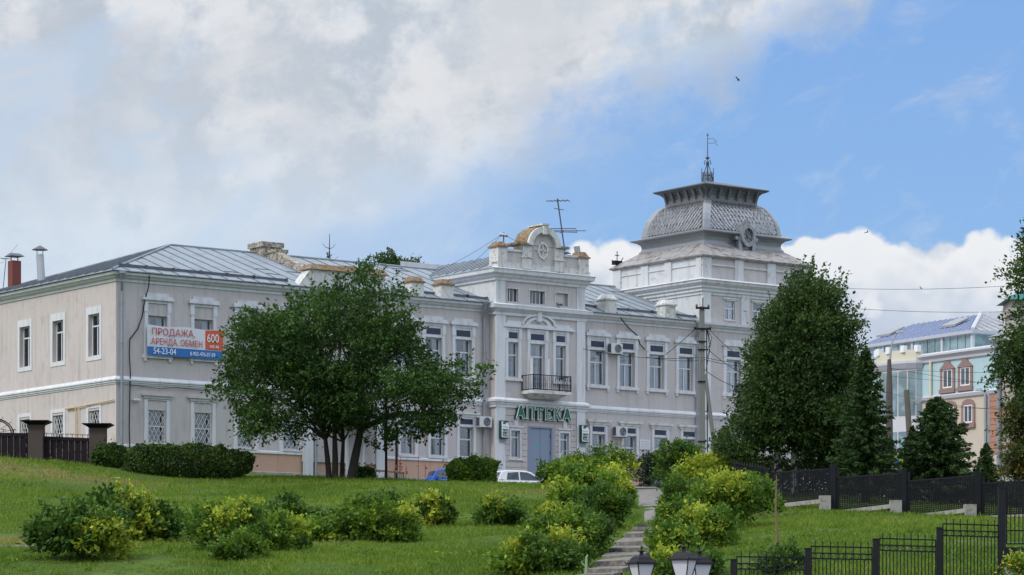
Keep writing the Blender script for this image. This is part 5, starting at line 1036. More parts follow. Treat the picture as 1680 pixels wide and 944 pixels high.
# ------------------------------------------------------------------ cars
def car(name, nm, cat, loc, rz, mt, hatch=True, lampc=(.5, .08, .02)):
    o = empty(name, loc, rz, label=nm, cat=cat, group='cars parked in front of the building')
    L_, Wd = (3.9, .82) if hatch else (4.3, .84)
    # x forward; side outline of body, then glasshouse
    low = [(-L_/2, .35), (-L_/2 - .02, .62), (-L_/2 + .05, .92), (L_/2 - 1.15, .95), (L_/2 - .3, .80), (L_/2, .62), (L_/2 + .02, .32), (L_/2 - .2, .22), (-L_/2 + .2, .22)]
    if not hatch: low[2] = (-L_/2 + .05, .95); 
    def loft(side, w0, w1, m):               # outline with slightly tucked upper edge
        n = len(side); b = len(m.v)
        for s in (-1, 1):
            for x, z in side: t = max(0, min(1, (z - .6) / .9)); m.v.append((x, s * (w0 + (w1 - w0) * t), z))
        m.f.append(tuple(range(b, b + n))); m.f.append(tuple(range(b + 2 * n - 1, b + n - 1, -1)))
        for i in range(n): j = (i + 1) % n; m.f.append((b + i, b + n + i, b + n + j, b + j))
    m = MB(); loft(low, Wd, Wd - .06, m); body = m.build('body', mt, o)
    mod = body.modifiers.new('b', 'BEVEL'); mod.width = .06; mod.segments = 3; mod.limit_method = 'ANGLE'
    rear = -L_/2 + (.12 if hatch else .95); top = [(rear, .93), (rear + .28, 1.38), (rear + .55, 1.46), (rear + 1.7, 1.46), (rear + 2.05, 1.38), (L_/2 - 1.05, .94)]
    m = MB(); loft(top, Wd - .05, Wd - .26, m); cab = m.build('cabin', mt, o); mod = cab.modifiers.new('b', 'BEVEL'); mod.width = .05; mod.segments = 3; mod.limit_method = 'ANGLE'
    wdt = lambda z: (Wd - .05) + (-.21) * max(0, min(1, (z - .6) / .9))
    def sidewin(P):
        for s in (-1, 1):
            m = MB(); m.poly([(x, s * (wdt(z) + .008), z) for x, z in P][::s]); m.build('side_window', GLASSD, o)
    sidewin([(rear + .52, .98), (rear + .62, 1.33), (rear + 1.25, 1.38), (rear + 1.25, .98)]); sidewin([(rear + 1.33, .98), (rear + 1.33, 1.38), (rear + 1.75, 1.37), (rear + 1.98, 1.3), (L_/2 - 1.25, .98)])
    def cross(x0, z0, x1, z1, nme, e=.012, f=.04): 
        dx, dz = x1 - x0, z1 - z0; l = math.hypot(dx, dz); nx_, nz_ = -dz / l * e, dx / l * e
        if nx_ * (1 if x0 > 0 else -1) < 0: nx_, nz_ = -nx_, -nz_
        a0, a1 = wdt(z0) - f, wdt(z1) - f; MB().poly([(x0 + nx_, -a0, z0 + nz_), (x0 + nx_, a0, z0 + nz_), (x1 + nx_, a1, z1 + nz_), (x1 + nx_, -a1, z1 + nz_)]).build(nme, GLASSD, o)
    cross(L_/2 - 1.12, .98, rear + 2.1, 1.36, 'windscreen'); cross(rear + .03, .98, rear + .26, 1.35, 'rear_window')
    for s in (-1, 1):
        for x in (-L_/2 + .72, L_/2 - .75):
            wv = empty('wheel', (x, s * (Wd - .08), .3)); wv.parent = o; rr = [(.19, -.1), (.27, -.1), (.3, -.07), (.3, .07), (.27, .1), (.19, .1)]
            t = MB(); t.lathe(rr, (0, 0, 0), 20); to = t.build('tyre', BLACKM, wv); to.rotation_euler = (R(90), 0, 0); t = MB().lathe([(.03, -.09), (.19, -.08), (.19, .08), (.03, .09)], (0, 0, 0), 14); t.build('rim', GREYM, wv).rotation_euler = (R(90), 0, 0)
        MB().box(-L_/2 - .02, -L_/2 + .12, s * (Wd - .2) - .12, s * (Wd - .2) + .14, .68, .88).build('tail_light', M('tail_lamp', (.6, .1, .02), .3), o); MB().box(L_/2 - .25, L_/2 + .0, s * (Wd - .22) - .15, s * (Wd - .22) + .15, .58, .74).build('headlight', MILK, o)
        MB().box(L_/2 - 1.35, L_/2 - 1.2, s * (Wd + .05) - .1, s * (Wd + .05) + .06, .92, 1.05).build('wing_mirror', mt, o)
    MB().box(-.95, .95, -Wd - .004, -Wd + .01, .74, .76).box(-.1, 1.0, -Wd + .02, -Wd + .03, .8, .82).build('door_line', BLACKM, o); return o
CW = M('car_white', (.62, .63, .65), .25, .02, 1); CB = M('car_blue', (.01, .08, .42), .25, .03, 1); CD = M('car_dark', (.02, .025, .03), .25, .05, 1)
def carpos(px, py_roof, Y, h=1.46): p = at(px, py_roof, Y); return (p.x, Y, p.z - h)
p = carpos(856, 773.5, 145); car('parked_car', 'white hatchback parked below the pharmacy door, orange tail light showing', 'car', p, R(32), CW)
p = carpos(738, 770.5, 143); car('parked_car', 'bright blue car half hidden behind the round yellow-green bush', 'car', p, R(196), CB, False)
p = carpos(1100, 781, 138); car('parked_car', 'dark car at the top of the path, only its windscreen showing', 'car', p, R(196), CD, False)
# ------------------------------------------------------------------ blue building beyond the street
AB = math.atan2(-.859, .512); FL = Frame(38.0, 226., AB)
BW = M('turquoise_render', (.39, .53, .565), .9, .04, .4, streak=.1); BE = M('beige_render', (.50, .44, .36), .9, .05, .4, streak=.15); BRN = M('brown_surround', (.25, .16, .14), .8, .1, 2); CRM = M('cream_render', (.56, .53, .42), .8, .06, 1); ROOFB = M('blue_sheet_roof', (.055, .11, .27), .7, .08, .5, spec=.25); ROOFG = M('grey_sheet_roof', (.30, .31, .33), .5, .08, .5, metal=.3); COR = M('pale_cornice', (.50, .50, .54), .8, .05, 1)
BL = empty('blue_building', FL.W(0, 0, 0), AB, label='turquoise and beige building with glazed attic and blue metal roof at the right', cat='building')
hh = lambda px, py, y=0.: FL.h(px, py, y); uu = lambda px, y=0.: FL.u(px, y)
zc_ = hh(1600, 576); zb1 = hh(1573, 650); s0 = uu(1380)
def nb_(name, mt, *a, par=None): return box(name, mt, par or BL, *a)
nb_('upper_wall', BW, s0, 0, 0, 12, zb1, zc_); nb_('lower_wall', BE, s0, 0, 0, 12, 5, zb1)
MB().sweep([(s0, 0), (0, 0), (0, 12)], [(0, zc_ - .5), (.15, zc_ - .45), (.2, zc_ - .2), (.45, zc_), (.45, zc_ + .15), (0, zc_ + .3)]).build('cornice', COR, BL)
MB().sweep([(s0, 0), (0, 0), (0, 12)], [(0, zb1 - .15), (.15, zb1 - .1), (.25, zb1 + .15), (.1, zb1 + .25), (0, zb1 + .25)]).build('belt_course', COR, BL)
u1 = uu(1596.5, 1.5); ze = hh(1596.5, 545, 1.5); uR = uu(1609.5, 7.0); zr = hh(1609.5, 516, 7.0); u2 = uu(1415, 1.5)
fl_z = zc_ + .1
MB().box(u2, u1 - .1, 1.7, 11, fl_z, ze).build('attic_core', DARKIN, BL)
gw = empty('attic_glazing', (0, 0, 0)); gw.parent = BL; n = 15
for k in range(n):
    a, b = u2 + (u1 - u2) * k / n, u2 + (u1 - u2) * (k + 1) / n
    if k % 4 == 3: nb_('attic_mullion', COR, a - .12, a + .12, 1.4, 1.6, fl_z, ze, par=gw)
    nb_('glass_pane', GLASSB, a + .04, b - .04, 1.5, 1.56, fl_z + .2, ze - .1, par=gw)
for k in range(3): nb_('glass_pane', GLASSB, u1 - .06, u1, 1.6 + k * 2.4, 3.8 + k * 2.4, fl_z + .2, ze - .1, par=gw)
nb_('attic_mullion', COR, u1 - .2, u1 + .03, 1.4, 1.65, fl_z, ze, par=gw)
MB().sweep([(u2, 1.5), (u1, 1.5), (u1, 12)], [(0, ze - .15), (.3, ze - .1), (.35, ze + .15), (0, ze + .15)]).build('roof_gutter', COR, BL)
rf = MB().poly([(u2, 1.2, ze + .1), (u1 + .3, 1.2, ze + .1), (uR, 7, zr), (u2, 7, zr)]).poly([(u2, 7, zr), (uR, 7, zr), (uR, 13, ze), (u2, 13, ze)]).build('roof', ROOFB, BL); MB().poly([(u1 + .3, 1.2, ze + .1), (u1 + .3, 12.8, ze + .1), (uR, 7, zr)]).build('roof_end', ROOFG, BL)
m = MB(); n = 20
for k in range(n):
    a = u2 + (u1 - u2) * k / n; m.tube([(a, 1.2, ze + .12), (a, 7, zr + .04)], .04, 4)
m.build('roof_seams', COR, rf, kind='stuff'); m = MB()
for k in range(1, 12): y = 1.2 + k * .97; t = 1 - abs(y - 7) / 5.8; m.tube([(u1 + .3, y, ze + .15), (u1 + .3 + (uR - u1 - .3) * t, y if t > 1 else y, ze + .1 + (zr - ze) * t + .05)], .05, 4)
m.build('roof_seams', COR, rf, kind='stuff')
MB().tube([(u1 + .3, 1.2, ze + .2), (uR, 7, zr + .1)], .17, 6).build('hip_cap', COR, rf)
def onroof(px, py, w_, h_):
    y = 4.2; u = uu(px, y); t = (y - 1.2) / 5.8; z = ze + .1 + (zr - ze) * t; MB().hexa([(u - w_, y - h_, z - h_ * .5 + .12), (u + w_, y - h_, z - h_ * .5 + .12), (u + w_, y + h_, z + h_ * .5 + .12), (u - w_, y + h_, z + h_ * .5 + .12), (u - w_, y - h_, z - h_ * .5 + .3), (u + w_, y - h_, z - h_ * .5 + .3), (u + w_, y + h_, z + h_ * .5 + .2), (u - w_, y + h_, z + h_ * .5 + .2)]).build('skylight', ROOFG, rf)
onroof(1568, 528, .9, .8); onroof(1461, 545, .9, .8)
for i, (a, b, t_, bt) in enumerate(((1545, 1566, 606, 637), (1574, 1595, 602, 633), (1549, 1569, 667, 697), (1579.5, 1599, 664, 694))):
    x0, x1 = uu(a), uu(b); z1, z0 = hh((a + b) / 2, t_), hh((a + b) / 2, bt); wn = MB().box(x0 - .1, x1 + .1, -.12, 0, z0 - .1, z0).box(x0 - .1, x0 + .18, -.1, 0, z0, z1).box(x1 - .18, x1 + .1, -.1, 0, z0, z1).box(x0 - .15, x1 + .15, -.2, 0, z0 - .4, z0 - .1)
    xc = (x0 + x1) / 2
    if i < 2: wn.prism([(x0 - .15, z1), (x1 + .15, z1), (xc + .35, z1 + .45), (xc + .3, z1 + .6), (xc - .3, z1 + .6), (xc - .35, z1 + .45)], -.16, 0)
    else: wn.prism([(x0 - .05, z1), (x1 + .05, z1)] + [(xc + (x1 - x0) / 2 * math.cos(t) * 1.05, z1 + .45 * math.sin(t)) for t in np.linspace(.15, 3.0, 8)], -.1, 0)
    wn = wn.build('window', BRN, BL); nb_('window_frame', CLOTHW, x0 + .18, x1 - .18, -.06, -.0, z0, z1, par=wn)
    for q in (0, 1): a_ = x0 + .3 + q * (x1 - x0 - .5) / 2; nb_('pane', GLASSD, a_, a_ + (x1 - x0 - .5) / 2 - .12, -.075, -.06, z0 + .12, z1 - .12, par=wn)
# salmon quoins on the corner, pipe
for k in range(26):
    z = hh(1630, 745) + k * .46
    if z > zb1 - .5: break
    nb_('quoin', M('quoin_salmon', (.36, .18, .12), .85, .12, 2) if k == 0 else bpy.data.materials['quoin_salmon'], uu(1621.5) + (.15 if k % 2 else 0), -.1, -.08, 0, z, z + .42)
MB().tube([(uu(1529), -.15, 6), (uu(1529), -.15, zc_ - .3)], .12, 8).build('drainpipe', CRM, BL); MB().tube([(uu(1619), -.15, 6), (uu(1619), -.15, zb1)], .12, 8).build('drainpipe', GREYM, BL)
# rounded bay with glazing and balustraded terrace
bc = uu(1478); br = uu(1513) - bc; bz = hh(1513, 594); bay = empty('rounded_bay', (0, 0, 0)); bay.parent = BL; nseg = 8
def bp(t, r_): return (bc + r_ * math.cos(t), -r_ * .45 * math.sin(t))
path = [bp(t, br) for t in np.linspace(math.pi, 0, nseg + 1)]
MB().sweep(path, [(0, 6), (0, bz)]).build('bay_wall', COR, bay)
MB().sweep(path, [(0, bz - .6), (.1, bz - .5), (.35, bz - .1), (.35, bz + .1), (-1, bz + .1)]).build('bay_cornice', COR, bay)
MB().sweep(path, [(0, bz + .1), (.05, bz + .1), (.05, bz + 1.0), (-.1, bz + 1.0)]).build('bay_parapet', CRM, bay)
for i in range(nseg):
    a, b = Vector(path[i]), Vector(path[i + 1]); d2_ = (b - a); nn = Vector((d2_.y, -d2_.x)).normalized() * .04
    for z0, z1 in ((bz - 4.3, bz - .7), (bz - 9.2, bz - 5.6)):
        p, q = a.lerp(b, .08) + nn, a.lerp(b, .92) + nn; MB().poly([(*p, z0), (*q, z0), (*q, z1), (*p, z1)]).build('bay_pane', GLASSB, bay)
for k in range(5): t = math.pi * (k + .5) / 5; x, y = bp(t, br); nb_('terrace_pier', CLOTHW, x - .22, x + .22, y - .18, y + .18, bz + .8, bz + 1.35, par=bay)
MB().lathe([(3.0, 0), (2.6, .9), (1.6, 1.6), (.2, 1.9)], (bc + 1.5, -1.6, bz - 12.2), 14).build('entrance_canopy', CLOTHW, bay, smooth=True)
# ------------------------------------------------------------------ beige building at the right edge
FR = Frame((1640 - CX) / F * 196, 196., AB); BG = empty('beige_building', FR.W(0, 0, 0), AB, label='beige building with grey drainpipe and white chimney at the right edge', cat='building')
# its long wall faces the camera and runs out of the picture to the right
W2 = M('beige_wall_near', (.42, .38, .34), .9, .06, .6, streak=.2); ct = FR.h(1641, 560); px_ = math.cos
MB().box(0, 9, 0, 10, 4, ct).build('wall', W2, BG)
MB().sweep([(0, 10), (0, 0), (9, 0)], [(0, ct - .6), (.1, ct - .5), (.3, ct - .1), (.5, ct + .1), (.5, ct + .25), (0, ct + .3)]).build('cornice', COR, BG)
MB().hexa([(-.6, -.6, ct + .3), (9, -.6, ct + .3), (9, 10, ct + .3), (-.6, 10, ct + .3), (1.8, 3, ct + 1.5), (9, 3, ct + 1.5), (9, 7, ct + 1.5), (1.8, 7, ct + 1.5)]).build('roof', ROOFG, BG)
MB().sweep([(0, 10), (0, 0), (9, 0)], [(0, ct - 7.2), (.1, ct - 7.1), (.1, ct - 6.9), (0, ct - 6.9)]).build('belt_course', COR, BG)
MB().box(.4, 1.9, 1.2, 2.6, ct, ct + 2.4).box(.9, 3.2, 1.6, 3.2, ct, ct + 3.0).box(.8, 3.3, 1.5, 3.3, ct + 3.0, ct + 3.15).build('chimney', WHITE_OLD, BG)
MB().tube([(.15, -.2, 4), (.15, -.2, ct - .6), (-.2, -.6, ct + .1)], .15, 8).build('drainpipe', PIPE, BG)
t = MB(); c0 = at(1644, 508, 190) - Vector(BG.location); 
o = empty('teal_roof_turret', at(1678, 520, 185), 0, label='teal metal roof edge showing behind the leaves at the right edge', cat='roof turret')
MB().hexa([(-1.1, -1.5, 0), (2.5, -1.5, 0), (2.5, 1.5, 0), (-1.1, 1.5, 0), (-1.0, -1.4, .9), (2.5, -1.4, .9), (2.5, 1.4, .9), (-1.0, 1.4, .9)]).box(-.9, 2.4, -1.3, 1.3, -14, 0).build('turret_wall', W2, o); MB().hexa([(-1.4, -1.8, .9), (2.6, -1.8, .9), (2.6, 1.8, .9), (-1.4, 1.8, .9), (.3, -.3, 1.9), (2.6, -.3, 2.2), (2.6, .3, 2.2), (.3, .3, 1.9)]).build('turret_roof', TEAL, o)
# ------------------------------------------------------------------ vegetation
def leafmat(name, c1, c2, c3=None, tr=.3, rough=.6):
    m = bpy.data.materials.new(name); m.use_nodes = True; g = NG(m.node_tree); nt = m.node_tree; nt.nodes.clear()
    a = g.n('ShaderNodeAttribute', attribute_name='tint').outputs['Fac']
    rp = g.n('ShaderNodeValToRGB'); g.put(rp.inputs[0], a); e = rp.color_ramp.elements; e[0].color = (*c1, 1); e[1].color = (*c2, 1); e[0].position = 0; e[1].position = .62 if c3 else 1
    if c3: x = e.new(.8); x.color = (*c3, 1); x = e.new(1.0); x.color = (c3[0] * 1.1, c3[1] * 1.08, c3[2], 1)
    df = g.n('ShaderNodeBsdfPrincipled'); g.put(df.inputs['Base Color'], rp.outputs[0]); df.inputs['Roughness'].default_value = rough; df.inputs['Specular IOR Level'].default_value = .3
    tl_ = g.n('ShaderNodeBsdfTranslucent'); g.put(tl_.inputs[0], rp.outputs[0]); mx = g.n('ShaderNodeMixShader'); mx.inputs[0].default_value = tr
    nt.links.new(df.outputs[0], mx.inputs[1]); nt.links.new(tl_.outputs[0], mx.inputs[2]); o = g.n('ShaderNodeOutputMaterial'); nt.links.new(mx.outputs[0], o.inputs[0]); return m
L_LIND = leafmat('linden_leaf', (.020, .052, .010), (.068, .145, .020), tr=.3); L_BIG = leafmat('birch_leaf', (.019, .046, .011), (.078, .14, .028), tr=.35); L_SPR = leafmat('spruce_needle', (.016, .045, .010), (.075, .13, .022), tr=.2)
L_HEDGE = leafmat('hedge_leaf', (.026, .06, .012), (.10, .17, .024)); L_SH = leafmat('shrub_leaf', (.042, .105, .012), (.155, .26, .024), (.34, .40, .04), tr=.4)
L_SHD = leafmat('shrub_leaf_dark', (.028, .075, .012), (.105, .195, .022), (.32, .37, .035), tr=.35); L_LIL = leafmat('bluish_shrub_leaf', (.03, .045, .028), (.07, .09, .055)); L_THU = leafmat('thuja_leaf', (.03, .055, .01), (.09, .11, .02), (.22, .10, .02), tr=.15)
L_GRASS = leafmat('grass_blade', (.065, .135, .012), (.19, .285, .026), (.28, .24, .09), tr=.4); BARK = M('dark_bark', (.028, .023, .019), .95, .3, 4, .5); BARKW = M('birch_bark', (.55, .54, .50), .8, .1, 2, .2, c2=(.02, .02, .02), c2amt=.42, bscale=8)
def leafmesh(name, C, A, Bv, tint, mt, parent=None, loc=(0, 0, 0), fold=True, **k):
    """one small leaf per row: C centre, A half length vector, Bv half width vector"""
    C = C - np.array(loc); n = len(C); V = np.empty((n, 4, 3)); V[:, 0] = C - A; V[:, 1] = C + Bv; V[:, 2] = C + A; V[:, 3] = C - Bv
    me = bpy.data.meshes.new(name); me.vertices.add(4 * n); me.vertices.foreach_set('co', V.astype(np.float32).ravel())
    me.loops.add(4 * n); me.loops.foreach_set('vertex_index', np.arange(4 * n, dtype=np.int32)); me.polygons.add(n); me.polygons.foreach_set('loop_start', np.arange(0, 4 * n, 4, dtype=np.int32))
    me.update(); at_ = me.attributes.new('tint', 'FLOAT', 'POINT'); at_.data.foreach_set('value', np.repeat(np.clip(tint, 0, 1), 4).astype(np.float32)); me.materials.append(mt)
    o = bpy.data.objects.new(name, me); COL.objects.link(o); o.location = loc if parent is None else (0, 0, 0)
    if parent: o.parent = parent
    return tag(o, **k)
def unit(v): return v / np.maximum(np.linalg.norm(v, axis=-1, keepdims=True), 1e-9)
def leaf_axes(n, size, up=.4, aspect=.55, D=None, dw=.5):
    a = rng.normal(size=(n, 3)); 
    if D is not None: a = a * (1 - dw) + D * dw * 1.6
    a = unit(a); nrm = unit(rng.normal(size=(n, 3)) + np.array([0, 0, up * 2])); b = unit(np.cross(nrm, a)); s = size * rng.uniform(.45, 1.5, (n, 1)); return a * s * .5, b * s * .5 * aspect
def pip(P, poly):
    x, y = P[:, 0], P[:, 1]; ins = np.zeros(len(P), bool); n = len(poly); j = n - 1
    for i in range(n):
        xi, yi = poly[i]; xj, yj = poly[j]; c = ((yi > y) != (yj > y)) & (x < (xj - xi) * (y - yi) / (yj - yi + 1e-12) + xi); ins ^= c; j = i
    return ins
def edge_dist(P, poly):
    d = np.full(len(P), 1e9); n = len(poly); pl = np.array(poly)
    for i in range(n):
        a, b = pl[i], pl[(i + 1) % n]; ab = b - a; t = np.clip(((P - a) @ ab) / (ab @ ab), 0, 1); d = np.minimum(d, np.linalg.norm(P - a - t[:, None] * ab, axis=1))
    return d
def volume_points(outline, Y, n, depth=1., shell=1., inset=0.):
    """points through the volume of a crown whose silhouette is known, as deep as it is broad"""
    poly = [((x - CX) / F * Y, (HY - y) / F * Y) for x, y in outline]; pl = np.array(poly); lo_, hi = pl.min(0), pl.max(0); Pn = []
    while sum(map(len, Pn)) < n:
        P = rng.uniform(lo_, hi, (n * 3, 2)); P = P[pip(P, poly)]; P = P[edge_dist(P, poly) > inset * rng.uniform(.2, 1.1, len(P))] if inset else P; Pn.append(P)
    P = np.concatenate(Pn)[:n]; d = edge_dist(P, poly); Rm = d.max(); hd = depth * np.sqrt(np.maximum(0, Rm ** 2 - (Rm - d) ** 2)) * 1.15; t = rng.uniform(-1, 1, n); t = np.sign(t) * np.abs(t) ** shell
    return np.stack([P[:, 0], Y + t * hd, P[:, 1]], -1), d
def crown_from(lobes, lr, per_lobe, per_twig, twig_len, leaf, tintf, up=.35, droop=0., aspect=.55, flat=.75, ctr=None):
    """lobes (K,3): each lobe carries twigs around it, each twig its leaves"""
    K = len(lobes); lrv = lr * rng.uniform(.6, 1.25, K); idx = np.repeat(np.arange(K), per_lobe); n = len(idx)
    d = unit(rng.normal(size=(n, 3))); d[:, 2] = np.abs(d[:, 2]) * np.where(rng.random(n) < .75, 1, -1); r = lrv[idx] * rng.uniform(.45, 1.0, n) ** .6
    Tp = lobes[idx] + d * r[:, None] * np.array([1, 1, flat]); 
    if ctr is not None: out = unit(lobes[idx] - ctr); d = unit(d + out * .7)
    d = unit(d + np.array([0, 0, -droop])); ti = np.repeat(np.arange(n), per_twig); m = len(ti); s = rng.uniform(-.2, 1, m)
    C = Tp[ti] + d[ti] * (s * twig_len)[:, None] + rng.normal(size=(m, 3)) * leaf * .55; C[:, 2] -= droop * (s ** 2) * twig_len * .5
    lt = tintf(K); tint = lt[idx[ti]] + rng.normal(size=m) * .06 + rng.normal(size=n)[ti] * .08
    A, Bv = leaf_axes(m, leaf, up, aspect, d[ti], .45); return C, A, Bv, tint
def limb_tubes(mb, base, targets, r0, trunk_top, wob=.25, n=6):
    base = Vector(base); tt = Vector(trunk_top); mb.tube([base - Vector((0, 0, .3)), base.lerp(tt, .5) + Vector((random.uniform(-wob, wob) * .3, 0, 0)), tt], [r0 * 1.15, r0, r0 * .75], 8)
    for t in targets:
        t = Vector(t); L_ = (t - tt).length; m1 = tt.lerp(t, .35) + Vector((random.uniform(-wob, wob), random.uniform(-wob, wob), L_ * .10)); m2 = tt.lerp(t, .7) + Vector((random.uniform(-wob, wob), random.uniform(-wob, wob), L_ * .07)); mb.tube([tt, m1, m2, t], [r0 * .5, r0 * .33, r0 * .2, r0 * .06], 5)
# ---- the linden in front of the facade
LY_ = 131.
outl = [(345,640),(352,622),(372,600),(378,575),(390,545),(385,520),(405,508),(430,520),(446,516),(462,498),(486,486),(505,474),(530,474),(552,462),(575,456),(592,438),(606,428),(612,448),(628,478),(650,470),(666,482),(678,512),(684,545),(685,570),(700,585),(735,578),(742,600),(765,590),(800,605),(806,618),(785,640),(770,655),(742,680),(752,690),(736,705),(705,705),(690,722),(660,712),(640,730),(600,740),(585,712),(520,705),(500,735),(470,715),(440,730),(400,712),(385,690),(390,665),(365,660)]
lob, dd_ = volume_points(outl, LY_, 430, .95, .75, .85)
lob = lob[(vnoise(lob[:, 0] * 1.0, lob[:, 2] * 1.9, 1.0, 31) + .35 * (lob[:, 2] > (HY - 560) / F * LY_)) > .36]
base = gp(556, 790, 120, 140); base.y = LY_; base.z = gz(base.x, LY_) 
lin = empty('linden_tree', base, 0, label='large spreading multi-stemmed green tree standing in front of the long facade', cat='tree'); ctr = np.array([base.x, LY_, (HY - 610) / F * LY_])
C, A, Bv, t = crown_from(lob, .62, 15, 14, .75, .155, lambda K: rng.uniform(.0, .8, K), ctr=ctr, flat=.42, droop=.15)
leafmesh('crown', C, A, Bv, t, L_LIND, lin, base)
def sprays(outline, Y, n, ln, leaf, ctr, mt, obj, up=.1):
    pl = np.array([((x - CX) / F * Y, (HY - y) / F * Y) for x, y in outline]); seg = rng.integers(0, len(pl), n); t_ = rng.random(n)[:, None]; P2 = pl[seg] * (1 - t_) + pl[(seg + 1) % len(pl)] * t_
    c2 = np.array([ctr[0], ctr[2]]); out = unit(P2 - c2); st = P2 - out * ln * .8; yy = Y + rng.normal(size=n) * 1.2; L2 = ln * rng.uniform(.5, 1.35, n); k = 26; ti = np.repeat(np.arange(n), k); s_ = rng.random(n * k) ** .8
    C = np.stack([st[ti, 0] + out[ti, 0] * s_ * L2[ti], yy[ti], st[ti, 1] + (out[ti, 1] + up) * s_ * L2[ti]], -1) + rng.normal(size=(n * k, 3)) * (.16 * (1.15 - s_))[:, None]
    A, Bv = leaf_axes(n * k, leaf, .4, .55); leafmesh('spray_leaves', C, A, Bv, rng.uniform(.1, .6, n)[ti] + rng.normal(size=n * k) * .08, mt, obj, obj.location)
sprays(outl, LY_, 230, .8, .15, ctr, L_LIND, lin)
m = MB(); 
for px0, px1, py1, r_ in ((541, 534, 722, .13), (550, 549, 712, .14), (560, 563, 725, .10), (574, 592, 705, .20)):
    b0 = Vector((((px0 - CX) / F * LY_), LY_ + random.uniform(-.5, .5), base.z)) - base; tt = at(px1, py1, LY_) - base; tg = [Vector(lob[i]) - base for i in rng.choice(len(lob), 12)]; limb_tubes(m, b0, tg, r_, tt, .35)
m.build('trunk', BARK, lin)
def tree(nm, lb, outline, Y, K, lr, pl, pt, tw, leaf, mt, trunk_px, r0=.18, bark=BARK, depth=.9, droop=0., base_py=None, up=.35, aspect=.55, group=None, trunks=None, tf=None, name='tree', low=None):
    lob, _ = volume_points(outline, Y, K, depth, .7, lr * 1.25); lob = lob[vnoise(lob[:, 0] * 1.4 + Y, lob[:, 2], .9, 41 + int(Y)) > .24]; K = len(lob); bx = (trunk_px - CX) / F * Y; bz_ = gz(bx, Y); base = Vector((bx, Y, bz_)); o = empty(name, base, 0, label=lb, cat='tree', group=group)
    oy = sum(p[1] for p in outline) / len(outline); ctr = np.array([bx, Y, (HY - oy) / F * Y]); C, A, Bv, t = crown_from(lob, lr, pl, pt, tw, leaf, tf or (lambda k: rng.uniform(.0, .85, k)), droop=droop, ctr=ctr, up=up, aspect=aspect); leafmesh('crown', C, A, Bv, t, mt, o, base); sprays(outline, Y, int(K * .55), .8, leaf, ctr, mt, o, .5 if not droop else -.5)
    m = MB()
    for k, tx in enumerate(trunks or [trunk_px]):
        top = Vector(((tx - CX) / F * Y + random.uniform(-.3, .3), Y, ctr[2])) ; b0 = Vector(((tx - CX) / F * Y, Y, gz((tx - CX) / F * Y, Y))) - base
        limb_tubes(m, b0, [Vector(lob[i]) - base for i in rng.choice(K, min(K, 10))], r0, top - base)
    m.build('trunk', bark, o); return o
tree('', 'big dense dark green birch tree with two whitish trunks hiding the tower foot', [(1172,748),(1180,725),(1207,700),(1218,655),(1230,610),(1245,570),(1254,535),(1268,512),(1284,500),(1292,470),(1305,465),(1322,450),(1330,458),(1345,452),(1352,475),(1372,478),(1374,500),(1388,510),(1394,535),(1404,565),(1416,600),(1424,650),(1434,700),(1432,740),(1400,765),(1330,760),(1315,742),(1265,740),(1230,752),(1200,765)],
     120, 520, .48, 20, 15, .6, .13, L_BIG, 1290, .14, BARKW, .85, .0, trunks=[1278, 1303], name='birch_tree', up=.1)
def spikes(px, py0, py1, Y, par_name, mt, k=26):
    pass
# upright leafy twigs along its top
for px, py, Yt in ((1293, 468, 120), (1330, 447, 120.5), (1345, 452, 119.6), (1374, 472, 120.3), (1360, 470, 119), (1400, 512, 121), (1265, 500, 120.6), (1311, 455, 121)):
    p = at(px, py, Yt); k = 70; s = rng.random(k); C = np.array([p.x, p.y, p.z]) + np.stack([rng.normal(size=k) * .10, rng.normal(size=k) * .1, -s * 1.6 + .25], -1); A, Bv = leaf_axes(k, .13, .1); bo = bpy.data.objects['birch_tree']
    leafmesh('top_twig', C, A, Bv, rng.uniform(.1, .6, k), L_BIG, bo, bo.location, kind='stuff')
def conifer(lb, px, Y, ytop, ybase, wpx, mt, n_br=150, needle=.13, group=None, name='spruce_tree', dens=70, pw=.8):
    x = (px - CX) / F * Y; zt = (HY - ytop) / F * Y; zb3 = (HY - ybase) / F * Y; zg_ = min(gz(x, Y), zb3 - .1); base = Vector((x, Y, zg_)); o = empty(name, base, 0, label=lb, cat='tree', group=group); Rw = wpx / F * Y / 2; H_ = zt - zb3
    C = []; D = []; m = MB(); m.tube([(0, 0, -.2), (0, 0, zt - zg_)], [.16, .015], 6)
    for i in range(n_br):
        h = 1 - (i + .5) / n_br; h = h ** 1.25; r = Rw * ((1 - h) ** pw) * random.uniform(.62, 1.22) + .05; a = i * 2.39996 + random.uniform(-.3, .3); z0 = zb3 + H_ * h; nb = int(dens * (r / Rw) + 10); s = rng.random(nb) ** .8
        dx, dy = math.cos(a), math.sin(a); dr = -.22 * r; cx_ = x + dx * r * s; cy_ = Y + dy * r * s; cz_ = z0 + dr * s + .12 * r * s * s + .05; wd = .22 * (1 - s * .75) * r * .8; off = rng.uniform(-1, 1, nb)
        C.append(np.stack([cx_ - dy * off * wd, cy_ + dx * off * wd, cz_ - np.abs(off) * wd * .25 - rng.random(nb) * .12], -1)); D.append(np.tile([dx, dy, -.2], (nb, 1)))
        if i % 4 == 0: m.tube([(0, 0, z0 - zg_), (dx * r * .5, dy * r * .5, z0 + dr * .5 - zg_), (dx * r * .95, dy * r * .95, z0 + dr + .12 * r - zg_)], [.03, .02, .008], 4)
    C = np.concatenate(C); D = np.concatenate(D); n = len(C); A, Bv = leaf_axes(n, needle * 1.5, .2, .3, D, .5); leafmesh('crown', C, A, Bv, rng.uniform(0, .5, n) + rng.normal(size=n) * .1, mt, o, base); m.build('trunk', BARK, o); return o
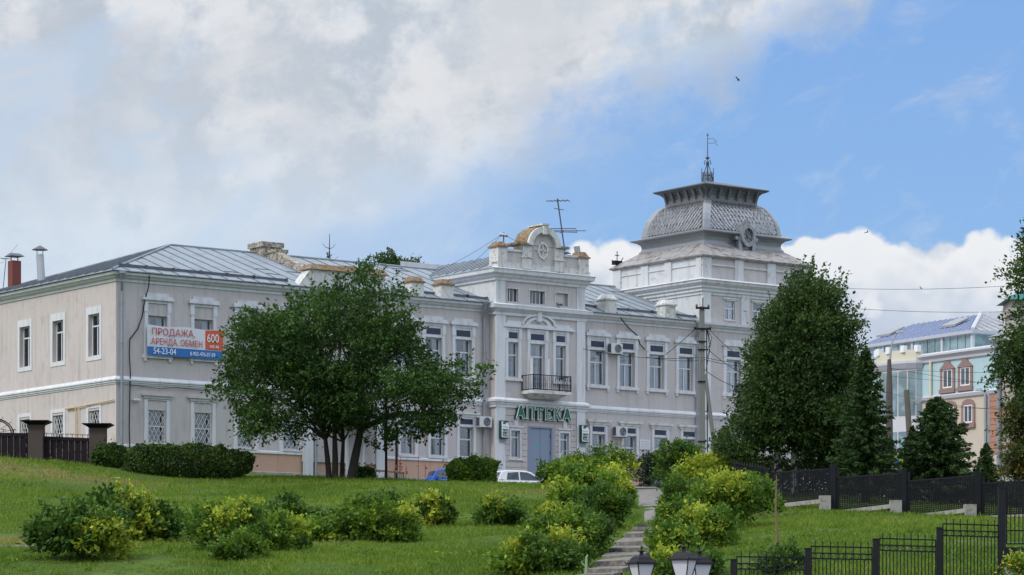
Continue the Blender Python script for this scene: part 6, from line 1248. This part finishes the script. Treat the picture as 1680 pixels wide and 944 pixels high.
conifer('drooping dark spruce directly right of the big dense birch tree', 1420, 114, 572, 800, 138, L_SPR, 280, .13, dens=105, pw=.72)
conifer('broad pointed spruce in front of the blue building', 1538, 116, 652, 806, 158, L_SPR, 280, .13, dens=120, pw=.50)
conifer('small low spruce squeezed between the pointed spruce and the beige building', 1618, 118, 728, 800, 62, L_SPR, 90, .12, dens=60)
conifer('narrow dark spruce tip just left of the pointed spruce', 1497, 121, 700, 806, 80, L_SPR, 110, .13, dens=60)
# tall thin leader of the pointed spruce
tree('', 'green thuja column with an orange-brown lower side at the right edge', [(1643,790),(1648,745),(1641,715),(1655,690),(1660,660),(1670,640),(1685,625),(1720,640),(1730,790)], 104, 120, .35, 26, 15, .35, .09, L_THU, 1685, .12, BARK, .8, tf=lambda k: rng.uniform(.1, .75, k), name='thuja_tree')
tree('', 'dark leafy birch reaching in from the right edge beside the beige building', [(1706,345),(1694,365),(1692,385),(1679,405),(1676,430),(1666,450),(1658,478),(1664,505),(1679,520),(1660,545),(1650,560),(1636,588),(1622,600),(1628,612),(1650,618),(1670,640),(1682,655),(1692,640),(1700,660),(1710,690),(1790,700),(1850,500),(1800,350)], 98, 230, .42, 22, 15, .6, .12, L_BIG, 1740, .2, BARKW, .6, .35, name='birch_tree')
tree('', 'birch treetop showing above the ridge behind the left part of the roof', [(617,470),(620,435),(630,420),(637,402),(643,405),(650,425),(665,428),(683,433),(690,450),(685,480)], 190, 60, .6, 22, 13, .6, .17, L_BIG, 650, .15, BARKW, .8, .1, name='birch_tree')
# nearly bare treetop above the left parapet
Yb = 170.; p = at(540, 432, Yb); zg_ = 8.; o = empty('larch_tree', (p.x, Yb, zg_), 0, label='thin nearly bare treetop rising behind the rust-capped parapet', cat='tree'); m = MB(); top = at(541, 384, Yb).z - zg_; m.tube([(0, 0, 0), (0, 0, top - 2), (.03, 0, top)], [.2, .05, .015], 5)
for k, (z, L_) in enumerate(((-.75, .42), (-.78, .38), (-1.25, .2), (-1.5, .55), (-1.55, .5), (-1.8, .35), (-2.0, .75), (-2.1, .6))):
    s = 1 if k % 2 else -1; m.tube([(0, 0, top + z - .1), (s * L_ * .5, .1, top + z - .02), (s * L_, .15, top + z + .22)], [.03, .018, .008], 4)
m.build('trunk', BARK, o); n = 420; zz = -1.1 - rng.random(n) ** .8 * 2.2; C = np.stack([p.x + rng.normal(size=n) * .07 * (-zz) + 0, Yb + rng.normal(size=n) * .2, zg_ + top + zz], -1); A, Bv = leaf_axes(n, .13, .1); leafmesh('crown', C, A, Bv, rng.uniform(0, .3, n), L_SPR, o, o.location)
# ---- hedges and shrubs
def hedge(lb, outline, Y, n, leaf, mt, name='hedge', depth=.7, cat='hedge'):
    ol = []
    for (x0_, y0_), (x1_, y1_) in zip(outline, outline[1:] + outline[:1]):
        k_ = max(1, int(math.hypot(x1_ - x0_, y1_ - y0_) / 6)); ol += [(x0_ + (x1_ - x0_) * q / k_ + random.uniform(-1.8, 1.8), y0_ + (y1_ - y0_) * q / k_ + random.uniform(-2.6, 1.4)) for q in range(k_)]
    outline = ol
    P, d = volume_points(outline, Y, n, depth, .35); P += rng.normal(size=P.shape) * (rng.random((len(P), 1)) < .12) * .13; keep = rng.random(n) < np.clip(1.3 - d * .6, .35, 1); P = P[keep]; k = len(P); lo_ = P[:, 2].min(); bx = P[:, 0].mean(); base = Vector((bx, Y, gz(bx, Y)))
    A, Bv = leaf_axes(k, leaf, .5, .6); tn = .28 + .25 * np.sin(P[:, 0] * 3.1 + P[:, 2] * 4) * np.cos(P[:, 0] * 1.7) + rng.normal(size=k) * .13
    o = empty(name, base, 0, label=lb, cat=cat); leafmesh('foliage', P, A, Bv, tn, mt, o, base); m = MB()
    for q in range(8): i = rng.integers(k); m.tube([(P[i, 0] - base.x, 0, -.2), (P[i, 0] - base.x + .1, 0, .5), (P[i, 0] - base.x, 0, (P[i, 2] - base.z) * .7)], [.03, .02, .01], 4)
    m.build('stems', BARK, o, kind='stuff'); return o
hedge('long dark clipped hedge below the lattice windows', [(206,782),(203,750),(215,733),(250,728),(290,731),(330,728),(352,735),(362,727),(376,738),(408,741),(417,752),(414,772),(400,780),(385,785),(300,787),(235,787)], 132.5, 26000, .11, L_HEDGE)
hedge('small rounded dark hedge bush between the gate pillar and the long hedge', [(150,762),(151,742),(160,731),(185,728),(204,734),(212,750),(212,766),(180,768)], 133.2, 6500, .11, L_HEDGE)
hedge('small clipped round bush right of the tree trunks', [(573,789),(572,774),(582,766),(600,765),(614,770),(618,789)], 136, 3500, .09, L_HEDGE)
hedge('dark overgrown hedge standing behind the black mesh fence', [(1190,830),(1185,762),(1230,746),(1300,755),(1420,752),(1500,768),(1620,790),(1720,800),(1720,850),(1400,850),(1250,838)], 124., 30000, .16, L_BIG, depth=.5)
def shrub(lb, px, py, wp, hp, yel=0., yc=None, mt=None, leaf=.12, Y=None, nl=None, dens=1., name='shrub', grp='shrubs on the grassy slope', cat='shrub', orange=False):
    b = gp(px, py) if Y is None else Vector(((px - CX) / F * Y, Y, gz((px - CX) / F * Y, Y))); s = F / b.y; w_, h_ = wp / s, hp / s; b.y += w_ * .3; sc_f = b.y / (b.y - w_ * .3); b.x *= sc_f; b.z = gz(b.x, b.y); ztop = (HY - (py - hp)) / F * b.y; h_ = max(ztop - b.z, h_ * .8)
    h_ *= 1.08; K = max(12, int(w_ * h_ * 8.5)); th = rng.uniform(0, 2 * math.pi, K); ph = rng.random(K) ** .8; rr = np.sqrt(rng.random(K)); lo_ = np.stack([np.cos(th) * rr * w_ * .43, np.sin(th) * rr * w_ * .38, np.zeros(K)], -1); lo_[:, 2] = h_ * (.08 + .78 * np.sqrt(np.maximum(0, 1 - .8 * rr ** 2)) * rng.uniform(.05, 1, K) ** .6); lr = min(.42, min(w_, h_) * .22)
    o = empty(name, b, rng.uniform(0, 0.0), label=lb, cat=cat, group=grp)
    lt = rng.uniform(.05, .58, K)
    if yel:
        v = rng.random(K) < yel; 
        if yc is not None: dx = (lo_[:, 0] / (w_ * .5) - yc[0]) ** 2 + (lo_[:, 2] / h_ - yc[1]) ** 2; v = (dx < .10 + yel * .18) & (rng.random(K) < .8)
        lt[v] = rng.uniform(.66, .95, v.sum())
    C, A, Bv, t = crown_from(lo_ + np.array(b), lr, int(17 * dens), 14, .28, leaf, lambda k: lt, up=.75, aspect=.62, flat=.85, ctr=np.array([b.x, b.y, b.z + h_ * .2]))
    ns = int(K * .8); di = unit(rng.normal(size=(ns, 3)) + np.array([0, 0, .5])); li = rng.integers(0, K, ns); kk = 22; ti = np.repeat(np.arange(ns), kk); s_ = rng.random(ns * kk); C2 = (lo_[li] + np.array(b) + di * lr * .8)[ti] + di[ti] * (s_ * .42)[:, None] + rng.normal(size=(ns * kk, 3)) * .05; A2, B2 = leaf_axes(ns * kk, leaf, .5, .6)
    C = np.concatenate([C, C2]); A = np.concatenate([A, A2]); Bv = np.concatenate([Bv, B2]); t = np.concatenate([t, lt[li][ti] + .06])
    keep = C[:, 2] > b.z - .05; leafmesh('foliage', C[keep], A[keep], Bv[keep], t[keep], mt or L_SH, o, b); m = MB()
    for q in range(min(K, 7)): m.tube([(0, 0, -.1), (lo_[q, 0] * .5, lo_[q, 1] * .5, lo_[q, 2] * .5), tuple(lo_[q])], [.03, .02, .008], 4)
    m.build('stems', BARK, o); return o
D_ = L_SHD
for a in (('large dark green shrub at the lower left with yellow-green tips', 138, 925, 165, 108, .12, (.5, .3), D_), ('yellow flowering shrub leaning behind the large dark one at the lower left', 208, 893, 120, 92, .9, (.45, .75), D_), ('narrow dark bush right of the yellow lower left shrub', 262, 893, 45, 62, 0, None, D_),
    ('small pale green bush left of the wide yellow-green shrubs', 305, 888, 55, 60, .1, None, None), ('wide yellow-green shrub with yellow tips on top, left of centre slope', 372, 908, 125, 92, .4, (.1, .85), None), ('low bright green shrub at the foot of the wide yellow-green ones', 392, 922, 75, 42, .1, None, None),
    ('dark green rounded shrub behind the yellow-green ones left of centre', 478, 882, 100, 62, 0, None, D_), ('yellow-tipped shrub behind the bright green row', 428, 873, 60, 52, .5, (-.3, .9), None), ('mid green shrub in the row left of centre', 450, 905, 90, 62, .12, (.6, .6), None), ('small bright green leafy shrub beside the dark rounded one', 519, 893, 52, 36, .1, None, None), ('dark low shrub left of the largest middle shrub', 548, 880, 66, 46, 0, None, D_),
    ('largest rounded shrub in the middle of the slope', 612, 893, 128, 84, .06, (.6, .6), None), ('dark top of a shrub behind the largest middle one', 632, 862, 70, 52, 0, None, D_), ('low spreading shrub at the right foot of the largest middle one', 660, 893, 76, 42, .04, None, None),
    ('dark shrub with a bright yellow crown standing alone right of middle', 714, 866, 54, 54, .8, (0., .8), D_), ('small dark shrub at the foot of the yellow-crowned one', 686, 862, 50, 30, 0, None, D_), ('wide green shrub with pale yellow top left of the path thicket', 828, 866, 88, 46, .35, (-.2, .9), None),
    ('bright green shrub at the bottom centre edge', 838, 948, 80, 50, .35, None, None), ('dark green shrub at the bottom left of the path', 905, 945, 120, 75, .1, (.2, .8), D_), ('tall green shrub with yellow leaves beside the lower steps', 925, 918, 110, 88, .25, (-.1, .9), None),
    ('dense dark shrub closest to the steps on their left', 960, 912, 74, 78, .05, None, D_), ('mid green shrub left of the path halfway up', 925, 872, 96, 72, .35, (-.5, .9), None), ('dark shrub left of the path halfway up', 990, 873, 70, 78, .0, None, D_), ('bright green shrub high on the left side of the path', 968, 832, 110, 74, .15, (.6, .7), None),
    ('small dark green shrub beside the white car', 905, 797, 44, 34, 0, None, D_), ('rounded green shrub in front of the pharmacy door', 940, 806, 78, 54, .05, None, None), ('tall green shrub with yellow patch at the top left of the path', 995, 805, 84, 72, .4, (.5, .6), D_), ('yellow-green shrub bordering the left of the upper path', 1002, 838, 54, 62, .3, (.3, .6), None),
    ('tall green shrub at the top right of the path', 1118, 800, 86, 72, .05, None, D_), ('yellow-topped shrub at the upper right of the path', 1148, 818, 80, 62, .9, (-.1, .75), None), ('bright green shrub on the right shoulder of the thicket', 1195, 815, 90, 66, .25, (-.1, .9), None), ('dark green shrub beside the upper path on its right', 1122, 852, 70, 62, 0, None, D_),
    ('big bright green shrub in the middle of the right thicket', 1190, 872, 120, 92, .2, (.0, .7), None), ('rounded green shrub at the right end of the thicket', 1232, 850, 66, 66, .12, None, None), ('green shrub right of the path where the steps begin', 1114, 886, 72, 56, .1, None, None), ('spreading shrub behind the pair of lanterns', 1155, 905, 110, 66, .25, None, None),
    ('yellow-leaved shrub behind the lamp post top', 1100, 925, 60, 58, .7, (0, .8), None), ('green shrub at the bottom edge under the lanterns', 1120, 960, 110, 62, .4, (-.4, .8), None), ('low green bush growing through the fence at the sapling foot', 1282, 944, 62, 40, 0, None, D_)):
    lb, px, py, wp, hp, yl, yc, mt = a; shrub(lb, px, py, wp * 1.06, hp * (.9 if px < 780 else 1.), yl * (1.3 if px < 780 else 1.), yc, mt, leaf=random.uniform(.105, .16))
hedge('rounded yellow-green bush between the two cars', [(738,795),(734,780),(731,766),(740,760),(748,753),(765,755),(778,748),(790,752),(806,753),(820,757),(815,775),(818,795)], 131, 9000, .11, L_SH, name='shrub', depth=.9, cat='shrub'); shrub('bluish dark lilac bush beside the dark car', 1072, 790, 44, 52, 0, None, L_LIL, Y=138, grp=None)
shrub('low light green plants at the bottom right corner', 1672, 944, 60, 34, .15, None, None, Y=67.5, leaf=.08, grp=None)
# sapling
p = gp(1274, 918); o = empty('sapling', p, 0, label='thin bare sapling standing on the right lawn above the front fence', cat='sapling'); H_ = (HY - 781) / F * p.y - p.z
MB().tube([(0, 0, -.1), (.02, 0, H_ * .3), (-.02, 0, H_ * .6), (0, 0, H_)], [.05, .04, .03, .012], 6).tube([(0, 0, H_ * .52), (-.4, 0, H_ * .56), (-.75, .1, H_ * .5)], [.02, .015, .006], 4).tube([(0, 0, H_ * .52), (.3, 0, H_ * .58), (.6, .1, H_ * .55)], [.02, .012, .006], 4).build('trunk', M('sapling_bark', (.14, .11, .05), .9, .2, 4), o)
# hollyhocks and yellow flowers
o = empty('red_flowers', at(672, 790, 139), 0, label='red and pink hollyhocks growing by the salmon plinth', cat='flowers'); o.location.z = gz(o.location.x, 139); redm = M('petal_red', (.34, .09, .07), .7); grn = L_SH
for k in range(7):
    x = random.uniform(-.8, .8); h = random.uniform(.9, 1.5); MB().tube([(x, 0, -.3), (x + .05, 0, h)], [.02, .01], 4).build('stem', BARK, o)
    m = MB(); [m.lathe([(.01, 0), (.07, .03), (.03, .06)], (x + .04 + random.uniform(-.05, .05), -.04, h * random.uniform(.6, 1)), 6) for _ in range(4)]; m.build('bloom', redm, o)
p = gp(1626, 950, 60, 90); o = empty('yellow_flowers', (p.x, 67.5, gz(p.x, 67.5)), 0, label='small yellow flowers behind the front fence at the lower right', cat='flowers'); ym = M('petal_yellow', (.65, .42, .02), .6); m2 = at(0, 944, 67.5).z - o.location.z
n = 500; C = np.array(o.location) + np.stack([rng.normal(size=n) * .28, rng.normal(size=n) * .2, rng.random(n) * (m2 + .25)], -1); A, Bv = leaf_axes(n, .07, .3); leafmesh('foliage', C, A, Bv, rng.uniform(.1, .6, n), L_SH, o, o.location)
for k in range(13):
    x = random.uniform(-.32, .32); h = m2 + random.uniform(-.05, .28); MB().tube([(x, 0, 0), (x, 0, h)], .006, 3).build('stem', BARK, o); MB().lathe([(.01, 0), (.035, .012), (.03, .02), (.005, .03)], (x, 0, h), 7).build('bloom', ym, o)
# ---- grass
DRY = ((-21.5, 126, 3.4), (2, 120, 2), (-22, 88, 3), (-22.5, 128, 2.2), (-19.3, 126, 2.0), (-17., 122, 1.6), (-12, 108, 2), (-17, 92, 2.2), (-14.5, 89, 1.6), (-7, 92, 1.5))
def grass(n, x0f, x1f, y0, y1, h, name, wdt=.010):
    Y = y0 + (y1 - y0) * rng.random(n) ** .9; px = rng.uniform(-30, 1710, n); X_ = (px - CX) / F * Y; Zg = GZ(X_, Y)
    # keep clear of the path and steps
    keep = np.ones(n, bool)
    for i in range(len(L) - 1): 
        ya, yb = sorted((L[i].y, L[i + 1].y)); s = (Y >= ya) & (Y <= yb); t = (Y - L[i].y) / (L[i + 1].y - L[i].y + 1e-9); xa = L[i].x + (L[i + 1].x - L[i].x) * t; xb = Rr[i].x + (Rr[i + 1].x - Rr[i].x) * t; keep &= ~(s & (X_ > xa - .1) & (X_ < xb + .1))
    for i in range(9):
        a0, b0, a1, b1 = [gp(*q) for q in (Li[i + 1], Ri[i + 1], Li[i], Ri[i])]; s = (Y >= min(a0.y, b0.y) - .1) & (Y <= max(a1.y, b1.y)); keep &= ~(s & (X_ > min(a0.x, a1.x) - .02) & (X_ < max(b0.x, b1.x) + .02))
    X_, Y, Zg = X_[keep], Y[keep], Zg[keep]; n = len(X_)
    pat = (vnoise(X_, Y, 5., 11) + .5 * vnoise(X_, Y, 2.1, 12) - .75) * 1.6; pt2 = (vnoise(X_, Y, .8, 13) + .6 * vnoise(X_, Y, .35, 14) - .8) * 1.5
    bald = np.zeros(n)
    for cx_, cy_, r_ in DRY: bald = np.maximum(bald, np.exp(-(((X_ - cx_) / 1.8) ** 2 + (Y - cy_) ** 2) / r_ ** 2))
    k2 = rng.random(n) > np.clip(bald * 1.3 * vnoise(X_, Y, .7, 15) + np.clip(vnoise(X_, Y, 1.4, 16) - .72, 0, 1) * 1.8, 0, .93); X_, Y, Zg, pat, pt2 = X_[k2], Y[k2], Zg[k2], pat[k2], pt2[k2]; n = len(X_)
    hh_ = h * rng.uniform(.5, 1.35, n) * (1 + .5 * pat + .45 * pt2 + 1.1 * (vnoise(X_, Y, .5, 18) > .9)); ang = rng.uniform(0, 2 * math.pi, n); lean = rng.normal(size=(n, 2)) * .5
    top = np.stack([X_ + lean[:, 0] * hh_, Y + lean[:, 1] * hh_, Zg + hh_], -1); wv = np.stack([np.cos(ang), np.sin(ang), np.zeros(n)], -1) * (wdt * rng.uniform(.7, 1.6, n))[:, None] * 2; b0 = np.stack([X_, Y, Zg - .02], -1)
    V = np.stack([b0 - wv, b0 + wv, top], 1); tint = .34 + .20 * pat + .16 * pt2 + rng.normal(size=n) * .12 + (rng.random(n) < .05) * .4
    # dry patches on the left mound
    for cx_, cy_, r_ in ((-21.5, 126, 3.4), (2, 120, 2), (-22, 88, 3), (-22.5, 128, 2.2), (-19.3, 126, 2.0), (-17., 122, 1.6), (-12, 108, 2), (-17, 92, 2.2), (-14.5, 89, 1.6), (-7, 92, 1.5)): tint += .42 * np.exp(-(((X_ - cx_) / 1.8) ** 2 + (Y - cy_) ** 2) / r_ ** 2)
    me = bpy.data.meshes.new(name); me.vertices.add(3 * n); me.vertices.foreach_set('co', V.astype(np.float32).ravel()); me.loops.add(3 * n); me.loops.foreach_set('vertex_index', np.arange(3 * n, dtype=np.int32)); me.polygons.add(n); me.polygons.foreach_set('loop_start', np.arange(0, 3 * n, 3, dtype=np.int32)); me.update()
    a_ = me.attributes.new('tint', 'FLOAT', 'POINT'); a_.data.foreach_set('value', np.repeat(np.clip(tint, 0, 1), 3).astype(np.float32)); me.materials.append(L_GRASS); o = bpy.data.objects.new(name, me); COL.objects.link(o); tag(o, 'short green grass covering the slope with a few dry patches', 'grass', kind='stuff')
grass(520000, 0, 0, 66, 134.5, .11, 'grass')

# ---- coarse weeds standing out of the lawn
nW = 420; wY = 70 + 62 * rng.random(nW) ** .9; wX = (rng.uniform(-20, 1700, nW) - CX) / F * wY; ok_ = np.ones(nW, bool)
for i in range(nW):
    pxw = CX + F * wX[i] / wY[i]; ok_[i] = not (950 < pxw < 1110) and not (pxw > 1150 and wY[i] > 104)
wX, wY = wX[ok_], wY[ok_]; nW = len(wX); kW = 26; ti = np.repeat(np.arange(nW), kW); sz = rng.uniform(.08, .26, nW)
C = np.stack([wX[ti] + rng.normal(size=nW * kW) * sz[ti] * .8, wY[ti] + rng.normal(size=nW * kW) * sz[ti] * .8, GZ(wX, wY)[ti] + rng.random(nW * kW) * sz[ti] * 1.1], -1)
A, Bv = leaf_axes(nW * kW, .09, .5, .45); leafmesh('weeds', C, A, Bv, rng.uniform(0, .62, nW)[ti] + rng.normal(size=nW * kW) * .05, L_SH, label='scattered clumps of broad-leaved weeds in the lawn', cat='weeds', kind='stuff')
